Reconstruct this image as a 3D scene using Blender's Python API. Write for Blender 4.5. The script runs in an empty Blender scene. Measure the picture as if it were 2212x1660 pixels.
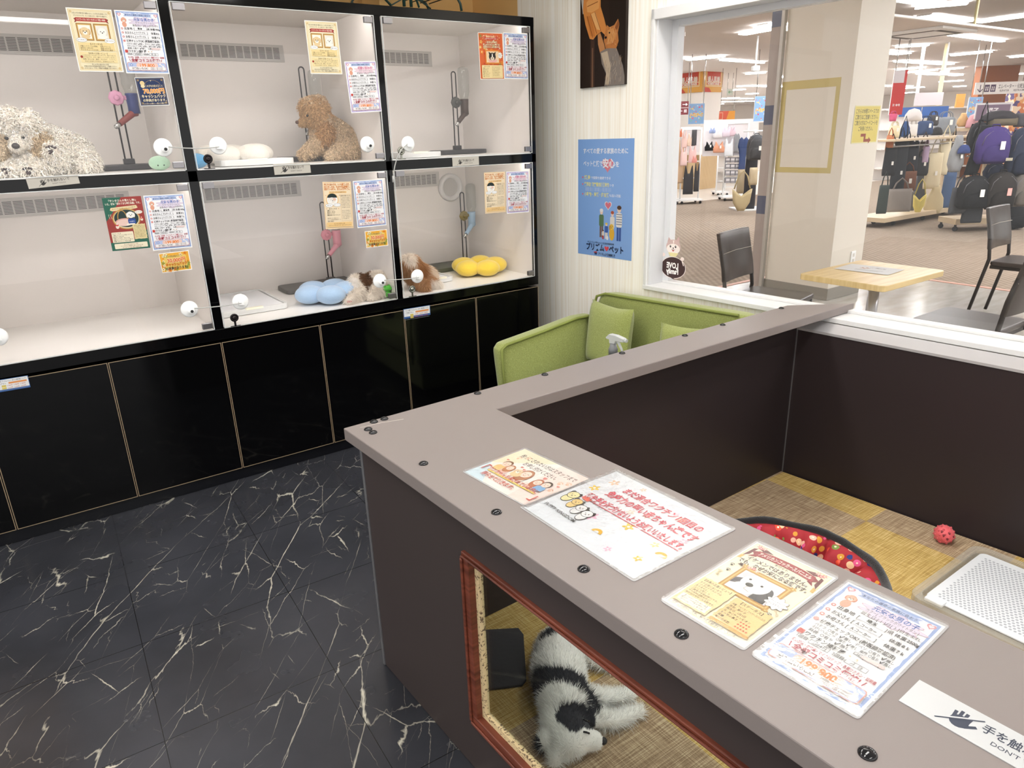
import bpy, bmesh, math, random
import numpy as np
from mathutils import Vector, Matrix
random.seed(7); RNG = np.random.default_rng(7)
SC = bpy.context.scene; COL = SC.collection
PI = math.pi

# ---------------------------------------------------------------- camera
FPX, YAW, PITCH, ROLL = 1523.15, math.radians(55.275), math.radians(19.429), math.radians(-1.852)
CAM = np.array([-2.3992, -3.1297, 1.4693])
_fw = np.array([math.cos(PITCH)*math.cos(YAW), math.cos(PITCH)*math.sin(YAW), -math.sin(PITCH)])
_r = np.array([math.sin(YAW), -math.cos(YAW), 0.0]); _u = np.cross(_r, _fw)
_R = _r*math.cos(ROLL)+_u*math.sin(ROLL); _U = -_r*math.sin(ROLL)+_u*math.cos(ROLL)
cd = bpy.data.cameras.new('camera'); cam = bpy.data.objects.new('camera', cd); COL.objects.link(cam)
cd.sensor_fit = 'HORIZONTAL'; cd.sensor_width = 36.0; cd.lens = FPX/2212*36.0
cd.clip_start = 0.02; cd.clip_end = 200
cam.matrix_world = Matrix(((_R[0], _U[0], -_fw[0], CAM[0]), (_R[1], _U[1], -_fw[1], CAM[1]), (_R[2], _U[2], -_fw[2], CAM[2]), (0, 0, 0, 1)))
SC.camera = cam
# a pixel of the photograph turned into a point on a plane of the room
def _ray(a, b): return _fw+_R*((a-1106)/FPX)-_U*((b-830)/FPX)
def at_plane(a, b, P0, n):
    q = _ray(a, b); n = np.array(n, float); return CAM+q*(((np.array(P0)-CAM)@n)/(q@n))
def at_z(a, b, z): return at_plane(a, b, (0, 0, z), (0, 0, 1))
def at_y(a, b, y): return at_plane(a, b, (0, y, 0), (0, 1, 0))
def at_x(a, b, x): return at_plane(a, b, (x, 0, 0), (1, 0, 0))
# the window wall: a point, its direction (towards the viewer's right), its normal into the shop
WB = np.array([0.288, -1.367, 0.0]); WD = np.array([0.0727, -0.9974, 0.0]); WN = np.array([-0.9974, -0.0727, 0.0])
def wall_pt(t, z, off=0.0): return WB+WD*t+WN*off+np.array([0, 0, z])
def at_wall(a, b, off=0.0):
    p = at_plane(a, b, WB+WN*off, WN); return (p-WB)@WD, p[2]

# ---------------------------------------------------------------- exposure, world
SC.view_settings.view_transform = 'Standard'; SC.view_settings.look = 'None'
SC.view_settings.exposure = 0.38; SC.view_settings.gamma = 1.0; SC.view_settings.use_curve_mapping = False
w = bpy.data.worlds.new('world'); SC.world = w; w.use_nodes = True
w.node_tree.nodes['Background'].inputs[0].default_value = (1.0, 0.985, 0.97, 1)
w.node_tree.nodes['Background'].inputs[1].default_value = 1.35
SHOP_PANEL, MALL_TUBE, CASE_FILL = 14.0, 38.0, 13.0       # strengths of the lamps' faces and of the compartments' added fill

# ---------------------------------------------------------------- materials
def lin(c):
    if isinstance(c, str):
        c = c.lstrip('#'); c = c if len(c) == 6 else ''.join(q*2 for q in c); c = [int(c[i:i+2], 16)/255 for i in (0, 2, 4)]
    return tuple((v/12.92 if v <= .04045 else ((v+.055)/1.055)**2.4) for v in c[:3])+(1.0,)
MATS = {}
def mat(name, col='#808080', rough=.5, metal=0.0, spec=.5, coat=0.0, bump=0.0, bscale=200, emit=0.0, sheen=0.0, trans=0.0, alpha=1.0, ior=1.45, detail=2):
    if name in MATS: return MATS[name]
    m = bpy.data.materials.new(name); m.use_nodes = True; b = m.node_tree.nodes['Principled BSDF']; nt = m.node_tree
    b.inputs['Base Color'].default_value = lin(col); b.inputs['Roughness'].default_value = rough; b.inputs['Metallic'].default_value = metal
    b.inputs['Specular IOR Level'].default_value = spec; b.inputs['Coat Weight'].default_value = coat; b.inputs['Coat Roughness'].default_value = .05
    b.inputs['IOR'].default_value = ior; b.inputs['Transmission Weight'].default_value = trans; b.inputs['Alpha'].default_value = alpha
    if sheen: b.inputs['Sheen Weight'].default_value = sheen; b.inputs['Sheen Roughness'].default_value = .5
    if emit:
        b.inputs['Emission Color'].default_value = lin(col); b.inputs['Emission Strength'].default_value = emit
    if bump:
        tc = nt.nodes.new('ShaderNodeTexCoord'); n = nt.nodes.new('ShaderNodeTexNoise'); n.inputs['Scale'].default_value = bscale; n.inputs['Detail'].default_value = detail
        bp = nt.nodes.new('ShaderNodeBump'); bp.inputs['Strength'].default_value = bump; bp.inputs['Distance'].default_value = .002
        nt.links.new(tc.outputs['Object'], n.inputs['Vector']); nt.links.new(n.outputs['Fac'], bp.inputs['Height']); nt.links.new(bp.outputs[0], b.inputs['Normal'])
    MATS[name] = m; return m
class NT:      # tiny node-tree helper
    def __init__(s, m): s.nt = m.node_tree; s.b = m.node_tree.nodes['Principled BSDF']
    def n(s, t, **k):
        x = s.nt.nodes.new('ShaderNode'+t)
        for a, v in k.items():
            if a.startswith('i_'):
                key = a[2:]; key = int(key) if key.isdigit() else key
                x.inputs[key].default_value = v
            else: setattr(x, a, v)
        return x
    def l(s, a, b): s.nt.links.new(a, b)
    def math(s, op, a, b=None, c=None, clamp=False):
        x = s.n('Math', operation=op, use_clamp=clamp)
        for i, v in enumerate((a, b, c)):
            if v is None: continue
            if hasattr(v, 'links'): s.l(v, x.inputs[i])
            else: x.inputs[i].default_value = v
        return x.outputs[0]
    def mix(s, f, a, b):
        x = s.n('Mix', data_type='RGBA')
        for i, v in ((0, f), (6, a), (7, b)):
            if hasattr(v, 'links'): s.l(v, x.inputs[i])
            else: x.inputs[i].default_value = v
        return x.outputs[2]
    def ramp(s, fac, stops, interp='LINEAR'):
        x = s.n('ValToRGB'); r = x.color_ramp; r.interpolation = interp
        while len(r.elements) < len(stops): r.elements.new(.5)
        for e, (p, c) in zip(r.elements, stops): e.position = p; e.color = c
        s.l(fac, x.inputs[0]); return x.outputs[0]
    def obj(s, scale=(1, 1, 1), rot=(0, 0, 0), loc=(0, 0, 0)):
        tc = s.n('TexCoord'); mp = s.n('Mapping'); mp.inputs['Scale'].default_value = scale; mp.inputs['Rotation'].default_value = rot; mp.inputs['Location'].default_value = loc
        s.l(tc.outputs['Object'], mp.inputs[0]); return mp.outputs[0]
def glassy(name, tint='#ffffff', rough=0.0, strength=1.0, bump=0.0, bscale=30.0, ior=1.45):
    # thin clear sheet: lets light straight through, mirrors by Fresnel
    if name in MATS: return MATS[name]
    m = bpy.data.materials.new(name); m.use_nodes = True; nt = m.node_tree; nt.nodes.remove(nt.nodes['Principled BSDF'])
    out = nt.nodes['Material Output']; t = nt.nodes.new('ShaderNodeBsdfTransparent'); g = nt.nodes.new('ShaderNodeBsdfGlossy')
    t.inputs[0].default_value = lin(tint); g.inputs['Roughness'].default_value = rough
    ge = nt.nodes.new('ShaderNodeNewGeometry'); dt = nt.nodes.new('ShaderNodeVectorMath'); dt.operation = 'DOT_PRODUCT'
    nt.links.new(ge.outputs['Incoming'], dt.inputs[0]); nt.links.new(ge.outputs['True Normal'], dt.inputs[1])
    def mth(op, x, y=None, cl=False):
        q = nt.nodes.new('ShaderNodeMath'); q.operation = op; q.use_clamp = cl
        for i, v in enumerate((x, y)):
            if v is None: continue
            if hasattr(v, 'links'): nt.links.new(v, q.inputs[i])
            else: q.inputs[i].default_value = v
        return q.outputs[0]
    f0 = ((ior-1)/(ior+1))**2     # Schlick, the same from both sides of the sheet
    p5 = mth('POWER', mth('SUBTRACT', 1.0, mth('ABSOLUTE', dt.outputs['Value']), True), 5.0)
    fr_ = mth('MULTIPLY', mth('ADD', mth('MULTIPLY', p5, 1-f0), f0), strength, True)
    mx = nt.nodes.new('ShaderNodeMixShader'); nt.links.new(fr_, mx.inputs[0])
    nt.links.new(t.outputs[0], mx.inputs[1]); nt.links.new(g.outputs[0], mx.inputs[2]); nt.links.new(mx.outputs[0], out.inputs[0])
    if bump:
        tc = nt.nodes.new('ShaderNodeTexCoord'); n = nt.nodes.new('ShaderNodeTexNoise'); n.inputs['Scale'].default_value = bscale; n.inputs['Detail'].default_value = 3
        bp = nt.nodes.new('ShaderNodeBump'); bp.inputs['Strength'].default_value = bump; bp.inputs['Distance'].default_value = .002
        nt.links.new(tc.outputs['Object'], n.inputs['Vector']); nt.links.new(n.outputs['Fac'], bp.inputs['Height'])
        nt.links.new(bp.outputs[0], g.inputs['Normal'])
    MATS[name] = m; return m
def attr_mat(name, rough=.6, spec=.3, bump=0.0, bscale=300, coat=0.0, sheen=0.0, sss=0.0):
    # colour printed or dyed into the surface, stored with the mesh
    if name in MATS: return MATS[name]
    m = mat(name, rough=rough, spec=spec, bump=bump, bscale=bscale, coat=coat, sheen=sheen)
    a = m.node_tree.nodes.new('ShaderNodeVertexColor'); a.layer_name = 'Col'
    m.node_tree.links.new(a.outputs[0], m.node_tree.nodes['Principled BSDF'].inputs['Base Color'])
    return m

# ---------------------------------------------------------------- mesh building
def world_loc(o):
    v = Vector((0, 0, 0))
    while o is not None: v += o.location; o = o.parent
    return v
class MB:
    def __init__(s): s.v = []; s.f = []; s.m = []; s.sm = []; s.M = Matrix.Identity(4)
    def add(s, vs, fs, m=0, smooth=False):
        o = len(s.v); M = s.M
        s.v += [tuple(M @ Vector(p)) for p in vs]; s.f += [tuple(i+o for i in f) for f in fs]; s.m += [m]*len(fs); s.sm += [smooth]*len(fs); return s
    def box(s, a, b, m=0):
        (x0, y0, z0), (x1, y1, z1) = [min(p, q) for p, q in zip(a, b)], [max(p, q) for p, q in zip(a, b)]
        return s.add([(x0, y0, z0), (x1, y0, z0), (x1, y1, z0), (x0, y1, z0), (x0, y0, z1), (x1, y0, z1), (x1, y1, z1), (x0, y1, z1)],
                     [(0, 3, 2, 1), (4, 5, 6, 7), (0, 1, 5, 4), (1, 2, 6, 5), (2, 3, 7, 6), (3, 0, 4, 7)], m)
    def obox(s, o, ax, ay, az, m=0):   # oriented box from a corner and three edge vectors
        o, ax, ay, az = map(Vector, (o, ax, ay, az))
        if ax.cross(ay).dot(az) < 0: o = o+ax; ax = -ax
        p = [o, o+ax, o+ax+ay, o+ay]; p += [q+az for q in p]
        return s.add(p, [(0, 3, 2, 1), (4, 5, 6, 7), (0, 1, 5, 4), (1, 2, 6, 5), (2, 3, 7, 6), (3, 0, 4, 7)], m)
    def prism(s, poly, d, m=0, smooth=False):    # 3-D polygon extruded by vector d
        P = [Vector(p) for p in poly]; d = Vector(d); n = len(P)
        nr = sum(((P[i]-P[0]).cross(P[(i+1) % n]-P[0]) for i in range(n)), Vector())
        if nr.dot(d) < 0: P.reverse()
        fs = [tuple(reversed(range(n))), tuple(range(n, 2*n))]
        s.add(P+[p+d for p in P], fs, m, False)
        o = len(s.v)-2*n; side = [(o+i, o+(i+1) % n, o+n+(i+1) % n, o+n+i) for i in range(n)]
        s.f += side; s.m += [m]*n; s.sm += [smooth]*n; return s
    def tube(s, path, r, n=8, m=0, cap=True, closed=False, rz=None):
        P = [Vector(p) for p in path]; k = len(P); R = r if isinstance(r, (list, tuple)) else [r]*k
        vs = []; nrm = None
        for i in range(k):
            a = P[(i+1) % k if closed else min(i+1, k-1)]; b = P[(i-1) % k if closed else max(i-1, 0)]; t = (a-b).normalized()
            if nrm is None: nrm = t.orthogonal().normalized()
            nrm = (nrm-t*nrm.dot(t)); nrm = nrm.normalized() if nrm.length > 1e-6 else t.orthogonal().normalized()
            bn = t.cross(nrm)
            for j in range(n):
                an = 2*PI*j/n; vs.append(P[i]+(nrm*math.cos(an)+bn*math.sin(an))*R[i])
        fs = []
        for i in range(k if closed else k-1):
            i2 = (i+1) % k
            for j in range(n): fs.append((i*n+j, i*n+(j+1) % n, i2*n+(j+1) % n, i2*n+j))
        s.add(vs, fs, m, True)
        if cap and not closed:
            o = len(s.v)-k*n; s.f += [tuple(o+j for j in reversed(range(n))), tuple(o+(k-1)*n+j for j in range(n))]; s.m += [m]*2; s.sm += [False]*2
        return s
    def cyl(s, p0, p1, r0, r1=None, n=16, m=0): return s.tube([p0, p1], [r0, r0 if r1 is None else r1], n, m)
    def lathe(s, prof, c=(0, 0, 0), axis=(0, 0, 1), n=24, m=0, smooth=True):
        c = Vector(c); ax = Vector(axis).normalized(); e = ax.orthogonal().normalized(); g = ax.cross(e); vs = []
        for r, z in prof:
            for j in range(n):
                a = 2*PI*j/n; vs.append(c+ax*z+(e*math.cos(a)+g*math.sin(a))*r)
        k = len(prof); fs = [(i*n+j, i*n+(j+1) % n, (i+1)*n+(j+1) % n, (i+1)*n+j) for i in range(k-1) for j in range(n)]
        s.add(vs, fs, m, smooth); o = len(s.v)-k*n
        if prof[0][0] > 1e-5: s.f.append(tuple(o+j for j in reversed(range(n)))); s.m.append(m); s.sm.append(False)
        if prof[-1][0] > 1e-5: s.f.append(tuple(o+(k-1)*n+j for j in range(n))); s.m.append(m); s.sm.append(False)
        return s
    def ball(s, c, r, nu=16, nv=10, m=0, fn=None):
        r = (r, r, r) if not isinstance(r, (list, tuple)) else r; vs = []
        for i in range(nv+1):
            th = PI*i/nv
            for j in range(nu):
                ph = 2*PI*j/nu; d = Vector((math.sin(th)*math.cos(ph), math.sin(th)*math.sin(ph), math.cos(th)))
                k = fn(d) if fn else 1.0
                vs.append((c[0]+d.x*r[0]*k, c[1]+d.y*r[1]*k, c[2]+d.z*r[2]*k))
        fs = [(i*nu+j, (i+1)*nu+j, (i+1)*nu+(j+1) % nu, i*nu+(j+1) % nu) for i in range(nv) for j in range(nu)]
        return s.add(vs, fs, m, True)
    def mesh(s, name, mats, org=(0, 0, 0)):
        me = bpy.data.meshes.new(name); ox, oy, oz = org
        me.from_pydata([(x-ox, y-oy, z-oz) for x, y, z in s.v], [], s.f)
        for mm in (mats if isinstance(mats, (list, tuple)) else [mats]): me.materials.append(mm)
        me.polygons.foreach_set('material_index', s.m); me.polygons.foreach_set('use_smooth', s.sm); me.update(); return me
    def build(s, name, mats, parent=None, bevel=0, seg=2, subd=0, weld=False, local=False):
        org = world_loc(parent) if (parent is not None and not local) else (0, 0, 0)
        me = s.mesh(name, mats, org)
        if weld:
            bm = bmesh.new(); bm.from_mesh(me); bmesh.ops.remove_doubles(bm, verts=bm.verts, dist=1e-5); bm.to_mesh(me); bm.free()
        o = bpy.data.objects.new(name, me); COL.objects.link(o); o.parent = parent
        if bevel:
            b = o.modifiers.new('bevel', 'BEVEL'); b.width = bevel; b.segments = seg; b.limit_method = 'ANGLE'; b.angle_limit = .6
        if subd:
            b = o.modifiers.new('subd', 'SUBSURF'); b.levels = subd; b.render_levels = subd
        return o
    def single(s, name, mats, loc, **k):     # a thing that is one mesh, origin at loc, mesh given in world coordinates
        me = s.mesh(name, mats, loc); o = bpy.data.objects.new(name, me); o.location = loc; COL.objects.link(o)
        if k.get('bevel'):
            b = o.modifiers.new('bevel', 'BEVEL'); b.width = k['bevel']; b.segments = 2; b.limit_method = 'ANGLE'; b.angle_limit = .6
        if k.get('subd'):
            b = o.modifiers.new('subd', 'SUBSURF'); b.levels = b.render_levels = k['subd']
        return o
def tag(o, label=None, cat=None, group=None, kind=None):
    if label: o['label'] = label
    if cat: o['category'] = cat
    if group: o['group'] = group
    if kind: o['kind'] = kind
    return o
def thing(name, label, cat, loc=(0, 0, 0), group=None, rotz=0.0):
    o = bpy.data.objects.new(name, None); o.empty_display_size = .05; COL.objects.link(o); o.location = tuple(float(c) for c in loc); o.rotation_euler = (0, 0, rotz)
    return tag(o, label, cat, group)
def struct(o): o['kind'] = 'structure'; return o
def copy_tree(o, parent=None):
    c = o.copy(); COL.objects.link(c)
    if parent is not None: c.parent = parent
    for ch in list(o.children): copy_tree(ch, c)
    return c
def arc(c, r, a0, a1, n, ax=(1, 0, 0), ay=(0, 0, 1)):
    c = Vector(c); ax = Vector(ax); ay = Vector(ay)
    return [c+ax*(r*math.cos(a0+(a1-a0)*i/n))+ay*(r*math.sin(a0+(a1-a0)*i/n)) for i in range(n+1)]
def rrect(w, h, r, n=4):
    pts = []
    for cx, cy, a in ((w/2-r, h/2-r, 0), (-w/2+r, h/2-r, PI/2), (-w/2+r, -h/2+r, PI), (w/2-r, -h/2+r, 1.5*PI)):
        pts += [(cx+r*math.cos(a+PI/2*i/n), cy+r*math.sin(a+PI/2*i/n)) for i in range(n+1)]
    return pts
# ================================================================ SETTING: the shop
m_floor = mat('black_marble_tile', '#2c2c2f', rough=.2, spec=.5)
k = NT(m_floor)
rot = (0, 0, math.radians(-2.2))
base = k.obj()
# dark cloudy ground
n1 = k.n('TexNoise', i_Scale=2.2, i_Detail=6.0); k.l(base, n1.inputs['Vector'])
ground = k.ramp(n1.outputs['Fac'], [(.3, lin('#2a2b30')), (.7, lin('#3b3c42'))])
# veins: broken, mostly diagonal cracks
def vein(rotz, sc, width, seed, gate_lo, gate_hi, gsc):
    mp = k.n('Mapping'); mp.inputs['Scale'].default_value = sc; mp.inputs['Location'].default_value = (seed, seed*1.7, 0)
    k.l(k.obj(rot=(0, 0, -rotz)), mp.inputs[0]); v = mp.outputs[0]
    nz = k.n('TexNoise', i_Scale=1.6, i_Detail=5.0, i_Roughness=.62); k.l(v, nz.inputs['Vector'])
    ad = k.n('VectorMath', operation='SCALE'); k.l(nz.outputs['Color'], ad.inputs[0]); ad.inputs['Scale'].default_value = .24
    a2 = k.n('VectorMath', operation='ADD'); k.l(v, a2.inputs[0]); k.l(ad.outputs[0], a2.inputs[1])
    vo = k.n('TexVoronoi', feature='DISTANCE_TO_EDGE', i_Scale=1.0); k.l(a2.outputs[0], vo.inputs['Vector'])
    g = k.n('TexNoise', i_Scale=gsc, i_Detail=3.0); k.l(v, g.inputs['Vector'])
    gate = k.n('MapRange', i_1=gate_lo, i_2=gate_hi); k.l(g.outputs['Fac'], gate.inputs[0])
    wd_ = k.math('MULTIPLY', gate.outputs[0], width)
    ln = k.math('SUBTRACT', 1.0, k.math('DIVIDE', vo.outputs['Distance'], k.math('ADD', wd_, .0004)), clamp=True)
    return k.math('MULTIPLY', ln, gate.outputs[0], clamp=True)
v1 = vein(math.radians(54), (1.2, 4.4, 1), .013, 3.1, .47, .66, 2.0)
v2 = vein(math.radians(62), (1.7, 7.0, 1), .010, 9.4, .45, .70, 1.5)
v3 = vein(math.radians(100), (2.0, 4.2, 1), .011, 17.2, .52, .70, 2.4)
v4 = vein(math.radians(5), (2.4, 5.0, 1), .007, 31.7, .53, .72, 2.0)
v5 = vein(math.radians(47), (2.6, 9.0, 1), .010, 47.3, .46, .70, 1.7)
veins = k.math('MAXIMUM', k.math('MAXIMUM', v1, k.math('MAXIMUM', v2, k.math('MULTIPLY', v5, .8))), k.math('MAXIMUM', v3, k.math('MULTIPLY', v4, .6)))
col = k.mix(veins, ground, lin('#cfc9b8'))
# tile joints every 0.459 m
br = k.n('TexBrick', offset=0.0, i_Scale=1.0); br.inputs['Mortar Size'].default_value = .0011; br.inputs['Brick Width'].default_value = .459; br.inputs['Row Height'].default_value = .459; br.inputs['Mortar Smooth'].default_value = 0
jv = k.obj(rot=(0, 0, math.radians(2.2)), loc=(.459*4+.0, 1.5+.0, 0)); k.l(jv, br.inputs['Vector'])
col2 = k.mix(br.outputs['Fac'], col, lin('#17171a'))
k.l(col2, k.b.inputs['Base Color'])
rn = k.n('TexNoise', i_Scale=5.0, i_Detail=4.0); k.l(base, rn.inputs['Vector'])
rr = k.n('MapRange', i_1=.3, i_2=.7, i_3=.16, i_4=.3); k.l(rn.outputs['Fac'], rr.inputs[0]); k.l(rr.outputs[0], k.b.inputs['Roughness'])
b = MB(); b.add([(-7, -7, 0), (.75, -7, 0), (.19, .9, 0), (-7, .9, 0)], [(0, 1, 2, 3)])
struct(b.build('floor', m_floor))
# wallpaper with fine vertical stripes
m_wp = mat('striped_wallpaper', '#efe9db', rough=.75, spec=.2); k = NT(m_wp)
v = k.obj(scale=(95, 95, 1.2)); nz = k.n('TexNoise', i_Scale=1.0, i_Detail=3.0); k.l(v, nz.inputs['Vector'])
k.l(k.ramp(nz.outputs['Fac'], [(.32, lin('#efe6d6')), (.5, lin('#f8f3e8')), (.72, lin('#fcf9f2'))]), k.b.inputs['Base Color'])
bp = k.n('Bump', i_Strength=.25, i_Distance=.001); k.l(nz.outputs['Fac'], bp.inputs['Height']); k.l(bp.outputs[0], k.b.inputs['Normal'])
T0, T1 = -1.763, 2.6           # wall from behind the showcase to beyond the frame
WT = .145                      # wall thickness (outwards)
OP0, ZL, ZH, ZW = -.780, .702, 1.963, .7225   # window opening: left edge, sill underside, head
def wall_box(t0, t1, z0, z1, off0, off1, bld, m=0):
    p = wall_pt(t0, z0, off0); return bld.obox(p, tuple(WD*(t1-t0)), (0, 0, z1-z0), tuple(WN*(off1-off0)), m)
b = MB(); wall_box(T0, OP0, 0, 2.52, -WT, 0, b); wall_box(OP0, T1, 0, ZL, -WT, 0, b); wall_box(OP0, T1, ZH, 2.52, -WT, 0, b)
struct(b.build('wall_window', m_wp))
m_seam = mat('wallpaper_seam', '#ddd5c6', rough=.8)
b = MB(); wall_box(-1.366, -1.3645, .0, 2.5, 0, .0006, b); struct(b.build('trim_5', m_seam))
m_or = mat('orange_back_wall', '#e2b777', rough=.7)
b = MB(); b.box((-4.2, .80, 0), (.3, .86, 2.52)); struct(b.build('wall_back', m_or))
b = MB(); wall_box(T0-.52, T0, 0, 2.52, -.10, 0, b); struct(b.build('wall_side', m_or))
m_ceil = mat('shop_ceiling', '#eeece6', rough=.8)
b = MB(); b.box((-7, -7, 2.5), (.3, .86, 2.55)); struct(b.build('ceiling', m_ceil))
# window casing
m_wh = mat('white_casing', '#dfdedd', rough=.35, spec=.4)
m_whb = mat('white_jamb', '#d6d6d8', rough=.4, spec=.4)
b = MB(); wall_box(OP0-.018, OP0+.0, ZL, ZH+.028, 0, .016, b); wall_box(OP0-.018, T1, ZH-.016, ZH+.028, 0, .016, b); struct(b.build('trim_1', m_wh, bevel=.002))
b = MB(); wall_box(OP0-.018, T1, ZL-.0, ZW, -.02, .02, b); wall_box(OP0, T1, ZL, ZW, -.145, -.02, b)
wall_box(OP0, T1, ZW, ZW+.012, -.145, -.10, b); struct(b.build('trim_2', m_wh, bevel=.002))
b = MB(); wall_box(OP0, OP0+.012, ZW, ZH, -.145, .0, b); wall_box(OP0+.012, OP0+.048, ZW+.012, ZH-.012, -.145, -.10, b); struct(b.build('trim_3', m_whb, bevel=.001))
b = MB(); wall_box(OP0, T1, ZH-.012, ZH, -.145, .0, b); wall_box(OP0+.048, T1, ZH-.04, ZH-.012, -.145, -.10, b); struct(b.build('trim_4', m_whb, bevel=.001))
m_win = glassy('window_glass', '#fafbfa', strength=.5)
b = MB(); wall_box(OP0+.048, T1, ZW+.012, ZH-.04, -.153, -.147, b); struct(b.build('window_1', m_win))
# lamps of the shop: flat panels under the ceiling, behind and beside the viewer
m_lamp = mat('shop_lamp_face', '#fffdf9', emit=SHOP_PANEL); m_lrim = mat('lamp_rim', '#e8e8e6', rough=.4)
def shop_lamp(x, y, sx, sy, label):
    t = thing('ceiling_light', label, 'ceiling light', (x, y, 2.5), 'ceiling lights of the shop')
    b = MB(); b.box((x-sx/2, y-sy/2, 2.482), (x+sx/2, y+sy/2, 2.486)); b.build('diffuser', m_lamp, t)
    b = MB()
    for s in (-1, 1):
        b.box((x+s*sx/2, y-sy/2-.02, 2.475), (x+s*(sx/2+.02), y+sy/2+.02, 2.4995)); b.box((x-sx/2, y+s*sy/2, 2.475), (x+sx/2, y+s*(sy/2+.02), 2.4995))
    b.build('frame', m_lrim, t)
for x, y, sx, sy, l in [(-.06, -1.45, .16, 1.3, 'long ceiling light beside the window wall'), (-1.3, -1.0, 1.2, .3, 'ceiling light over the aisle before the showcase'), (-2.9, -1.0, 1.2, .3, 'ceiling light over the aisle at the left'),
                     (-1.3, -2.6, 1.2, .3, 'ceiling light over the puppy pen'), (-2.9, -2.6, 1.2, .3, 'ceiling light over the viewer'), (-2.1, -4.4, 1.2, .3, 'ceiling light behind the viewer')]:
    shop_lamp(x, y, sx, sy, l)
# ================================================================ the showcase for the puppies
m_blk = mat('black_gloss_laminate', '#060607', rough=.07, spec=.32)
m_lin = mat('white_liner', '#e4dfda', rough=.45, spec=.3)
m_linf = mat('white_liner_floor', '#f2f0ec', rough=.3, spec=.4)
m_grl = mat('grey_vent', '#bdbab6', rough=.5)
m_slot = mat('vent_slot', '#5d5b5a', rough=.8)
m_pane = glassy('showcase_glass', '#fdfcfc', strength=.8)
m_edge = mat('ground_glass_edge', '#d6d9d8', rough=.3)
m_clip = mat('satin_metal_clip', '#8d8a8c', rough=.28, metal=.9)
m_tan = mat('tan_edge_band', '#8d7a62', rough=.5)
m_fill = mat('case_fill_face', '#fffcf8', emit=CASE_FILL)  # glowing face of the added compartment fill
XD = [-2.64, -2.60, -1.765, -1.728, -.901, -.869, -.055, -.028]        # divider edges, left to right
ZT, ZTI, ZS1, ZS0, ZB, ZD = 2.021, 1.978, 1.379, 1.332, .7265, .676
YB = .672
case = thing('puppy_showcase', 'tall black framed showcase with six glass fronted puppy compartments in two rows', 'showcase', (-1.33, .36, ZD))
b = MB()
b.box((XD[0], -.001, ZTI), (XD[7], .014, ZT)); b.box((XD[0], .014, ZT-.004), (XD[7], .70, ZT)); b.box((XD[0], -.001, ZD), (XD[7], .70, ZB-.004)); b.box((XD[0], 0, ZS0), (XD[7], .014, ZS1-.004))
for i in range(4): b.box((XD[2*i], 0, ZD), (XD[2*i+1], .68, ZT))
b.box((XD[0], .68, ZD), (XD[7], .70, ZT)); b.build('frame', m_blk, case, bevel=.0015)
def grille(x0, x1, z0, z1, nc, nr):
    b = MB(); b.box((x0, YB-.006, z0), (x1, YB-.0005, z1))
    mx = .018; cw = (x1-x0-2*mx)/nc; rh = (z1-z0-.024)/nr
    for i in range(nc):
        for j in range(nr):
            x = x0+mx+i*cw; z = z0+.012+j*rh
            b.box((x+.002, YB-.0067, z+rh*.3), (x+cw-.004, YB-.0057, z+rh*.78), 1)
    return b
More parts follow.
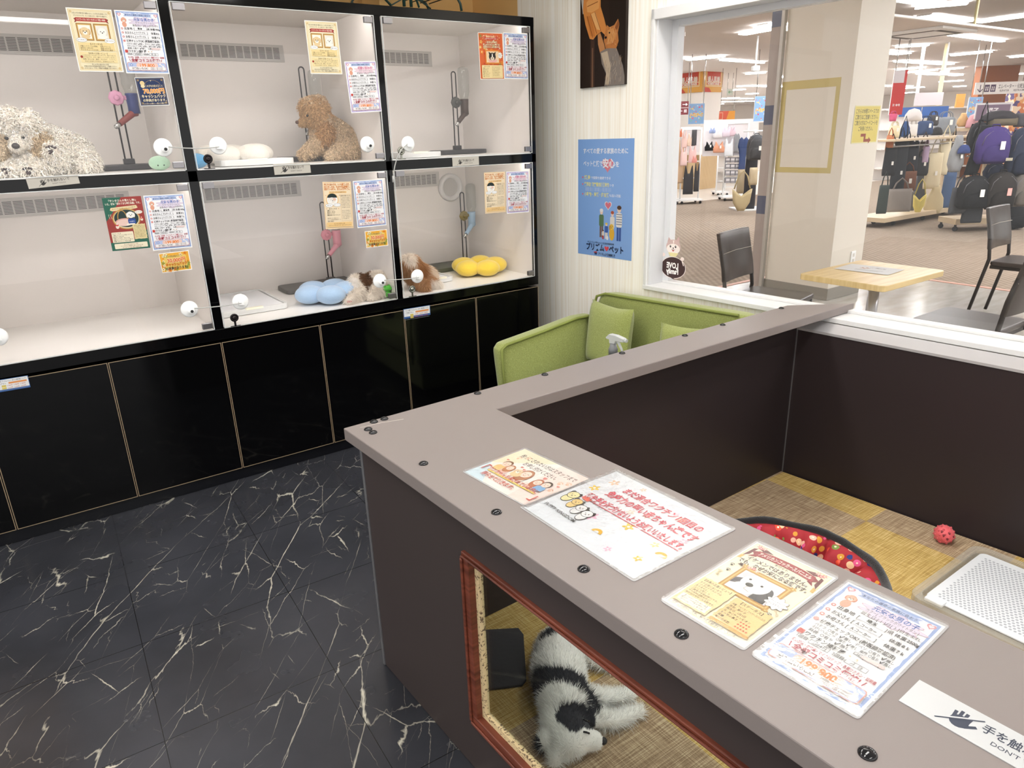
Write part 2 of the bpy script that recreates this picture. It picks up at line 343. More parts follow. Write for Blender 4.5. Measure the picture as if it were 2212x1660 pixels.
for c in range(3):
    x0, x1 = XD[2*c+1], XD[2*c+2]
    for row, (z0, z1) in enumerate(((ZS1, ZTI), (ZB, ZS0))):
        b = MB(); t = .004; zc = z1+.036
        b.box((x0, YB, z0), (x1, YB+.006, zc)); b.box((x0, .015, z0), (x0+t, YB, zc)); b.box((x1-t, .015, z0), (x1, YB, zc)); b.box((x0, .015, zc-t), (x1, YB, zc))
        b.box((x0+t, .004, z0-t), (x1-t, YB, z0), 1)
        b.build('compartment_liner', [m_lin, m_linf], case)
        b = MB(); b.box((x0+.02, .016, z1+.012), (x1-.02, .032, z1+.030)); b.build('fill_strip', m_fill, case)  # glowing strip added to brighten the compartment, hidden behind the frame bar
        zt = (1.925, 1.848) if row == 0 else (1.28, 1.20)
        gx = [(-2.57, -1.90), (-1.585, -1.085), (-.59, -.244)][c]
        grille(gx[0], gx[1], zt[1], zt[0], [16, 13, 9][c], 9).build('vent_grille', [m_grl, m_slot], case)
        if (c, row) == (2, 1):
            b = MB(); pr = [(.052, 0), (.053, -.012), (.062, -.026), (.074, -.026), (.080, -.012), (.081, 0)]
            b.lathe([(r, -z) for r, z in pr], (-.172, YB, 1.186), (0, -1, 0), 32); b.prism([(-.172+.053*math.cos(PI*i/16), YB-.002, 1.186+.053*math.sin(PI*i/16)) for i in range(32)], (0, .001, 0), 1)
            b.build('round_vent', [m_wh, m_grl], case)
        g = .004
        a0, a1, c0, c1 = x0+g, x1-g, z0+g*.5, z1-g*.5
        b = MB(); b.box((a0, -.008, c0), (a1, -.002, c1)); door = b.build('glass_door', m_pane, case)
        b = MB(); e = .0022
        b.box((a0-e, -.0078, c0-e), (a0, -.0022, c1+e)); b.box((a1, -.0078, c0-e), (a1+e, -.0022, c1+e)); b.box((a0, -.0078, c0-e), (a1, -.0022, c0)); b.box((a0, -.0078, c1), (a1, -.0022, c1+e))
        b.build('ground_edge', m_edge, door)
        for hx, hz in ((a1-.045, c1-.029), (a1-.045, c0+.006)):
            b = MB(); b.box((hx, -.013, hz), (hx+.04, -.0082, hz+.025)); b.box((hx, -.0018, hz), (hx+.04, .003, hz+.025)); b.build('hinge', m_clip, door, bevel=.002)
        b = MB(); b.box((a0+.006, -.013, c1-.027), (a0+.05, -.0082, c1-.002)); b.box((a0+.006, -.0018, c1-.027), (a0+.05, .003, c1-.002)); b.build('latch_plate', m_clip, door, bevel=.001)
        if c > 0:
            b = MB(); q = (a0+.043, -.0082, c0+.036)
            b.lathe([(.0175, 0), (.018, .004), (.0165, .007), (.012, .008), (.0115, .0065), (.008, .0065), (.0075, .012), (.003, .013), (0, .0115)], q, (0, -1, 0), 24)
            b.box((q[0]-.004, -.012, c0-.002), (q[0]+.004, -.0083, q[2]-.014)); b.box((q[0]-.02, -.010, c0-.002), (q[0]+.022, -.0083, c0+.001))
            b.build('lock_knob', mat('dark_lock', '#2b2627', rough=.2, metal=.7) if not (c == 2) else mat('bright_lock', '#8f8f86', rough=.2, metal=.9), door)
# base cupboards
base = thing('base_cabinet', 'row of glossy black cupboards with tan edges under the puppy showcase', 'cabinet', (-1.33, .36, 0))
b = MB(); b.box((XD[0]-.5, .03, .001), (XD[7], .68, .07)); b.build('plinth', mat('dark_plinth', '#131419', rough=.25), base)
b = MB(); b.box((XD[0]-.5, .019, .062), (XD[7], .69, ZD-.012)); b.build('carcass', m_blk, base)
DX = [-3.055, -2.62, -2.186, -1.749, -1.308, -.872, -.446, -.028]
for i in range(7):
    x0, x1 = DX[i]+.0018, DX[i+1]-.0018
    b = MB(); b.box((x0, .0, .065), (x1, .0185, .664)); d_ = b.build('cabinet_door', m_blk, base, bevel=.0006)
    b = MB(); e = .0028
    for q in (((x0, -.0006, .065), (x0+e, .0002, .664)), ((x1-e, -.0006, .065), (x1, .0002, .664)), ((x0+e, -.0006, .664-e), (x1-e, .0002, .664)), ((x0+e, -.0006, .065), (x1-e, .0002, .065+e))): b.box(*q)
    b.build('edge_band', m_tan, d_)
# wire rack and carton on top of the showcase
m_gw = mat('dark_green_wire', '#20352f', rough=.4)
t = thing('wire_rack', 'dark green wire rack lying on top of the showcase', 'rack', (-.62, .12, ZT))
b = MB(); z = ZT+.006; y0, y1 = .02, .30
b.tube([(-.80, y0, z), (-.86, y0, z+.05), (-.80, y0, z+.12), (-.60, y0, z+.12), (-.47, y0, z+.075), (-.44, y0, z+.03), (-.435, y0, z)], .006, 8)
b.build('side_frame', m_gw, t); b = MB(); b.tube([(-.80, y1, z), (-.86, y1, z+.05), (-.80, y1, z+.12), (-.60, y1, z+.12), (-.47, y1, z+.075), (-.44, y1, z+.03), (-.435, y1, z)], .006, 8)
b.build('side_frame', m_gw, t)
for x in (-.735, -.70):
    b = MB(); b.tube([(x, y0, z), (x, y0, z+.26)], .007, 10); b.build('post', m_gw, t)
b = MB()
b.tube([(-.70, y0, z+.11), (-.66, y0, z)], .005); b.tube([(-.80, y0, z), (-.70, y0, z+.05), (-.60, y0, z)], .003); b.tube([(-.84, y0, z+.055), (-.445, y0, z+.055)], .003)
for i in range(9): x = -.84+i*.049; b.tube([(x, y0, z+.12 if x < -.6 else z+.07), (x, y1, z+.12 if x < -.6 else z+.07)], .0025, 6)
b.build('cross_wires', m_gw, t)
b = MB(); b.box((-.66, .42, ZT), (-.40, .62, ZT+.22)); b.single('cardboard_box', mat('carton', '#cda56a', rough=.8), (-.53, .52, ZT), bevel=.002)
tag(bpy.data.objects['cardboard_box'], 'tan carton standing on the showcase behind the wire rack', 'box')

# ---------------------------------------------------------------- cable locks stuck on the glass
m_wp_ = mat('white_plastic', '#f4f4f3', rough=.3); m_dk = mat('dark_hole', '#222222', rough=.5); m_cab = mat('grey_cable', '#b7b6b3', rough=.35)
def disc(px, py, key, parent, r=.034):
    p = at_y(px, py, -.0085); b = MB()
    b.lathe([(r, 0), (r, .003), (r*.86, .006), (r*.3, .0075), (0, .0075)], p, (0, -1, 0), 32); o = b.build('adhesive_disc', m_wp_, parent)
    b = MB()
    if key:
        b.lathe([(.013, .006), (.0125, .02), (.010, .022), (0, .022)], p+np.array([.004, 0, -.006]), (0, -1, 0), 20); b.box((p[0]+.002, p[1]-.018, p[2]-.004), (p[0]+.016, p[1]-.006, p[2]+.012))
    else:
        b.prism([(p[0]-.012, p[1]-.006, p[2]-.012), (p[0]+.012, p[1]-.006, p[2]-.014), (p[0]+.010, p[1]-.006, p[2]+.006), (p[0]-.010, p[1]-.006, p[2]+.006)], (0, -.012, 0))
    q = b.build('lock_body' if key else 'cable_anchor', m_wp_, o, bevel=.001)
    if key:
        b = MB(); c = p+np.array([.004, -.028, -.006]); b.lathe([(.0062, 0), (.006, .001), (.003, .0012), (0, .0003)], c+np.array([0, .0005, 0]), (0, -1, 0), 16); b.build('keyhole', m_dk, o)
    return p
def cable(p, q, sag, parent, r=.0022):
    pts = []
    for i in range(13):
        s = i/12; c = p*(1-s)+q*s; pts.append((c[0], min(c[1], -.012)-.02*4*s*(1-s), c[2]-sag*4*s*(1-s)))
    b = MB(); b.tube(pts, r, 8); b.build('steel_cable', m_cab, parent)
def lock(label, A, B, sag):
    p0 = at_y(A[0], A[1], -.009); t = thing('cable_lock', label, 'lock', p0, 'cable locks on the showcase doors')
    p = disc(A[0], A[1], True, t); q = disc(B[0], B[1], False, t)
    cable(p+np.array([.018, -.012, .002]), q+np.array([0, -.016, -.004]), sag, t); return t
lock('white cable lock joining the two upper left showcase doors', (352, 319), (471, 315), .006)
lock('white cable lock joining the two lower left showcase doors', (409, 668), (519, 652), -.001)
lock('white cable lock joining the lower middle and lower right doors', (820, 607), (901, 597), -.001)
t = thing('cable_lock', 'white cable lock on the upper right doors with its cable hanging loose', 'lock', at_y(793, 312, -.009), 'cable locks on the showcase doors')
disc(793, 312, True, t); p = disc(881, 311, False, t)
b = MB(); b.tube([tuple(at_y(u, v, y)) for u, v, y in ((881, 311, -.022), (868, 322, -.035), (858, 340, -.035), (853, 358, -.03), (850, 375, -.025), (849, 389, -.022))], .0025, 8); b.tube([tuple(at_y(u, v, -.022)) for u, v in ((849, 380), (850, 394))], .005, 8); b.build('steel_cable', m_cab, t)
t = thing('cable_lock', 'white lock disc at the left edge of the lower left showcase door', 'lock', at_y(-6, 728, -.009), 'cable locks on the showcase doors')
disc(-6, 728, False, t)
# ================================================================ printed sheets, signs and plates
_TX = {}
def text_mesh(s, bold, res=2):
    key = (s, bold, res)
    if key in _TX: return _TX[key]
    c = bpy.data.curves.new('lettering', 'FONT'); c.body = s; c.resolution_u = res; c.offset = bold; c.size = 1.0
    o = bpy.data.objects.new('lettering', c); m = o.to_mesh()
    n = len(m.vertices); v = np.zeros(n*3); m.vertices.foreach_get('co', v); v = v.reshape(-1, 3)[:, :2]
    f = [tuple(p.vertices) for p in m.polygons]
    o.to_mesh_clear(); bpy.data.objects.remove(o); bpy.data.curves.remove(c)
    lo, hi = (v.min(0), v.max(0)) if n else (np.zeros(2), np.ones(2))
    _TX[key] = (v, f, lo, hi); return _TX[key]
class Sheet:
    """Flat print: x right, y down, width = 100 units. Everything ends in ONE mesh with the print's colours on it."""
    def __init__(s, w, h, paper='#ffffff', thick=.0004, step=3e-5, H=None):
        s.w, s.h, s.k = w, h, w/100.0; s.H = H or 100*h/w; s.ky = h/s.H; s.V = []; s.F = []; s.C = []; s.z = 0; s.step = step; s.thick = thick; s.paper = paper
    def _add(s, pts, faces, col, z):
        o = len(s.V); s.V += [((x-50)*s.k, (s.H/2-y)*s.ky, z) for x, y in pts]
        for f in faces:
            s.F.append(tuple(i+o for i in f)); s.C.append(col)
    def poly(s, pts, col):
        s.z += s.step; a = sum(pts[i][0]*pts[(i+1) % len(pts)][1]-pts[(i+1) % len(pts)][0]*pts[i][1] for i in range(len(pts)))
        if a > 0: pts = pts[::-1]
        s._add(pts, [tuple(range(len(pts)))], col, s.z); return s
    def rect(s, x, y, w, h, col): return s.poly([(x, y), (x+w, y), (x+w, y+h), (x, y+h)], col)
    def rr(s, x, y, w, h, r, col): return s.poly([(x+w/2+a, y+h/2+b) for a, b in rrect(w, h, r)], col)
    def ell(s, cx, cy, rx, ry, col, n=20, a0=0, a1=2*PI):
        return s.poly([(cx+rx*math.cos(a0+(a1-a0)*i/n), cy+ry*math.sin(a0+(a1-a0)*i/n)) for i in range(n if a1-a0 > 6.2 else n+1)], col)
    def ring(s, cx, cy, rx, ry, wd, col, n=24, a0=0, a1=2*PI):
        s.z += s.step; p = []
        for i in range(n+1):
            a = a0+(a1-a0)*i/n; p += [(cx+rx*math.cos(a), cy+ry*math.sin(a)), (cx+(rx-wd)*math.cos(a), cy+(ry-wd)*math.sin(a))]
        s._add(p, [(2*i, 2*i+1, 2*i+3, 2*i+2) for i in range(n)], col, s.z); return s
    def frame(s, x, y, w, h, t, col): return s.rect(x, y, w, t, col).rect(x, y+h-t, w, t, col).rect(x, y, t, h, col).rect(x+w-t, y, t, h, col)
    def line(s, pts, wd, col):
        s.z += s.step
        for (x0, y0), (x1, y1) in zip(pts[:-1], pts[1:]):
            L = math.hypot(x1-x0, y1-y0) or 1; nx, ny = -(y1-y0)/L*wd/2, (x1-x0)/L*wd/2
            s._add([(x0+nx, y0+ny), (x1+nx, y1+ny), (x1-nx, y1-ny), (x0-nx, y0-ny)], [(0, 1, 2, 3)], col, s.z)
        return s
    def heart(s, cx, cy, r, col):
        return s.poly([(cx+r*1.0*(16*math.sin(t)**3)/16, cy-r*(13*math.cos(t)-5*math.cos(2*t)-2*math.cos(3*t)-math.cos(4*t))/16) for t in [2*PI*i/24 for i in range(24)]], col)
    def flower(s, cx, cy, r, col, cen='#ffffff'):
        s.poly([(cx+r*(.72+.28*math.cos(5*t))*math.cos(t), cy+r*(.72+.28*math.cos(5*t))*math.sin(t)) for t in [2*PI*i/40 for i in range(40)]], col)
        return s.ell(cx, cy, r*.26, r*.26, cen, 10)
    def star(s, cx, cy, r, col, n=5, k=.42):
        return s.poly([(cx+r*(1 if i % 2 == 0 else k)*math.sin(PI*i/n), cy-r*(1 if i % 2 == 0 else k)*math.cos(PI*i/n)) for i in range(2*n)], col)
    def paw(s, cx, cy, r, col):
        s.ell(cx, cy+r*.3, r*.6, r*.5, col, 12)
        for a in (-55, -20, 20, 55): s.ell(cx+r*1.0*math.sin(math.radians(a)), cy+r*.15-r*.95*math.cos(math.radians(a)), r*.24, r*.3, col, 8)
        return s
    def wave(s, x, y, w, h, col, n=18, amp=1.0, seed=1):
        rg = random.Random(seed); P = []
        per = [(x+w*i/n, y) for i in range(n)]+[(x+w, y+h*i/n) for i in range(n)]+[(x+w-w*i/n, y+h) for i in range(n)]+[(x, y+h-h*i/n) for i in range(n)]
        return s.poly([(a+rg.uniform(-amp, amp), b+rg.uniform(-amp, amp)) for a, b in per], col)
    def cloud(s, cx, cy, w, h, col, line=None):
        f = lambda k: [(cx+w/2*k*(.86+.14*math.cos(9*t))*math.cos(t), cy+h/2*k*(.86+.14*math.cos(9*t))*math.sin(t)) for t in [2*PI*i/54 for i in range(54)]]
        if line: s.poly(f(1.05), line)
        return s.poly(f(1.0), col)
    def bone(s, cx, cy, L, a, col):
        c, d = math.cos(a), math.sin(a)
        s.line([(cx-c*L/2, cy-d*L/2), (cx+c*L/2, cy+d*L/2)], L*.22, col)
        for e in (-1, 1):
            for g in (-1, 1): s.ell(cx+e*c*L/2-g*d*L*.13, cy+e*d*L/2+g*c*L*.13, L*.17, L*.17, col, 8)
        return s
    def text(s, t, x, y, size, col, al='c', bold=.0, maxw=None, rot=0.0, res=2, out=None, outw=.05, mirror=False, arcr=None, curve=0.0):
        # y = middle line of the text, size = height of a full character
        if out: s._text(t, x, y, size, out, al, bold+outw, maxw, rot, res, mirror, curve)
        return s._text(t, x, y, size, col, al, bold, maxw, rot, res, mirror, curve)
    def _text(s, t, x, y, size, col, al, bold, maxw, rot, res, mirror, curve):
        v, f, lo, hi = text_mesh(t, bold, res)
        if not len(v): return s
        s.z += s.step; sc = size/.88; W = (hi[0]-lo[0])*sc; kx = sc if not maxw or W <= maxw else sc*maxw/W; W = (hi[0]-lo[0])*kx
        x0 = {'c': x-W/2, 'l': x, 'r': x-W}[al]; P = np.empty_like(v)
        P[:, 0] = x0+(v[:, 0]-lo[0])*kx; P[:, 1] = y-(v[:, 1]-.36)*sc
        if mirror: P[:, 0] = 2*x-P[:, 0]
        if curve: P[:, 1] += curve*((P[:, 0]-x)/(W/2+1e-6))**2
        if rot:
            c, d = math.cos(rot), math.sin(rot); Q = P-np.array([x, y]); P = np.stack([x+Q[:, 0]*c-Q[:, 1]*d, y+Q[:, 0]*d+Q[:, 1]*c], 1)
        fs = f if not mirror else [tuple(reversed(q)) for q in f]
        s._add([tuple(p) for p in P], fs, col, s.z); return s
    def paragraph(s, lines, x, y, size, lead, col, al='l', bold=.0, maxw=None, res=1):
        for i, t in enumerate(lines): s.text(t, x, y+i*lead, size, col, al, bold, maxw, res=res)
        return s
    def mesh(s, name, m):
        w2, h2, t = s.w/2, s.h/2, s.thick; n = len(s.V)
        V = s.V+[(-w2, -h2, 0), (w2, -h2, 0), (w2, h2, 0), (-w2, h2, 0), (-w2, -h2, -t), (w2, -h2, -t), (w2, h2, -t), (-w2, h2, -t)]
        F = s.F+[tuple(n+i for i in f) for f in ((0, 1, 2, 3), (7, 6, 5, 4), (0, 4, 5, 1), (1, 5, 6, 2), (2, 6, 7, 3), (3, 7, 4, 0))]
        Cc = s.C+[s.paper]*6
        me = bpy.data.meshes.new(name); me.from_pydata(V, [], F); me.materials.append(m)
        cols = {c: tuple(v*.75 for v in lin(c)[:3])+(1.0,) for c in set(Cc)}; fc = np.array([cols[c] for c in Cc], dtype=np.float32)
        cnt = np.array([len(p) for p in F]); a = me.color_attributes.new('Col', 'FLOAT_COLOR', 'CORNER'); a.data.foreach_set('color', np.repeat(fc, cnt, axis=0).ravel())
        me.update(); return me
def frame_matrix(c, ex, ey):
    ex = Vector(ex).normalized(); ey = Vector(ey); ey = (ey-ex*ey.dot(ex)).normalized(); ez = ex.cross(ey)
    return Matrix(((ex.x, ey.x, ez.x, c[0]), (ex.y, ey.y, ez.y, c[1]), (ex.z, ey.z, ez.z, c[2]), (0, 0, 0, 1)))
m_print = attr_mat('printed_paper', rough=.45, spec=.35)
m_print_gloss = attr_mat('printed_gloss_paper', rough=.25, spec=.5)
def place(sheet, name, label, cat, c, ex, ey, group=None, m=None, parent=None):
    o = bpy.data.objects.new(name, sheet.mesh(name, m or m_print)); o.matrix_world = frame_matrix(c, ex, ey); COL.objects.link(o)
    if parent is None: tag(o, label, cat, group)
    return o
def place_quad(sheet, name, label, cat, quad, fn, off, **k):
    # quad = photo pixels TL, TR, BR, BL turned into room points by fn
    P = [np.array(fn(*q)) for q in quad]; c = sum(P)/4; ex = (P[1]-P[0])+(P[2]-P[3]); ey = (P[0]-P[3])+(P[1]-P[2])
    return place(sheet, name, label, cat, c+np.array(off), ex, ey, **k)
def quad_size(quad, fn):
    P = [np.array(fn(*q)) for q in quad]; L = np.linalg.norm
    return (L(P[1]-P[0])+L(P[2]-P[3]))/2, (L(P[0]-P[3])+L(P[1]-P[2]))/2
INK, RED, NAVY = '#2a2a2e', '#c5302e', '#26406e'
def puppy_face(s, cx, cy, r, fur, ear, dark='#2a2420'):
    s.ell(cx-r*.85, cy+r*.1, r*.36, r*.7, ear, 14); s.ell(cx+r*.85, cy+r*.1, r*.36, r*.7, ear, 14); s.ell(cx, cy, r, r*.92, fur, 22)
    s.ell(cx, cy+r*.38, r*.48, r*.36, '#fffaf0', 14); s.ell(cx-r*.36, cy-r*.05, r*.11, r*.13, dark, 8); s.ell(cx+r*.36, cy-r*.05, r*.11, r*.13, dark, 8); s.ell(cx, cy+r*.24, r*.17, r*.13, dark, 8)
def info_sheet(w, h, kind, boy=True, price='199,800', origin='埼玉', father='トイプードル', mother='トイプードル', weight='700g', colour='クリーム', day=('1', '3'), rich=False):
    s = Sheet(w, h, H=141.4); H = s.H; hb, pk = '#9db4e2', '#eebccb'
    s.rect(2.5, 2.5, 95, H-5, hb if boy else '#c3b3e0'); s.wave(5.5, 5.5, 89, H-11, '#fdfdff', 22, .9, 3)
    for x, y in ((9, 9), (91, 9)): s.heart(x, y, 4.4, '#e39aa4'); s.heart(x, y, 2.6, '#fbe9ec')
    s.poly([(18, 6), (82, 6), (79, 9.5), (82, 13), (18, 13), (21, 9.5)], '#b6c6ea'); s.text('あなたの運命の家族に会おう', 50, 9.5, 4.0, NAVY, bold=.01, maxw=56, res=1)
    s.ell(17, 21, 5.2, 5.6, '#e7a083', 16); s.ell(17, 31, 5.0, 6.2, '#eaa88c', 16); puppy_face(s, 17, 21, 5.0, '#efb499', '#d98a6d')
    s.cloud(61, 24, 68, 23, '#e9def0' if boy else '#f6dce6', '#d9b7c6'); s.text('元気な男の子' if boy else '可愛い女の子', 62, 19, 7.2, '#3565b5' if boy else '#d2527f', bold=.02, maxw=46)
    s.text('カラー[ %s ]' % colour, 62, 26, 4.4, INK, maxw=52, res=1); s.text('誕生日:[ %s ]月[ %s ]日生まれ' % day, 64, 32.3, 4.6, INK, maxw=58, res=1)
    y = 40
    for lab, v in (('出身地', origin), ('お父さん', father), ('お母さん', mother)):
        s.ell(10, y, 2.5, 2.3, '#e48a84', 10); s.ell(10, y, 1.2, 1.1, '#fff4f0', 8)
        s.text(lab, 15, y, 5.4, INK, 'l', .012, 19); s.text('[', 36, y, 5.6, INK, 'l'); s.text(v, 50, y-.6, 4.6, '#111111', 'c', .015, 20); s.line([(38, y+3), (63, y+3)], .4, '#8a8a92'); s.text(']' if lab != '出身地' else ']県', 64, y, 5.4, INK, 'l')
        s.text('体重', 73, y, 5.0, INK, 'l', .01); s.text(weight if lab == '出身地' else ('8 k' if lab == 'お父さん' else '7 k'), 85, y, 4.8, '#111111', 'l', .02, 11); s.line([(8, y+4.4), (93, y+4.4)], .25, '#d9d4de'); y += 9.2
    s.ell(10, y, 2.7, 2.6, '#e99c97', 12); s.text('健康チェックOK! (獣医師確認済)', 15, y, 5.4, INK, 'l', .014, 74); y += 6.6
    for t in ('パテラ: ○有り ✔無し   デベソ: ○有り ✔無し', 'そけいヘルニア: ○有り ✔無し  泉門: ○有り ✔無し', '斜視: ○有り ✔無し   口腔[          ]'):
        s.text(t, 14, y, 4.1, INK, 'l', .006, 78, res=1); y += 5.0
    s.rr(67, y-7.2, 22, 4.2, 2, '#f6dcd9'); y += 1.6
    s.rr(7, y-3, 6.4, 6.4, 1, '#cf4a42'); s.text('ワクチン接種歴', 15, y, 5.6, INK, 'l', .016, 40); s.star(60, y, 2, '#efc9a0'); s.star(67, y, 2, '#efc9a0'); y += 6.4
    s.text('1回目:', 11, y, 4.2, INK, 'l', .01); s.frame(24, y-2.8, 20, 5.6, .4, INK); s.text('3月4日', 34, y, 4.4, INK, maxw=17); s.text('2回目:', 47, y, 4.2, INK, 'l', .01); s.frame(60, y-2.8, 21, 5.6, .4, INK); s.text('月  日', 70, y, 4.0, INK); y += 7.2
    s.text('安心補償・血統書・マイクロチップ・各種ワクチン・証明書', 52, y, 4.0, '#b8324a', 'c', .014, 82, res=1); y += 6.6
    s.text('\\ 全部コミコミ価格! /', 50, y, 7.0, '#b8324a', 'c', .03, 78); y += 5.0
    s.rr(6, y, 88, H-y-6.5, 4, '#e8a08e'); s.rr(7, y+.8, 86, H-y-8.1, 3.5, '#b9c9ee'); s.rr(26, y+1.4, 50, 9.6, 4.6, '#f6cfc0'); s.flower(15, y+6, 4.4, '#8d9fd0'); s.bone(84, y+6, 9, .7, '#f5f0ee')
    s.text(price, 51, y+6.4, 9.8, '#ef8e4e', 'c', .05, 44, out='#ffffff', outw=.05); s.rr(8, H-15.4, 84, 7.4, 3, '#fbf4f2'); s.text('分割払いもOK!', 15, H-11.6, 5.2, INK, 'l', .016, 36); s.paragraph(['24回払い 1回 9,000円', '36回払い 1回 6,000円'], 57, H-13.2, 2.7, 3.2, INK, 'l', .01, 32)
    return s
def twin_profile(w, h):          # cream sheet: two framed puppy pictures under a red ribbon
    s = Sheet(w, h, '#fffdf6', H=141.4); H = s.H; br = '#4c3a2b'
    s.rect(2.5, 2.5, 95, H-5, '#e9cf95'); s.rect(4, 4, 92, H-8, '#f9edc8'); s.frame(6, 6, 88, H-12, .5, '#c9a45c')
    for x in (8, 92):
        for y in (8, H-8): s.flower(x, y, 3.4, '#d9b571', '#f9edc8')
    s.text('お互いが引き寄せ合う相性のよい、この子たちは仲良しです。', 50, 11, 3.6, br, 'c', .006, 78, res=1); s.text('どちらをえらんでも、きっと出会えます。可愛すぎる姉妹です。', 50, 16.5, 3.6, br, 'c', .006, 74, res=1)
    s.poly([(12, 23), (17, 21), (17, 30), (12, 32), (14.5, 27)], '#8e2f2c'); s.poly([(88, 23), (83, 21), (83, 30), (88, 32), (85.5, 27)], '#8e2f2c'); s.rect(16, 20.5, 68, 8.4, '#b9443d'); s.text('トイプードル  カラーちがいの 可愛い姉妹', 50, 24.7, 4.2, '#fff4e2', 'c', .012, 62, res=1)
    for cx, fur, ear, bg in ((31, '#efd3a2', '#d9b27a', '#fbf7ec'), (69, '#fbf8f0', '#e9dfce', '#f1ece2')):
        s.rect(cx-17, 33, 34, 38, '#a9793c'); s.rect(cx-15, 35, 30, 34, '#e0b868'); s.rect(cx-13, 37, 26, 30, bg); s.ell(cx, 62, 10, 5, fur, 16); s.ell(cx-3, 59, 7, 7, fur, 12); puppy_face(s, cx, 51, 10, fur, ear)
    s.ell(13+7, 70, 12, 5, '#6b5a46', 20); s.ell(20, 70, 11.5, 4.6, '#ffffff', 20); s.text('もう大きい!', 20, 70, 3.6, br, 'c', .008, 18, res=1); s.ell(82, 71, 12, 5.6, '#6b5a46', 20); s.ell(82, 71, 11.5, 5.2, '#ffffff', 20); s.text('可愛さも大きい♪', 82, 71, 3.4, br, 'c', .008, 19, res=1)
    s.wave(10, 76, 80, 18, '#f5dda0', 14, .6, 5); s.text('【ステータス】', 50, 79, 4.0, br, 'c', .014, res=1); s.paragraph(['犬種 トイプードル(同胎)', '誕生日 12月20日', 'サイズ ちょっと小さめ'], 14, 84, 3.3, 4.1, br, 'l', .008, 38); s.paragraph(['毛色 クリーム', '性格 おだやか', '特徴 かなり美形'], 58, 84, 3.3, 4.1, br, 'l', .008, 30)
    s.wave(9, 97, 82, 24, '#f7e2ab', 14, .6, 6); s.text('【店長の正直レビュー】', 50, 100, 3.8, br, 'c', .012, res=1); s.paragraph(['この子たちはいつもそばにいたいタイプで、初めての方にも', 'おすすめです。ぜひ一度だっこしてみてください。', '特徴: 甘えん坊・寝坊・仕上がり  「ソファ」'], 14, 104.5, 3.3, 4.4, br, 'l', .006, 74); s.ell(12, 108, 3, 3, '#a83a30', 12); s.text('今ならお迎えできます。お早めにどうぞ。', 50, 118, 3.2, br, 'c', .006, 70, res=1)
    s.paragraph(['【この子に向かない人】', '元気な子犬のお世話が苦手な方は、ご遠慮ください。', '小さくない。でも、可愛さは間違いなく大きい。'], 50, 125, 3.3, 4.3, br, 'c', .008, 74)
    return s
def santa_sheet(w, h):           # red and green sheet with a puppy in a basket
    s = Sheet(w, h, '#f7f3ea', H=141.4); H = s.H
    s.rect(0, 0, 100, H, '#a23f3a'); s.poly([(0, 0), (48, 0), (20, 40), (0, 62)], '#2f6a58'); s.poly([(100, H), (100, H-52), (70, H-28), (0, H-22), (0, H)], '#2f6a58')
    s.text('「サンタさんの落とし物?」', 50, 9, 6, '#fdf6e6', 'c', .02, 70); s.text('いえ、彼は「遅れてきた最終兵器」です。', 50, 17, 5.6, '#fdf6e6', 'c', .02, 90)
    s.poly([(17, 27), (83, 23), (86, 30), (80, 32), (20, 36), (14, 33)], '#f0dcae'); s.text('白いサンタの忘れ物 トイプードルの男の子', 50, 29.5, 3.4, '#7a4a22', 'c', .008, 60, rot=-.06, res=1)
    s.ell(52, 58, 36, 28, '#c79a52', 36); s.ell(52, 58, 33, 25, '#efe0bd', 36); s.ell(52, 57, 31.5, 23.5, '#2b3d3a', 36)
    s.ell(46, 66, 24, 10, '#e0aca0', 24); s.ell(46, 68, 22, 9, '#f2cfc4', 24); s.ring(42, 58, 13, 24, 2.2, '#c79a52', 24, PI, 2*PI); puppy_face(s, 64, 48, 9.5, '#fbfaf5', '#efeae0'); s.rr(55, 58, 20, 14, 4, '#2d4f9a'); s.text('PUPPY', 65, 66, 4, '#dfe6f5', 'c', .02, 15, res=1); s.wave(50, 71, 22, 4, '#f5efe2', 8, .5)
    s.ell(86, 42, 10, 4.6, '#fdf8ee', 18); s.text('ぼくサンタ', 86, 42, 3.0, '#6a3a2a', 'c', .006, 15, res=1)
    for x, y, r in ((25, 78, 5), (91, 62, 4)): s.ell(x, y, r*.9, r, '#f7e3d3', 12); s.ell(x, y-r*.9, r*.8, r*.5, '#d8453f', 12); s.ell(x, y-r*1.4, r*.3, r*.3, '#ffffff', 8)
    for x in (8, 13): s.line([(x, 46), (x+2, 56)], .8, '#e8dcc0'); s.star(x+1, 45, 2, '#e8dcc0', 6, .3)
    s.rr(6, 92, 56, 28, 2, '#f7ecd0'); s.paragraph(['【ステータス】', '犬種: トイプードル 毛色: ホワイト', '誕生日: 12月25日', '性格: のんびり・甘えん坊', '特徴: まっしろで もこもこの 男の子', '得意: おもちゃの 見はり番'], 9, 96, 3.2, 4.2, '#4d3b2a', 'l', .008, 50)
    s.wave(64, 74, 33, 40, '#ecd9a4', 10, .7, 8); s.paragraph(['【店長の正直レビュー】']+['いつも笑顔の男の子です', 'だっこがだいすきで', 'おもちゃもだいすき', 'みなさまにお会いできる', '日を心待ちにしています', 'ぜひ会いに来てね', 'まっしろな雪のように', 'きれいな毛なみです'], 67, 78, 2.6, 3.8, '#4d3b2a', 'l', .006, 28)
    s.rr(8, 123, 86, 14, 2, '#f7ecd0'); s.paragraph(['【この子に向かない人】', '・クリスマスの奇跡を 信じられない方', '・もこもこの 白い毛が 苦手な方'], 51, 126.5, 3.2, 4.2, '#7a3a2a', 'c', .008, 78)
    return s
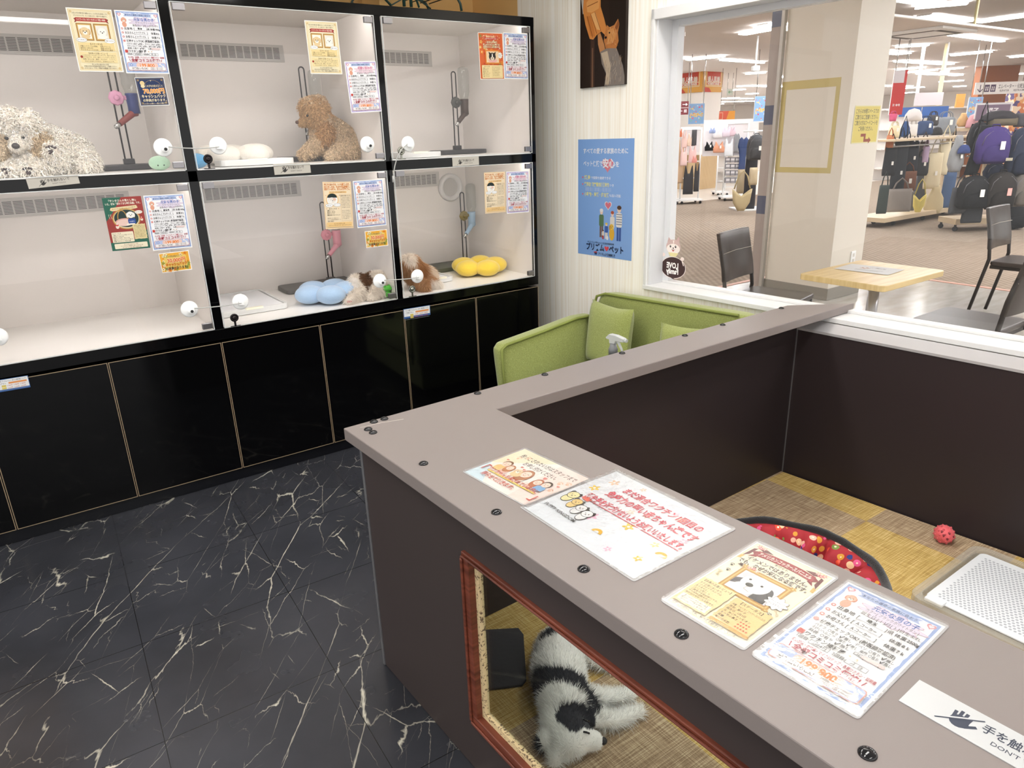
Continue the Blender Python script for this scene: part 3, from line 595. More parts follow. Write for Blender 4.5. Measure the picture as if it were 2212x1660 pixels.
def orange_profile(w, h):        # pale orange sheet with a round picture
    s = Sheet(w, h, '#fbe8c8', H=141.4); H = s.H; br = '#3f3026'; og = '#e98a37'
    s.frame(1.5, 1.5, 97, H-3, 1.2, '#f2bd79')
    for i, t in enumerate(('気になるあの子は、いつも寝ています。', 'おとなしさは、もはや天然記念物。', '起きている時の、甘えん坊がすごい。')): s.text(t, 50, 8+i*7, 6.2, og, 'c', .03, 90, out='#8a4a17', outw=.02, res=1)
    s.rr(20, 28, 62, 6, 2, '#f4c98c'); s.text('シーズー ゴールド&ホワイト', 51, 31, 3.8, br, 'c', .01, 54, res=1)
    s.ell(30, 53, 22, 20, '#f4c98c', 30); s.ell(30, 53, 19, 17.5, '#fffdf8', 30); s.ell(30, 47, 17, 12.5, '#1f2f2e', 26, PI, 2*PI); s.ell(28, 55, 14, 9, '#f6ede2', 20); s.ell(22, 58, 8, 6, '#fdfaf4', 14); s.ell(38, 52, 6, 4, '#f0c6b4', 12); s.ell(31, 56, 1.6, 1.2, '#2a2420', 8); s.ell(25, 54, 1, .8, '#2a2420', 8)
    s.ell(18, 70, 13, 5.4, br, 18); s.ell(18, 70, 12.4, 4.9, '#ffffff', 18); s.ell(46, 69, 13, 5.4, br, 18); s.ell(46, 69, 12.4, 4.9, '#ffffff', 18); s.text('ねむいよ', 18, 70, 3.2, br, 'c', .008, 18, res=1); s.text('だっこして', 46, 69, 3.2, br, 'c', .008, 18, res=1)
    for x, y in ((56, 40), (8, 40), (8, 80), (50, 80)): s.paw(x, y, 1.8, '#e3a45a')
    s.text('【ステータス】', 30, 80, 4, br, 'c', .012, res=1); s.paragraph(['犬種: シーズー', '誕生日: 1月20日', '性格: おっとり', '特徴: 両目のまわりのもよう', '', '好きなこと: ねること', 'とくい: おなかを見せること', '苦手: 早起き'], 9, 85, 3.6, 4.7, br, 'l', .008, 46)
    s.frame(59, 38, 36, 80, .5, '#c79a5a'); s.text('【店長の正直レビュー】', 77, 42, 3.4, br, 'c', .012, 32, res=1)
    s.paragraph(['この子はとにかく寝ます', '朝もひるもよるも寝ます', 'でも起きたときの顔が', 'たまらなくかわいいので', 'みんな起きるのを待って', 'しまいます。だっこする', 'とまた寝てしまいます。', '', 'おとなしい子をお探しの', '方にぴったりの子です。', 'いっしょにおひるねを', 'たのしめる方をまって', 'います。毛なみもよく', 'とても元気です。'], 61.5, 47.5, 3.0, 4.9, br, 'l', .006, 31)
    s.rr(5, 121, 90, 15, 2, '#f6cf8f'); s.paragraph(['【この子に向かない人】', '・つねにいっしょに走りまわりたい方 ・目ざましがわりにしたい方'], 50, 125.5, 3.4, 5, '#7a3f16', 'c', .01, 82)
    return s
def autumn_sheet(w, h):          # red and orange leaf sheet with a photo card
    s = Sheet(w, h, '#fff8ea', H=141.4); H = s.H; rg = random.Random(4)
    s.rect(2, 2, 96, H-4, '#e56a35')
    for i in range(46): s.flower(rg.uniform(6, 94), rg.uniform(6, H-6), rg.uniform(3, 7), rg.choice(['#f3a33c', '#d6452f', '#f7c766', '#8aa24a', '#fbe9c2']), rg.choice(['#fff2cf', '#d6452f']))
    s.cloud(50, 15, 70, 18, '#d6452f', '#fbe3b5'); s.text('運命の出会い', 50, 12, 6, '#ffe9b8', 'c', .03, 50); s.text('チワワ×トイプードル', 50, 18, 4, '#ffffff', 'c', .02, 52, res=1)
    for i, t in enumerate(('一目惚れ注意報!', '見つめられたら最後の', '大きなひとみの男の子')): s.text(t, 50, 29+i*7, 6, '#fff3c9', 'c', .03, 78, out='#b8391f', outw=.05)
    s.rect(24, 52, 58, 42, '#f0913a'); s.rect(28, 56, 50, 34, '#f7d9b0'); s.ell(53, 84, 18, 6, '#f3b8b0', 20); s.ell(52, 72, 14, 12, '#2d2522', 24); s.poly([(40, 68), (37, 57), (47, 62)], '#2d2522'); s.poly([(64, 68), (67, 57), (57, 62)], '#2d2522'); s.ell(52, 78, 8, 6, '#e9d6bd', 16); s.ell(52, 69, 2.4, 7, '#f5ece0', 10); s.ell(47, 71, 2, 2.2, '#0e0c0b', 8); s.ell(57, 71, 2, 2.2, '#0e0c0b', 8); s.ell(52, 76, 2, 1.5, '#15100f', 8)
    s.cloud(84, 68, 20, 20, '#fffdf5', '#c79a5a'); s.text('見ないで', 84, 66, 3.2, INK, 'c', .008, 14, res=1); s.text('てれるよ', 84, 70, 3.2, INK, 'c', .008, 14, res=1)
    s.rr(7, 98, 86, 40, 3, '#f9e2a8'); s.text('【ステータス】', 28, 102, 3.4, '#5a3416', 'c', .012, res=1); s.paragraph(['犬種: ミックス', '性別: 男の子', '誕生日: 11月', '性格: 人なつこい', '特技: おすわり', '毛色: ブラック'], 11, 107.5, 3.4, 5, '#5a3416', 'l', .008, 32)
    s.frame(48, 101, 42, 34, .4, '#c79a5a'); s.paragraph(['だっこするとすぐに', 'おとなしくなります。', 'ひとみが大きくて', 'とても目立つ子です。', 'はじめての方にも', 'おすすめの子です。'], 50, 105, 3.0, 5, '#5a3416', 'l', .006, 38)
    return s
# the places on the glass
fg = lambda a, b: at_y(a, b, -.0095)
EXG, EYG, OFFG = (1, 0, 0), (0, 0, 1), (0, 0, 0)
def glass_sheet(make, name, label, cat, quad, group=None):
    w, h = quad_size(quad, fg); return place_quad(make(w, h), name, label, cat, quad, fg, OFFG, group=group)
QS = {'a': [(142, 16), (241.6, 21), (266.4, 156), (170.8, 154)], 'b': [(248, 21.5), (345, 26.6), (364.4, 160), (270.8, 158)], 'c': [(657.8, 43.4), (728.6, 47.7), (739, 160.4), (670.3, 159.7)], 'd': [(743, 133.2), (811.2, 131.3), (825, 241), (759.2, 244.5)],
      'e': [(1032.4, 70.5), (1087, 71), (1088.5, 172), (1037.5, 171)], 'f': [(1086.5, 70), (1138.5, 73.5), (1141.5, 171.5), (1090, 170)], 'g': [(220.8, 428.4), (305.7, 423.3), (323.8, 535.6), (241.9, 543)], 'h': [(309.6, 422.7), (397, 418.7), (415, 534), (330.4, 542.5)],
      'i': [(694, 394), (756.5, 392), (765, 493), (706, 495)], 'j': [(761, 391.5), (825.5, 387), (836, 486.5), (773, 493)], 'k': [(1044.5, 373), (1091, 371), (1092.5, 458), (1049, 462)], 'l': [(1093.5, 371), (1142.5, 369), (1142, 458.5), (1095, 462)],
      'cash': [(291, 167), (354, 167), (365.5, 227), (303, 230)], 'o1': [(342, 548.5), (408, 540.5), (414, 582.5), (350, 590.5)], 'o2': [(787, 500), (836, 495.5), (838.5, 530.5), (792, 536.5)]}
gp, gi = 'puppy profile sheets on the showcase', 'price sheets on the showcase'
glass_sheet(twin_profile, 'profile_sheet', 'cream sheet with two framed puppies, taped above the cream lying poodle', 'poster', QS['a'], gp)
glass_sheet(lambda w, h: info_sheet(w, h, 0, origin='熊本', weight='900g'), 'price_sheet', 'blue bordered price sheet above the navy cashback card', 'poster', QS['b'], gi)
glass_sheet(twin_profile, 'profile_sheet', 'cream sheet with two framed puppies, above the sitting apricot poodle', 'poster', QS['c'], gp)
glass_sheet(lambda w, h: info_sheet(w, h, 0, boy=False, origin='熊本', weight='900g'), 'price_sheet', 'lilac price sheet with pink heading, right of the sitting apricot poodle', 'poster', QS['d'], gi)
glass_sheet(autumn_sheet, 'profile_sheet', 'orange and red sheet with a black puppy photo, top right compartment', 'poster', QS['e'], gp)
glass_sheet(lambda w, h: info_sheet(w, h, 0, origin='栃木', father='チワワ', weight='1000g'), 'price_sheet', 'blue bordered price sheet beside the orange and red puppy sheet', 'poster', QS['f'], gi)
glass_sheet(santa_sheet, 'profile_sheet', 'red and green sheet showing a white puppy in a basket', 'poster', QS['g'], gp)
glass_sheet(lambda w, h: info_sheet(w, h, 0, origin='鹿児島', father='マルチーズ', weight='900g'), 'price_sheet', 'blue bordered price sheet beside the red and green puppy sheet', 'poster', QS['h'], gi)
glass_sheet(orange_profile, 'profile_sheet', 'pale orange sheet with round puppy picture, hiding part of the pink water bottle stand', 'poster', QS['i'], gp)
glass_sheet(lambda w, h: info_sheet(w, h, 0, origin='埼玉', father='シーズー', mother='シーズー', weight='1200g'), 'price_sheet', 'blue bordered price sheet above the right one of the two yellow cashback cards', 'poster', QS['j'], gi)
glass_sheet(orange_profile, 'profile_sheet', 'pale orange sheet with round puppy picture, above the yellow cushion', 'poster', QS['k'], gp)
glass_sheet(lambda w, h: info_sheet(w, h, 0, boy=False, origin='埼玉', father='シーズー', mother='シーズー', weight='1200g'), 'price_sheet', 'lilac price sheet at the right edge of the lower right door', 'poster', QS['l'], gi)
def cash_navy(w, h):
    s = Sheet(w, h, '#f6f5f0', H=98); H = s.H; s.rect(2, 2, 96, H-4, '#22355f'); s.frame(5, 5, 90, H-10, .6, '#b79a5c'); gd = '#f3e3bd'
    s.ring(56, 26, 26, 16, .8, '#b79a5c', 24, PI, 2*PI); s.ell(22, 20, 8, 8, '#e9cf97', 14); s.ell(22, 30, 7, 6, '#f1ddb0', 14); s.star(52, 12, 3, '#f3e3bd', 4, .3)
    for x, y in ((10, 10), (90, 10), (10, H-10), (90, H-10)): s.flower(x, y, 4, '#b79a5c', '#22355f')
    s.text('この子をお迎え頂くと', 60, 30, 7.5, gd, 'c', .015, 60); s.text('70,000円', 56, 47, 18, '#f0a24a', 'c', .04, 74, out='#fff2d6', outw=.03); s.text('キャッシュバック', 52, 65, 11.5, gd, 'c', .03, 82); s.text('の特典があります。', 53, 79, 9.5, gd, 'c', .02, 80); s.text('この子への想い 一部の犬種です', 52, 90, 5, gd, 'c', .01, 80, res=1); return s
glass_sheet(cash_navy, 'cashback_card', 'navy card offering 70,000 yen cashback on the upper left door', 'card', QS['cash'])
def cash_orange(w, h):
    s = Sheet(w, h, '#fffaf0', H=63); H = s.H; rg = random.Random(2); s.rect(2.5, 2.5, 95, H-5, '#f6b53c'); s.rect(12, 10, 76, H-20, '#f9d470')
    for i in range(26):
        x, y = (rg.uniform(6, 94), rg.choice([rg.uniform(6, 12), rg.uniform(H-12, H-6)])) if i % 2 else (rg.choice([rg.uniform(6, 14), rg.uniform(86, 94)]), rg.uniform(6, H-6))
        s.flower(x, y, rg.uniform(4, 8), rg.choice(['#f08a1e', '#fff3c4', '#f4a02b', '#8fae4b']), '#c9641a')
    s.text('この子をお迎え頂くと', 50, 13, 6, '#5a3216', 'c', .012, 50, res=1); s.text('30,000円', 54, 26, 15, '#f07a1c', 'c', .04, 60, out='#fff6dd', outw=.04); s.text('キャッシュバック', 52, 39, 10, '#f0861c', 'c', .03, 70, out='#8a3d10', outw=.03); s.text('の特典があります♪', 52, 51, 9.5, '#3c2c22', 'c', .02, 72); return s
glass_sheet(cash_orange, 'cashback_card', 'yellow flowered cashback card on the lower left door', 'card', QS['o1'], 'yellow cashback cards')
glass_sheet(cash_orange, 'cashback_card', 'yellow flowered cashback card on the lower middle door', 'card', QS['o2'], 'yellow cashback cards')
# metal "do not touch" plates
m_brush = attr_mat('brushed_steel_print', rough=.35, spec=.5); m_brush.node_tree.nodes['Principled BSDF'].inputs['Metallic'].default_value = .35
def touch_plate(w, h, base='#cbc5ba', ink='#3a3836'):
    s = Sheet(w, h, base, thick=.0012); H = s.H; cx, cy, r = 28, H/2, H*.30
    if H < 25: cx = 29
    s.ell(cx, cy+r*.35, r*.62, r*.7, ink, 16)
    for i, (dx, L) in enumerate(((-.45, .95), (-.15, 1.2), (.16, 1.15), (.46, .9))): s.line([(cx+dx*r, cy+r*.3), (cx+dx*r*1.15, cy+r*.35-r*L)], r*.23, ink)
    s.line([(cx+.4*r, cy+.75*r), (cx+1.05*r, cy+.1*r)], r*.26, ink); s.line([(cx-1.3*r, cy+1.1*r), (cx+1.2*r, cy-1.1*r)], r*.2, base); s.line([(cx-1.3*r, cy+1.22*r), (cx+1.2*r, cy-.98*r)], r*.12, ink)
    s.text('手を触れないで', 60, cy-H*.1, H*.28, ink, 'c', .012, 44); s.text("DON'T TOUCH", 60, cy+H*.22, H*.15, ink, 'c', 0, 30); return s
fp = lambda a, b: at_y(a, b, -.0035)
for q, l in (([(57, 386), (168.5, 375), (171, 396), (61, 409)], 'leftmost steel DON\'T TOUCH plate, under the cream lying poodle'), ([(590.5, 355), (669.5, 350.5), (671.5, 373.5), (593, 378)], 'middle steel DON\'T TOUCH plate, under the sitting apricot poodle'), ([(976, 341), (1034, 338), (1035, 356), (978.5, 360)], 'rightmost steel DON\'T TOUCH plate, below the top right compartment')):
    w, h = quad_size(q, fp); place_quad(touch_plate(w, h), 'warning_plate', l, 'sign', q, fp, (0, 0, 0), group='plates asking not to touch', m=m_brush)
def cupboard_label(w, h):
    s = Sheet(w, h, '#3d68a8', thick=.0012); H = s.H; s.rect(1.5, 1.5, 97, H-8, '#f7f8f8'); s.text('ペット保険プリズムペット 月々の保険料について', 50, 7, 5.5, '#33415f', 'c', .012, 86, res=1); s.text('ご契約プラン', 22, 15, 5, '#33415f', 'c', .012, 30, res=1)
    s.rect(44, 12, 50, 6, '#f2a15f'); s.rect(24, 20, 12, 7, '#f5dd6c'); s.rect(24, 28, 12, 6, '#f5dd6c')
    for x in (40, 58, 76): s.text('1,780円', x+6, 23, 4.6, '#c4552a', 'c', .01, 14, res=1); s.text('2,520円', x+6, 31, 4.6, '#c4552a', 'c', .01, 14, res=1)
    s.text('プラン', 30, 23, 4, '#33415f', res=1); s.text('しっかり', 30, 31, 4, '#33415f', maxw=11, res=1); s.line([(4, 37), (96, 37)], .5, '#b8bfcc'); return s
for q, l in (([(-18, 823), (62, 812), (64, 836), (-14, 851)], 'white and blue insurance label on the leftmost cupboard door in view'), ([(871, 668.5), (928.5, 659.5), (930, 680), (873, 690)], 'white and blue insurance label on the fifth cupboard door from the left')):
    w, h = quad_size(q, fp); place_quad(cupboard_label(w, h), 'insurance_label', l, 'label', q, fp, (0, 0, 0), group='insurance labels on cupboards')
# ---------------------------------------------------------------- wall: canvas picture and blue poster
def canvas(w, h):
    s = Sheet(w, h, '#2a1c15', thick=.018); H = s.H; s.rect(0, 0, 100, H, '#2a1d17'); s.rect(24, 70, 9, H-70, '#4a3226'); s.rect(27, 90, 3, H-90, '#7b5a44'); s.poly([(60, 0), (100, 0), (100, H), (84, H), (70, 90)], '#211712')
    of = H-152
    P = lambda pts: [(x, y+of) for x, y in pts]
    s.poly(P([(0, 8), (18, -14), (38, -8), (24, 22), (6, 40)]), '#cdc6be')
    s.poly(P([(8, 18), (30, 2), (56, 4), (70, 12), (72, 20), (62, 24), (46, 22), (46, 34), (54, 52), (60, 68), (56, 76), (48, 70), (44, 72), (38, 74), (30, 80), (22, 78), (12, 56), (6, 34)]), '#e09149')
    s.poly(P([(14, 24), (32, 12), (44, 22), (42, 36), (26, 40), (16, 38)]), '#f0ab63'); s.poly(P([(24, 42), (34, 40), (42, 56), (46, 68), (38, 66)]), '#f2b673'); s.poly(P([(14, 44), (24, 44), (32, 66), (34, 76), (24, 74)]), '#d07f3b')
    for a, bq in (((24, 42), (38, 72)), ((33, 40), (47, 69)), ((16, 44), (29, 77)), ((16, 30), (40, 26))): s.line(P([a, bq]), 1.0, '#8d4d20')
    s.line(P([(52, 8), (68, 16)]), 1, '#f7c68a')
    s.poly(P([(40, 74), (46, 72), (54, 88), (58, 100), (54, 110), (46, 102), (41, 88)]), '#c98a55')
    s.poly(P([(56, 74), (60, 62), (66, 66), (76, 64), (84, 56), (87, 64), (84, 76), (86, 88), (80, 100), (66, 102), (58, 96), (54, 84)]), '#c77f43'); s.poly(P([(62, 70), (74, 68), (80, 78), (74, 90), (62, 90)]), '#dd9a58'); s.ell(58, 80+of, 2.6, 2, '#191210', 10); s.ell(66, 74+of, 1.6, 1.4, '#191210', 8); s.poly(P([(84, 58), (87, 64), (82, 72), (78, 68)]), '#8f5630')
    s.poly(P([(46, 100), (60, 96), (82, 98), (96, 124), (100, 140), (100, 152), (56, 152), (60, 134), (50, 118)]), '#8b8078'); s.poly(P([(48, 102), (62, 100), (70, 124), (66, 150), (58, 150), (60, 132)]), '#c9b59c')
    rg = random.Random(5)
    for i in range(60):
        x, y = rg.uniform(58, 94), rg.uniform(104, 148); s.line(P([(x, y), (x+rg.uniform(-3, 1), y+rg.uniform(3, 8))]), .5, rg.choice(['#b9aa98', '#6f645d', '#d3c2ab', '#a07850']))
    for i in range(30):
        x, y = rg.uniform(58, 84), rg.uniform(64, 98); s.line(P([(x, y), (x+rg.uniform(-3, 3), y+rg.uniform(2, 6))]), .5, rg.choice(['#e9b07a', '#9a5a2c', '#f0c79a']))
    return s
cw, ch = .304, .455; cc = wall_pt(-1.103, 1.687+ch/2, .0185)
place(canvas(cw, ch), 'canvas_picture', 'dark canvas picture of a hand touching a small brown terrier', 'picture', cc, WD, (0, 0, 1))
def blue_poster(w, h):
    s = Sheet(w, h, '#8cb6f2', H=153.5); H = s.H; wh = '#f6f9ff'; yl = '#f2ee9c'; nv = '#25304f'
    s.text('すべての愛する家族のために', 50, 15, 6.6, wh, 'c', .02, 80); s.heart(55, 32, 10, '#e58794'); s.text('ペット保険で', 28, 31, 6.8, wh, 'c', .02, 36); s.text('安心', 57, 30.5, 11, wh, 'c', .03, 22); s.text('を', 72, 31.5, 6.8, wh, 'c', .02)
    for y, a, bq in ((49, '終身', 'で保険を継続できる'), (58, '業界初! 飼育費用補償特約', 'つき'), (71, '小動物・鳥類・爬虫類', 'も加入可能')):
        s.heart(9, y, 1.6, '#e58794'); s.text(a, 12, y, 5.2, yl, 'l', .03, 46); v, f_, lo, hi = text_mesh(a, .03); W = min(46, (hi[0]-lo[0])*5.2/.88); s.text(bq, 13+W, y+.3, 3.6, wh, 'l', .01, 40, res=1)
    for i in range(3): s.text('※被保険者の責任のもとで飼育が困難になった場合に対象となります', 14, 62.6+i*1.7, 1.4, '#d6e4fa', 'l', 0, 48, res=1)
    s.heart(57, 84, 6.4, '#ffffff'); s.heart(57, 84, 5.4, '#e57a8c')
    def person(x, y0, y1, top, bot, skin, hair, wd):
        hh = (y1-y0); s.rect(x-wd*.36, y0+hh*.55, wd*.32, hh*.43, bot); s.rect(x+wd*.04, y0+hh*.55, wd*.32, hh*.43, bot); s.rr(x-wd/2, y0+hh*.2, wd, hh*.4, wd*.25, top); s.ell(x, y0+hh*.1, wd*.34, hh*.1, skin, 14); s.ell(x, y0+hh*.055, wd*.37, hh*.06, hair, 14)
    person(45, 89, 128, '#5d7f5c', '#7a5a45', '#f5d9c6', '#f2f2f2', 8.5); person(65, 91, 128, '#efe9e0', '#efe9e0', '#f8dccb', '#b5573a', 8); person(77, 83.5, 130.5, '#f4f1ec', '#3b5fa8', '#f5d9c6', '#5a4030', 10.5)
    for i in range(5): s.rect(72.2, 94.5+i*3.2, 9.8, .8, '#4a5a7a')
    person(54.5, 107, 129, '#3f63ae', '#f0e6d8', '#f8dccb', '#e7c84f', 6); person(48.5, 117, 129.5, '#e9e3da', '#c14a44', '#f8dccb', '#5a3a2a', 4.4)
    s.ell(64.5, 121, 4.6, 9, '#e8b73c', 18); s.ell(64, 112, 3.8, 4, '#efc552', 14); s.ell(60.8, 113, 1.4, 3.4, '#d09a2a', 10); s.ell(62.8, 111, .5, .6, nv, 6); s.ell(65.4, 111, .5, .6, nv, 6); s.ell(63.8, 113, .8, .6, nv, 6); s.ell(56.5, 127, 2, 3, '#f4f4f4', 12)
    s.text('SBIプリズム少短のペット生活総合健康保険', 44, 135, 2.6, nv, 'c', .006, 50, res=1); s.text('プリズム', 34, 141.5, 9.2, nv, 'c', .035, 34); s.heart(55.5, 141.5, 4, '#e0505c'); s.text('ペット', 73, 141.5, 9.2, nv, 'c', .035, 26); s.poly([(31, 148), (37, 147), (38, 149), (32, 149.5)], '#d2454c'); s.text('SBI', 35, 150, 3.4, nv, 'c', .04); s.text('プリズム少額短期保険', 56, 150, 3.4, nv, 'c', .02, 32); return s
pw_, ph_ = .394, .605
place(blue_poster(pw_, ph_), 'insurance_poster', 'blue pet insurance poster with a drawn family on the wallpaper', 'poster', wall_pt(-1.090, 1.135, .0014), WD, (0, 0, 1), m=m_print_gloss)
# ================================================================ the puppy pen: counter, panels, window in the front
H0 = .7593
m_top = mat('taupe_laminate', '#827976', rough=.38, spec=.4, bump=.05, bscale=900)
m_tedge = mat('taupe_edge', '#827976', rough=.4)
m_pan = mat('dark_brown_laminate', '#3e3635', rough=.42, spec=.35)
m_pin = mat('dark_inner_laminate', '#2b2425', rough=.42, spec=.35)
m_al = mat('aluminium_strip', '#a9a9ab', rough=.3, metal=.8)
m_mah = mat('mahogany_moulding', '#6b3526', rough=.35, spec=.5); k = NT(m_mah)
v = k.obj(scale=(6, 6, 90)); nz = k.n('TexNoise', i_Scale=1.0, i_Detail=3.0); k.l(v, nz.inputs['Vector']); k.l(k.ramp(nz.outputs['Fac'], [(.35, lin('#54291d')), (.65, lin('#7c4130'))]), k.b.inputs['Base Color'])
PD = np.array([.0365, -.9993, 0]); PN = np.array([-.9993, -.0365, 0]); P0 = np.array([-1.762, -1.504, 0])     # front panel: direction, outward normal, corner
def pp(s, z, off=0.0): return P0+PD*s+PN*off+np.array([0, 0, z])
def pbox(b, s0, s1, z0, z1, o0, o1, m=0): return b.obox(pp(s0, z0, o0), tuple(PD*(s1-s0)), (0, 0, z1-z0), tuple(PN*(o1-o0)), m)
S1 = 1.85
pen = thing('puppy_pen', 'dark brown walled puppy pen with a taupe counter top and a front window', 'pen', (-.8, -2.3, 0))
A_, B_, C_, I_, J_, K_ = (-1.792, -1.472), (.209, -1.415), (.446, -1.574), (-1.405, -1.617), (-1.332, -3.4), (-1.724, -3.4)
b = MB(); b.prism([(x, y, H0-.034) for x, y in (A_, B_, C_, I_, J_, K_)], (0, 0, .034)); top = b.build('counter_top', m_top, pen, bevel=.0025)
BOLTS = [(-1.745, -1.523), (-1.744, -1.551), (-1.711, -1.485), (-1.680, -1.484), (-1.378, -1.478), (-1.124, -1.472), (-.785, -1.463), (-.462, -1.453), (-.242, -1.446), (.146, -1.432), (-1.730, -1.795), (-1.723, -2.085), (-1.714, -2.34), (-1.709, -2.556), (-1.696, -2.835)]
m_bolt = mat('black_dome_cap', '#17171a', rough=.08, spec=.6)
for x, y in BOLTS:
    b = MB(); b.lathe([(.0112, 0), (.0112, .0015), (.0098, .0035), (.0072, .0052), (.004, .0062), (.0004, .0066)], (x, y, H0-.0002), (0, 0, 1), 20); b.build('screw_cap', m_bolt, top)
b = MB(); sc_ = [(-1.756, -1.498), (-1.70, -1.502), (-1.64, -1.518)]; b.tube([(x, y, H0+.0001) for x, y in sc_], .0006, 5); b.build('scratch', mat('pale_scratch', '#cfc6bd', rough=.6), top)
# front panel with its window opening
W0, W1, WZ0, WZ1 = .478, 1.62, .160, .624
b = MB(); pbox(b, 0, W0, .003, H0-.034, -.02, 0); pbox(b, W1, S1, .003, H0-.034, -.02, 0); pbox(b, W0, W1, .003, WZ0, -.02, 0); pbox(b, W0, W1, WZ1, H0-.034, -.02, 0); fr = b.build('front_panel', m_pan, pen)
b = MB(); pbox(b, -.006, .004, .003, H0-.035, -.012, .0035); b.build('corner_strip', m_al, pen, bevel=.001)
b = MB(); f = .026
for a in ((W0, W1, WZ1-f*.35, WZ1+.006), (W0, W1, WZ0-.006, WZ0+f), (W0-.006, W0+f, WZ0+f, WZ1-f*.35), (W1-f, W1+.006, WZ0+f, WZ1-f*.35)): pbox(b, *a, -.02, .008)
for a in ((W0+.004, W1-.004, WZ1-f*.2, WZ1), (W0+.004, W1-.004, WZ0, WZ0+.008), (W0, W0+.008, WZ0+.01, WZ1-.01)): pbox(b, *a, .008, .013)
wf = b.build('window_frame', m_mah, pen, bevel=.002)
m_pb = mat('peeling_cream_bead', '#cdb58c', rough=.7); k = NT(m_pb); nz = k.n('TexNoise', i_Scale=160.0, i_Detail=4.0); k.l(k.obj(), nz.inputs['Vector']); k.l(k.ramp(nz.outputs['Fac'], [(.56, lin('#d9c296')), (.62, lin('#6d5843'))]), k.b.inputs['Base Color'])
b = MB()
for a in ((W0+f, W1-f, WZ0+f, WZ0+f+.016), (W0+f, W0+f+.014, WZ0+f+.016, WZ1-f*.35)): pbox(b, *a, -.02, -.008)
b.build('glazing_bead', m_pb, wf)
b = MB(); pbox(b, W0+f*.5, W1-f*.5, WZ0+f*.5, WZ1-f*.2, -.018, -.0145); b.build('window_pane', glassy('pen_acrylic', '#eef1ef', rough=.02, strength=.6), wf)
# far arm panel, rear panel against the shop wall, inner lining
q0, q1 = np.array([-1.755, -1.522, .003]), np.array([.206, -1.474, .003]); dq = q1-q0; nq = np.array([.0245, -.9997, 0])
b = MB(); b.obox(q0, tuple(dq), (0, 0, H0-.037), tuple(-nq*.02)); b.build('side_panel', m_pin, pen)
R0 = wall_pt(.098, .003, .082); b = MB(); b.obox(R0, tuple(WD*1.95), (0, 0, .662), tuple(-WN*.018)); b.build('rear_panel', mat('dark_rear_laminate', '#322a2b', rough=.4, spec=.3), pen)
b = MB(); p = wall_pt(.05, .668, .084); b.prism([wall_pt(.05, .666, .086), wall_pt(.05, .676, .086), wall_pt(.05, .701, .024), wall_pt(.05, .69, .024)], tuple(WD*2.0)); b.build('ledge_strip', mat('silver_ledge', '#c9c7c8', rough=.3, metal=.4), pen)
b = MB(); b.obox(wall_pt(.0975, .004, .0825), tuple(WD*.006), (0, 0, .66), tuple(WN*.006)); b.build('inner_corner_strip', m_al, pen)
# pen flooring of two-tone carpet tiles
m_car = mat('woven_carpet_tiles', '#b49a66', rough=.9, spec=.1); k = NT(m_car); base_ = k.obj()
ck = k.n('TexChecker', i_Scale=1/.45); mp = k.obj(loc=(-.085/1+.45*10, 1.935+.45*10, .1)); k.l(mp, ck.inputs['Vector'])
def streak(sx, sy):
    n_ = k.n('TexNoise', i_Scale=1.0, i_Detail=2.0); k.l(k.obj(scale=(sx, sy, 1)), n_.inputs['Vector']); return n_.outputs['Fac']
l1 = k.ramp(streak(9, 330), [(.42, (0, 0, 0, 1)), (.62, (1, 1, 1, 1))]); l2 = k.ramp(streak(330, 9), [(.42, (0, 0, 0, 1)), (.62, (1, 1, 1, 1))])
fine = k.n('TexNoise', i_Scale=520.0, i_Detail=1.0); k.l(base_, fine.inputs['Vector'])
th = k.math('ADD', k.math('MULTIPLY', l1, .38), k.math('ADD', k.math('MULTIPLY', l2, .28), k.math('MULTIPLY', fine.outputs['Fac'], .5)))
f1 = k.ramp(th, [(.2, lin('#a98a50')), (.55, lin('#cbaa66')), (.9, lin('#e3cc94'))]); f2 = k.ramp(th, [(.2, lin('#8a725a')), (.55, lin('#af967a')), (.9, lin('#d3bf9f'))])
k.l(k.mix(ck.outputs['Fac'], f1, f2), k.b.inputs['Base Color']); bp = k.n('Bump', i_Strength=.4, i_Distance=.001); k.l(th, bp.inputs['Height']); k.l(bp.outputs[0], k.b.inputs['Normal'])
fl = [(-1.74, -1.52), (.203, -1.474), (.345, -3.42), (-1.69, -3.42)]
b = MB(); b.prism([(x, y, .001) for x, y in fl], (0, 0, .009)); b.single('floor_carpet', m_car, (0, 0, 0)); struct(bpy.data.objects['floor_carpet'])
Z_F = .0102
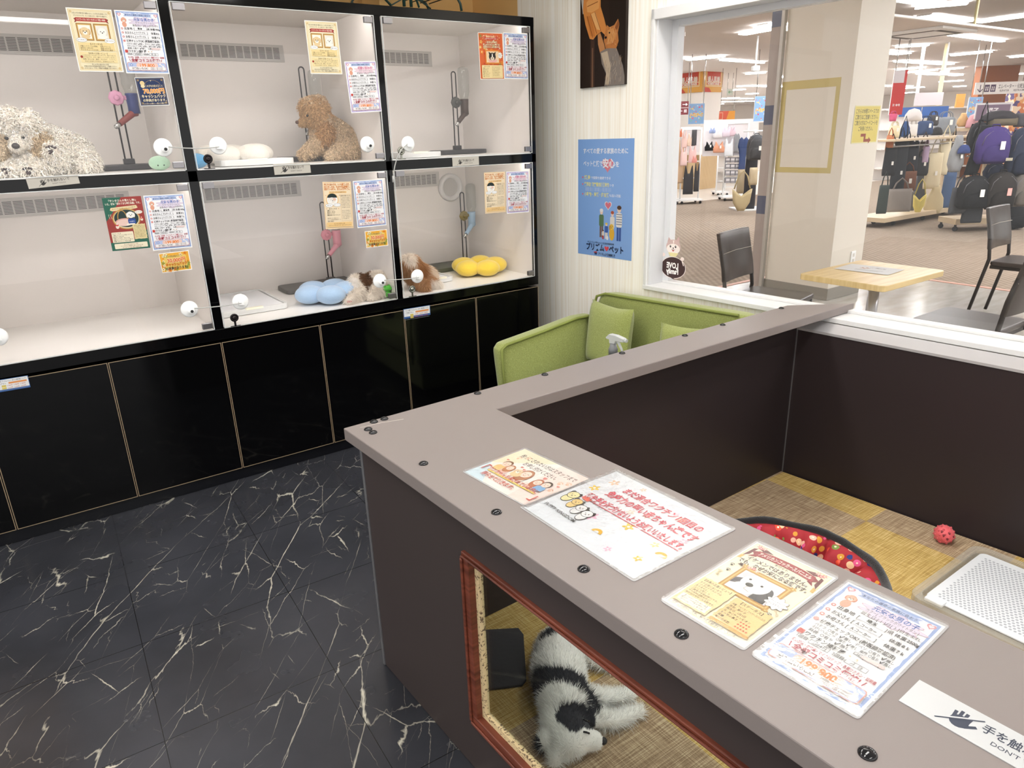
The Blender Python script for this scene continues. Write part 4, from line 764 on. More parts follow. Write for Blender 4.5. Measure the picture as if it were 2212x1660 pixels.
# ---------------------------------------------------------------- what lies in the pen
m_rub = attr_mat('rubber_print', rough=.5, spec=.4)
rb = MB(); c0 = np.array([.160, -2.183, Z_F+.0335]); rb.ball(c0, .0335, 28, 18)
ballm = rb.single('spiky_ball', mat('coral_rubber', '#e8646a', rough=.45, sheen=.2), c0); tag(ballm, 'coral rubber paw print ball on the pen carpet', 'dog toy')
b = MB(); b2 = MB()
for i in range(46):
    zz = 1-2*(i+.5)/46; a = i*2.39996; r_ = math.sqrt(1-zz*zz); d_ = np.array([r_*math.cos(a), r_*math.sin(a), zz])
    b.ball(c0+d_*.033, .0042 if i % 3 else .0034, 8, 6)
b.build('nub_pattern', mat('coral_rubber_dark', '#dc5d64', rough=.4), ballm, local=False)
ballm.children[0].location = (0, 0, 0)
for i, (a, e) in enumerate(((3.5, .25), (4.1, .55), (3.9, -.1), (4.6, .15), (3.2, .6))):
    d_ = np.array([math.cos(a)*math.cos(e), math.sin(a)*math.cos(e), math.sin(e)]); t1 = np.cross(d_, (0, 0, 1)); t1 /= np.linalg.norm(t1); t2 = np.cross(d_, t1)
    c = c0+d_*.0338; b = MB(); b.ball(c, .0032, 8, 6)
    for g in (-.8, -.27, .27, .8): b.ball(c+(t1*math.sin(g)-t2*math.cos(g))*.0052, .0014, 6, 5)
    b.build('paw_mark', mat('paw_mark_dark', '#7c2f38', rough=.5), ballm)
# round bed
bx, by = -.625, -2.035; bed = thing('pet_bed', 'round red fruit print pet bed with a black fleece rim', 'pet bed', (bx, by, Z_F))
m_fl = mat('black_fleece', '#1b1a1b', rough=.95, bump=1.0, bscale=400, sheen=.4)
m_fp = mat('red_fruit_print', '#b83a3c', rough=.65, spec=.3); k = NT(m_fp)
vo = k.n('TexVoronoi', i_Scale=30.0); k.l(k.obj(), vo.inputs['Vector'])
sp = k.math('LESS_THAN', vo.outputs['Distance'], .37); hs = k.n('SeparateColor'); k.l(vo.outputs['Color'], hs.inputs[0])
pal = k.ramp(hs.outputs[0], [(0, lin('#f0c9a0')), (.2, lin('#d79a3c')), (.38, lin('#e05a8c')), (.52, lin('#2f3f7c')), (.64, lin('#e9b7a0')), (.8, lin('#e8523c')), (.9, lin('#7d8f4a'))], 'CONSTANT')
c1_ = k.mix(sp, lin('#a83138'), pal); co = k.math('LESS_THAN', vo.outputs['Distance'], .12); k.l(k.mix(k.math('MULTIPLY', co, .9), c1_, lin('#f4e4cf')), k.b.inputs['Base Color'])
NB = 96
def bedring(prof, pk):
    vs = []; fs = []
    for i in range(NB):
        a = 2*PI*i/NB; w_ = 1+pk*math.sin(a*22)*.5+pk*.5*math.sin(a*13+1)
        for j, (r_, z_) in enumerate(prof): q = math.sin(PI*j/(len(prof)-1)); vs.append((bx+(r_+(w_-1)*q)*math.cos(a), by+(r_+(w_-1)*q)*math.sin(a), Z_F+z_))
    n_ = len(prof)
    for i in range(NB):
        for j in range(n_-1): fs.append((i*n_+j, ((i+1) % NB)*n_+j, ((i+1) % NB)*n_+j+1, i*n_+j+1))
    return vs, fs
b = MB(); vs, fs = bedring([(.30, .125), (.275, .124), (.25, .10), (.238, .065), (.235, .03), (.20, .022), (.12, .026), (.001, .028)], .055); b.add(vs, fs, 0, True); b.build('inner_lining', m_fp, bed)
b = MB(); vs, fs = bedring([(.001, .001), (.27, .001), (.305, .03), (.32, .08), (.318, .12), (.305, .131)], .004); b.add(vs, fs, 0, True); b.build('outer_wall', m_fl, bed)
b = MB(); b.tube([(bx+.304*math.cos(2*PI*i/64), by+.304*math.sin(2*PI*i/64), Z_F+.128+.004*math.sin(i)) for i in range(64)], .0145, 10, closed=True); b.build('fleece_rim', m_fl, bed)
for i in range(14):
    a = 2*PI*i/14+.2; b = MB(); b.ball((bx+.247*math.cos(a), by+.247*math.sin(a), Z_F+.088), .012, 10, 8); b.build('button', mat('orange_button', '#e2553c', rough=.4), bed)
# toilet tray
m_clr = glassy('clear_tray_plastic', '#f0efec', rough=.05, strength=1.6)
m_frost = mat('frosted_tray', '#d9d3c6', rough=.3, spec=.5, alpha=.32)
m_mesh = mat('white_mesh_grid', '#eceef1', rough=.4); m_hole = mat('mesh_hole', '#b9bcc2', rough=.6)
tx0, tx1, ty0, ty1 = -.285, .195, -2.275, -2.90
tray = thing('toilet_tray', 'clear plastic toilet tray with a white mesh grid beside the ball', 'pet tray', ((tx0+tx1)/2, (ty0+ty1)/2, Z_F))
def ring_prism(b, out, inn, z0, z1, m=0):
    n_ = len(out); vs = [(x, y, z0) for x, y in out]+[(x, y, z0) for x, y in inn]+[(x, y, z1) for x, y in out]+[(x, y, z1) for x, y in inn]; fs = []
    for i in range(n_):
        j = (i+1) % n_; fs += [(i, j, 2*n_+j, 2*n_+i), (n_+j, n_+i, 3*n_+i, 3*n_+j), (2*n_+i, 2*n_+j, 3*n_+j, 3*n_+i), (i, n_+i, n_+j, j)]
    b.add(vs, fs, m)
cxm, cym, wx, wy = (tx0+tx1)/2, (ty0+ty1)/2, abs(tx1-tx0), abs(ty1-ty0)
R_ = lambda w_, h_, r_: [(cxm+x, cym+y) for x, y in rrect(w_, h_, r_, 6)]
b = MB(); b.prism([(x, y, Z_F+.001) for x, y in R_(wx-.02, wy-.02, .035)], (0, 0, .003)); ring_prism(b, R_(wx, wy, .045), R_(wx-.05, wy-.05, .03), Z_F+.001, Z_F+.027); b.build('base_tray', m_frost, tray, bevel=.003)
b = MB(); gx, gy = wx-.075, wy-.075; b.prism([(x, y, Z_F+.018) for x, y in R_(gx, gy, .022)], (0, 0, .006)); gr = b.build('mesh_grid', m_mesh, tray, bevel=.002)
b = MB(); p_ = .0125; nx_, ny_ = int((gx-.05)/p_), int((gy-.05)/p_)
for i in range(nx_):
    for j in range(ny_):
        x = cxm-gx/2+.027+i*p_; y = cym-gy/2+.027+j*p_+(p_/2 if i % 2 else 0); z = Z_F+.0243
        b.add([(x, y, z), (x+.0042, y-.002, z), (x+.0084, y, z), (x+.0084, y+.0045, z), (x+.0042, y+.0065, z), (x, y+.0045, z)], [(0, 1, 2, 3, 4, 5)])
b.build('grid_holes', m_hole, gr)
b = MB(); b.box((tx0+.018, cym+wy/2-.10, Z_F+.02), (tx0+.05, cym+wy/2-.045, Z_F+.032)); b.build('latch', m_mesh, tray, bevel=.003)
# grey mat by the pen window
P = [at_z(u, v, .016) for u, v in ((1045, 1362), (1120, 1358), (1131, 1372), (1137, 1470), (1128, 1481), (1048, 1491))]
ext = [P[5]+(P[5]-P[4])*.8, P[0]+(P[0]-P[1])*1.0]
b = MB(); b.prism([(p[0], p[1], Z_F+.0005) for p in P+ext], (0, 0, .008)); o = b.single('rubber_mat', mat('dark_grey_rubber', '#3b3a3d', rough=.55, bump=.4, bscale=90), (-1.52, -1.70, Z_F), bevel=.002); tag(o, 'dark grey rounded mat in the pen beside the spotted puppy', 'mat')
# ---------------------------------------------------------------- laminated sheets on the counter
m_film = glassy('laminate_film', '#ffffff', rough=.13, strength=1.5, bump=.35, bscale=22)
m_film2 = glassy('laminate_film_creased', '#ffffff', rough=.16, strength=2.2, bump=1.0, bscale=34)
fz = lambda a, b: at_z(a, b, H0)
def laminated(make, name, label, quad, film=None, k=.955):
    w, h = quad_size(quad, fz); P = [np.array(fz(*q)) for q in quad]; c = sum(P)/4; ex = (P[1]-P[0])+(P[2]-P[3]); ey = (P[0]-P[3])+(P[1]-P[2])
    s = make(w*k, h*k); o = place(s, name, label, 'sheet', c+np.array([0, 0, .0010]), ex, ey, group='laminated sheets on the counter')
    b = MB(); zt = s.z+.0006
    b.prism([(x, y, zt) for x, y in rrect(w, h, .006, 4)], (0, 0, .0003)); f = b.build('laminate_film', film or m_film, o, local=True)
    b = MB(); out = rrect(w, h, .006, 4); inn = rrect(w*k*1.002, h*k*1.002, .001, 4); ring_prism(b, out, inn, -.0004, .0002); b.build('film_border', mat('laminate_border', '#c9c7c8', rough=.2, spec=.6, alpha=.55), o, local=True); return o
def hug_notice(w, h):
    s = Sheet(w, h, '#fdf6ee', H=68); H = s.H; s.poly([(0, 0), (55, 0), (0, 40)], '#fbf0d2'); s.poly([(0, 38), (30, H), (0, H)], '#d9ecf4'); s.poly([(60, 0), (100, 0), (100, H), (70, H)], '#fce8df')
    s.text('抱っこされたい方はスタッフまで', 53, 11, 6.4, '#5d5350', 'c', .012, 84); s.text('お申し付けください。', 53, 20, 6.4, '#5d5350', 'c', .012, 50)
    for x, y, r_ in ((14, 17, 3), (22, 11, 3), (88, 24, 3.2), (95, 20, 3.2), (92, 38, 3)): s.paw(x, y, r_, '#f6c6a8')
    for x, y, r_ in ((9, 26, 1.8), (34, 27, 1.8), (40, 29, 1.8), (70, 27, 2.4), (92, 29, 1.8)): s.heart(x, y, r_, '#f29a90')
    def bust(x, y, r_, hair, top, long=False):
        s.rr(x-r_*1.25, y+r_*.9, r_*2.5, r_*1.9, r_*.7, top)
        if long: s.ell(x, y+r_*.5, r_*1.35, r_*1.7, hair, 18)
        s.ell(x, y-r_*.15, r_*1.15, r_*1.05, hair, 18); s.ell(x, y+r_*.15, r_*.95, r_*.9, '#fde4d3', 18); s.ring(x-r_*.4, y+r_*.1, r_*.2, r_*.15, .35, '#6b4a3a', 8, PI, 2*PI); s.ring(x+r_*.4, y+r_*.1, r_*.2, r_*.15, .35, '#6b4a3a', 8, PI, 2*PI); s.ring(x, y+r_*.35, r_*.3, r_*.25, .4, '#c4564a', 8, 0, PI)
    bust(17, 32, 5, '#8a6548', '#f6cf8e'); bust(27, 35, 4.2, '#c98a62', '#f7c9c0', True); bust(50, 33, 6.4, '#c48a68', '#fbf2e6', True); bust(72, 36, 4.6, '#c97f5c', '#f9d5c4', True); bust(82, 34, 4.8, '#55463f', '#8fbde6')
    s.ell(42, 40, 6.5, 4.6, '#f3d7a8', 16); puppy_face(s, 40, 35, 4.2, '#f6dfb8', '#e3b47c')
    s.rect(5, 44, 1.4, 10, '#d9544c'); s.rect(5, 44, 5, 1.4, '#d9544c'); s.rect(93, 52, 1.4, 10, '#d9544c'); s.rect(89, 60.6, 5, 1.4, '#d9544c')
    s.rect(13, 50.5, 74, 1.8, '#f9e27a'); s.text('ワンちゃんを探されている方に', 50, 48.5, 6.2, '#d05848', 'c', .02, 76); s.text('限らせて頂きます。', 40, 58, 6.2, '#d05848', 'c', .02, 50); return s
def vaccine_notice(w, h):
    s = Sheet(w, h, '#eef2f7', H=74); H = s.H; rd = '#e0445c'
    for x, y, r_, c in ((12, 12, 4, '#f8cda8'), (32, 5, 2.4, '#f8cda8'), (9, 26, 4, '#f6cf3c'), (68, 12, 2.6, '#f2c8dc'), (75, 14, 3, '#f8d6b8'), (58, 26, 3, '#f9dfc9'), (36, 50, 4.6, '#f2b9d3'), (60, 42, 4, '#f6cf3c'), (70, 66, 2.6, '#f2b9d3'), (84, 44, 3, '#f6e29c'), (92, 30, 3, '#f2c8dc'), (88, 60, 3, '#f6cf3c'), (48, 30, 3, '#fae7d2')): s.flower(x, y, r_, c)
    for x, y in ((52, 60), (94, 50)): s.ell(x, y, 4, 4, '#f4bd2e', 16, PI, 2*PI); s.ell(x, y, 1.8, 1.8, '#eef2f7', 12, PI, 2*PI)
    s.text('まだ混合ワクチン1回目の', 58, 14, 6.4, rd, 'c', .03, 66); s.text('免疫力の弱い赤ちゃん達です', 58, 24, 7, rd, 'c', .03, 76); s.text('顔や手を近づけないようお願いいたします。', 55, 35, 6.2, rd, 'c', .03, 84); s.rect(13, 38.8, 84, .7, rd)
    s.text('ワンワンショップ', 27, 39.5, 2.4, INK, 'c', .01, 26, rot=.12)
    for x, y, c, r_ in ((8, 42, '#f7ecb0', 4.6), (17, 46, '#f7d58a', 4), (25, 49, '#f4f4f4', 4), (33, 51, '#fafafa', 4.2)):
        s.ell(x, y+r_, r_*.86, r_*1.1, INK, 18); s.ell(x, y+r_, r_*.76, r_*1.0, c, 18); s.ell(x-r_*.7, y-r_*.5, r_*.36, r_*.5, INK, 10); s.ell(x+r_*.7, y-r_*.5, r_*.36, r_*.5, INK, 10); s.ell(x, y, r_, r_*.9, INK, 20); s.ell(x, y, r_*.9, r_*.8, c, 20)
        s.ell(x-r_*.33, y, .45, .5, INK, 6); s.ell(x+r_*.33, y, .45, .5, INK, 6); s.ell(x, y+r_*.3, .6, .45, INK, 6)
    s.poly([(15, 41), (14, 37), (16.5, 39), (18, 36), (19.5, 39), (22, 37.5), (21, 41.5)], '#ee6a5a'); s.text('PUPPY KINGDOM', 20, 61.5, 3.4, INK, 'c', .01, 34, rot=.03); return s
def cocker_profile(w, h):
    s = Sheet(w, h, '#fdfaf0', H=141.4); H = s.H; br = '#4a3826'; mr = '#a5303c'
    s.rect(2, 2, 96, H-4, '#f2dfae'); s.wave(3, 3, 94, H-6, '#f9efd2', 16, .8, 3)
    for sx in (1, -1):
        X = lambda x: 50+sx*(x-50)
        s.poly([(X(8), 8), (X(20), 6), (X(30), 9), (X(18), 12)], '#6d2630'); s.poly([(X(6), 12), (X(10), 10), (X(9), 24), (X(4), 30)], '#6d2630'); s.poly([(X(3), 30), (X(7), 28), (X(6), 36), (X(2), 37)], '#d6b062')
        for dx, dy, c in ((12, 8, '#d9707a'), (16, 6, '#eab0a6'), (9, 6, '#e79b94')): s.flower(X(dx), dy, 3.4, c, '#fbe8d8')
    s.poly([(8, 17), (16, 13), (18, 24), (9, 28), (13, 22)], '#8c2733'); s.poly([(92, 17), (84, 13), (82, 24), (91, 28), (87, 22)], '#8c2733'); s.poly([(14, 13), (32, 10.5), (50, 10), (68, 10.5), (86, 13), (86, 23), (68, 20.5), (50, 20), (32, 20.5), (14, 23)], mr); s.text('アメリカンコッカースパニエル', 50, 15.4, 6.2, '#fff7e8', 'c', .025, 66, curve=2)
    s.text('ホワイト', 50, 23, 3.8, br, 'c', .014, 24, res=1); s.text('イケメンではありません。', 50, 30, 7, '#5a4520', 'c', .03, 76, out='#fffdf5', outw=.05); s.text('でも、なぜか気になる顔です。', 50, 38.5, 7, '#5a4520', 'c', .03, 86, out='#fffdf5', outw=.05)
    s.rect(20, 44, 62, 46, '#b98a3e'); s.rect(22, 46, 58, 42, '#dfb765'); s.rect(24, 48, 54, 38, '#b98a3e'); s.rect(26, 50, 50, 34, '#eae6ea')
    for x in (21, 81):
        for y in (45, 89): s.flower(x, y, 4, '#caa050', '#ecd393')
    for x, y, c in ((26, 45, '#e79b94'), (31, 43.5, '#d9707a'), (36, 45, '#f0c0b4')): s.flower(x, y, 3, c, '#fbe8d8')
    s.ell(36, 56, 9, 6, '#f4d3da', 16); s.poly([(58, 60), (72, 64), (74, 84), (56, 84)], '#2c2b2f'); s.ell(66, 72, 8, 12, '#3b3a40', 20); s.poly([(26, 66), (34, 62), (36, 72), (26, 76)], '#55535a'); s.ell(50, 64, 17, 14, '#f8f6f1', 26); s.ell(44, 76, 13, 9, '#f3efe8', 20); s.ell(40, 60, 1.7, 1.5, '#3a2c24', 8); s.ell(56, 62, 1.7, 1.5, '#3a2c24', 8); s.ell(45, 68, 4.4, 3.2, '#2a2422', 14); s.line([(45, 71), (44, 76), (52, 78)], .5, '#8a7a70')
    s.cloud(83, 74, 26, 20, '#ffffff', '#6a5a48'); s.text('イケメンじゃないけど…', 83, 72, 2.6, br, 'c', .01, 20, res=1); s.text('クセになるでしょ?', 83, 76.5, 2.6, br, 'c', .01, 20, res=1)
    for x, y in ((9, 52), (12, 62), (88, 92)): s.paw(x, y, 2.4, '#2f2924')
    for x, y in ((16, 46), (84, 100)): s.rect(x-3, y+1, 6, 1, '#4a3030'); s.rect(x-2, y-2, 4, 3.4, '#4a3030')
    s.bone(8, 72, 7, 1.2, '#d9c7a0'); s.bone(92, 86, 6, .8, '#d9c7a0')
    s.wave(4, 88, 42, 46, '#f2dca6', 14, .9, 9); s.text('【店長の正直レビュー】', 25, 92, 3.4, br, 'c', .012, 34, res=1); s.paragraph(['まず正直に言います。', 'この子はイケメンでは', 'ありません。', '「え?この顔?」と', '二度見する方が多いです。', 'でも見れば見るほど', '目がはなせなくなる顔です。'], 7, 97, 2.7, 3.5, br, 'l', .006, 36); s.wave(7, 121, 36, 11, '#fdf6e4', 10, .6, 11); s.paragraph(['【この子に向かない人】', '見た目だけでえらびたい方', 'すぐにあきてしまう方'], 25, 123.5, 2.6, 3.2, br, 'c', .008, 32)
    s.wave(50, 93, 44, 41, '#efcf90', 14, .9, 12); s.rr(50, 130, 46, 4, 2, '#d9ab62'); s.text('【ステータス】', 72, 97, 4, br, 'c', .014, 28, res=1); s.paragraph(['犬種 : アメリカンコッカースパニエル', '性別 : 男の子', '誕生日 : 1月3日', '父 : JKCチャンピオン', 'まつ毛の長さ :', '愛嬌 :', '気になる顔 :'], 53, 102.5, 3.0, 4.1, br, 'l', .01, 39)
    for r_, n_ in ((4, 4), (5, 4), (6, 5)):
        for i in range(n_): s.star(77+i*3.2, 102.5+r_*4.1, 1.5, '#d8402f')
    s.text('美形じゃない。でも、気づくと好きになっている。', 48, 138, 3.8, br, 'c', .014, 80, res=1); return s
laminated(hug_notice, 'laminated_notice', 'small laminated notice with drawn people and pups, nearest the counter corner', [(1122, 963), (1258, 1030), (1160, 1106), (1010, 1027)])
laminated(vaccine_notice, 'laminated_notice', 'large pale laminated notice in red lettering with drawn pups and flowers', [(1310, 1008), (1572, 1135), (1388, 1272), (1143, 1106)], m_film2)
laminated(cocker_profile, 'laminated_sheet', 'cream laminated sheet with a gold framed white puppy picture', [(1617, 1160), (1803, 1245), (1618, 1415), (1445, 1310)])
laminated(lambda w, h: info_sheet(w, h, 0, colour='ブラックホワイトタン', origin='埼玉', father='A.コーカー', mother='A.コーカー', weight='2500g'), 'laminated_sheet', 'blue bordered laminated price sheet lying on the counter, right of the cream sheet', [(1818, 1248), (2044, 1350), (1862, 1564), (1636, 1425)], m_film2)
# steel plate on the counter
w_, h_ = .225, .058; ex = PD; ey = -PN; c = at_z(1986, 1471, H0)+PD*(w_/2)-ey*(h_/2)
s_ = touch_plate(w_, h_, '#dfe1e3', '#4d5363'); place(s_, 'warning_plate', 'white steel DON\'T TOUCH plate lying on the taupe counter', 'sign', c+np.array([0, 0, .0014]), ex, ey, group='plates asking not to touch', m=m_brush)
# ---------------------------------------------------------------- green sofa between pen and showcase
m_gr = mat('green_sofa_fabric', '#939b58', rough=.9, spec=.15, sheen=.4); k = NT(m_gr)
nz = k.n('TexNoise', i_Scale=260.0, i_Detail=3.0); k.l(k.obj(), nz.inputs['Vector']); k.l(k.ramp(nz.outputs['Fac'], [(.3, lin('#858d4c')), (.5, lin('#939b58')), (.72, lin('#a6ad6d'))]), k.b.inputs['Base Color'])
bp = k.n('Bump', i_Strength=.35, i_Distance=.001); k.l(nz.outputs['Fac'], bp.inputs['Height']); k.l(bp.outputs[0], k.b.inputs['Normal'])
m_gp = mat('green_piping', '#848d48', rough=.85)
sofa = thing('green_sofa', 'green fabric two seat sofa under the window', 'sofa', wall_pt(-.58, 0, .4))
def cushion_slab(poly2, thick, tofn, name, r=.03, parent=None, subd=2):
    # rounded pad: outline poly2 (2-D), thickness along the third axis
    b = MB(); n_ = len(poly2); cx_ = sum(p[0] for p in poly2)/n_; cy_ = sum(p[1] for p in poly2)/n_
    lay = [(-thick/2, .93), (-thick*.33, 1.0), (thick*.33, 1.0), (thick/2, .93)]; vs = []
    for z_, s__ in lay:
        for x_, y_ in poly2: vs.append(tofn(cx_+(x_-cx_)*s__, cy_+(y_-cy_)*s__, z_))
    fs = [tuple(reversed(range(n_))), tuple(range(3*n_, 4*n_))]+[(l*n_+i, l*n_+(i+1) % n_, (l+1)*n_+(i+1) % n_, (l+1)*n_+i) for l in range(3) for i in range(n_)]
    b.add(vs, fs, 0, True); return b.build(name, m_gr, parent, subd=subd)
def dens(poly, k_=6):
    out = []
    for i in range(len(poly)):
        a, c = poly[i], poly[(i+1) % len(poly)]
        out += [(a[0]+(c[0]-a[0])*j/k_, a[1]+(c[1]-a[1])*j/k_) for j in range(k_)]
    return out
tof = lambda off0: (lambda t, z, d_: tuple(wall_pt(t, z, off0+d_)))
bp_ = dens([(-1.06, .20), (-1.03, .60), (-1.0, .662), (-.94, .672), (-.5, .685), (-.12, .695), (-.06, .66), (-.06, .2)], 4)
cushion_slab(bp_, .11, tof(.085), 'backrest', parent=sofa)
b = MB(); b.tube([wall_pt(t, z, .135) for t, z in [(-1.055, .3), (-1.035, .58), (-1.01, .65), (-.95, .672), (-.5, .683), (-.15, .692)]], .007, 8); b.build('back_piping', m_gp, sofa)
# left arm: a pad leaning outwards, its inner face towards the seat
def armtf(x, z, d_):      # x = distance from the wall, d_ along the wall
    t = -.985+d_-.10*max(0, z-.25); return tuple(wall_pt(t, z, x))
ap = dens([(.14, .18), (.14, .53), (.20, .567), (.30, .572), (.55, .548), (.80, .528), (.83, .50), (.82, .18)], 4)
cushion_slab(ap, .085, armtf, 'armrest', parent=sofa)
b = MB(); b.tube([armtf(x, z, .045) for x, z in [(.825, .20), (.828, .42), (.822, .51), (.79, .527), (.55, .546), (.32, .570), (.22, .566), (.16, .53), (.15, .40)]], .007, 8); b.build('arm_piping', m_gp, sofa)
sp_ = dens([(-.935, .13), (-.06, .13), (-.06, .80), (-.5, .83), (-.93, .80)], 4)
cushion_slab(sp_, .15, lambda t, o_, d_: tuple(wall_pt(t, .285+d_, o_)), 'seat', parent=sofa)
b = MB(); b.obox(wall_pt(-1.0, .05, .10), tuple(WD*.95), (0, 0, .16), tuple(WN*.70)); b.build('base_frame', m_gr, sofa, bevel=.01)
for t, o_ in ((-.95, .15), (-.12, .15), (-.95, .75), (-.12, .75)): b = MB(); b.cyl(wall_pt(t, .0005, o_), wall_pt(t, .06, o_), .018, .022); b.build('foot', mat('dark_wood_foot', '#3a2a20', rough=.5), sofa)
def pillow(name, label, t, z, off, w_, h_, d_, lean, roll, yaw=0.0):
    N_ = 20; vs = []; R_m = Matrix.Rotation(roll, 3, 'Y')
    b = MB()
    for sgn in (1, -1):
        for i in range(N_+1):
            for j in range(N_+1):
                u_, v_ = i/N_*2-1, j/N_*2-1; pin = 1-.10*(1-abs(u_)**2)*abs(v_)**4-.0; pin2 = 1-.10*(1-abs(v_)**2)*abs(u_)**4
                x_ = u_*w_/2*pin2; y_ = v_*h_/2*pin; th_ = sgn*d_/2*(max(0, (1-u_**4))*max(0, (1-v_**4)))**.55
                p_ = R_m @ Vector((x_, th_, y_)); p_ = Matrix.Rotation(yaw, 3, 'Z') @ p_
                vs.append(tuple(wall_pt(t+p_.x, z+p_.z, off-p_.y-lean*(p_.z))))
    M_ = (N_+1)**2; fs = []
    for s__ in (0, 1):
        for i in range(N_):
            for j in range(N_):
                q = [s__*M_+i*(N_+1)+j, s__*M_+(i+1)*(N_+1)+j, s__*M_+(i+1)*(N_+1)+j+1, s__*M_+i*(N_+1)+j+1]; fs.append(tuple(q if s__ else q[::-1]))
    b.add(vs, fs, 0, True); o = b.single(name, m_gr, wall_pt(t, z-h_/2, off)); o.data.materials[0] = m_gr; return tag(o, label, 'cushion', 'cushions on the sofa')
pillow('sofa_cushion', 'green cushion leaning in the left corner of the sofa, behind the spray bottle', -.80, .50, .262, .34, .315, .11, .16, -.03, -.18)
pillow('sofa_cushion', 'green cushion of which only one corner shows above the counter', -.31, .48, .26, .34, .315, .11, .16, -.10, .0)
# spray bottle on the seat
sb = np.array([-.458, -1.072, .362]); spray = thing('spray_bottle', 'dark spray bottle with a clear trigger head on the sofa seat', 'spray bottle', sb)
b = MB(); b.lathe([(.034, 0), (.036, .006), (.036, .15), (.032, .18), (.018, .205), (.0165, .225), (.0165, .236)], sb, n=28); b.build('bottle', mat('black_bottle', '#19191b', rough=.2), spray)
b = MB(); b.lathe([(.0195, .236), (.0195, .262), (.0165, .266), (.0135, .283)], sb, n=28); b.build('collar', mat('grey_collar', '#77787a', rough=.3), spray)
m_trig = mat('clear_trigger', '#dcdedf', rough=.12, spec=.6, alpha=.62)
tl = WD; c = sb+np.array([0, 0, .283]); b = MB(); sd = np.array([WN[0], WN[1], 0])*.011
def sp3(a, z): return tuple(c+tl*a+np.array([0, 0, z])-sd)
b.prism([sp3(-.014, 0), (sp3(.014, 0)), sp3(.02, .016), sp3(.062, .018), sp3(.063, .034), (sp3(.02, .041)), sp3(-.016, .040), sp3(-.034, .024), sp3(-.034, .018), sp3(-.016, .016)], tuple(sd*2)); b.build('spray_head', m_trig, spray, bevel=.003)
b = MB(); b.tube([c+tl*.026+np.array([0, 0, .016]), c+tl*.034+np.array([0, 0, .002]), c+tl*.046+np.array([0, 0, -.014]), c+tl*.052+np.array([0, 0, -.028])], [.006, .006, .005, .004], 8); b.build('trigger', m_trig, spray)
b = MB(); b.cyl(c+tl*.062+np.array([0, 0, .026]), c+tl*.074+np.array([0, 0, .026]), .0085, .0075, 14); b.build('nozzle', m_trig, spray)
# ================================================================ puppies, cushions, toys and bottles in the showcase and the pen
m_fur = attr_mat('fur', rough=.75, spec=.2, sheen=.15)
def fuse(b, vox, smooth=6):
    # several overlapping solids melted into one continuous skin
    me = b.mesh('blob', [m_fur]); o = bpy.data.objects.new('blob', me); COL.objects.link(o)
    r = o.modifiers.new('r', 'REMESH'); r.mode = 'VOXEL'; r.voxel_size = vox; s_ = o.modifiers.new('s', 'SMOOTH'); s_.factor = .5; s_.iterations = smooth
    out = bpy.data.meshes.new_from_object(o.evaluated_get(bpy.context.evaluated_depsgraph_get())); bpy.data.objects.remove(o); bpy.data.meshes.remove(me); return out
def chain(b, pts, radii, n=14):
    pts = [Vector(p) for p in pts]; d = []; r = []
    for i in range(len(pts)-1):
        for j in range(4): d.append(pts[i].lerp(pts[i+1], j/4)); r.append(radii[i]+(radii[i+1]-radii[i])*j/4)
    d.append(pts[-1]); r.append(radii[-1]); b.tube(d, r, n)
    for p, q in zip(pts, radii): b.ball(p, q, 14, 10)
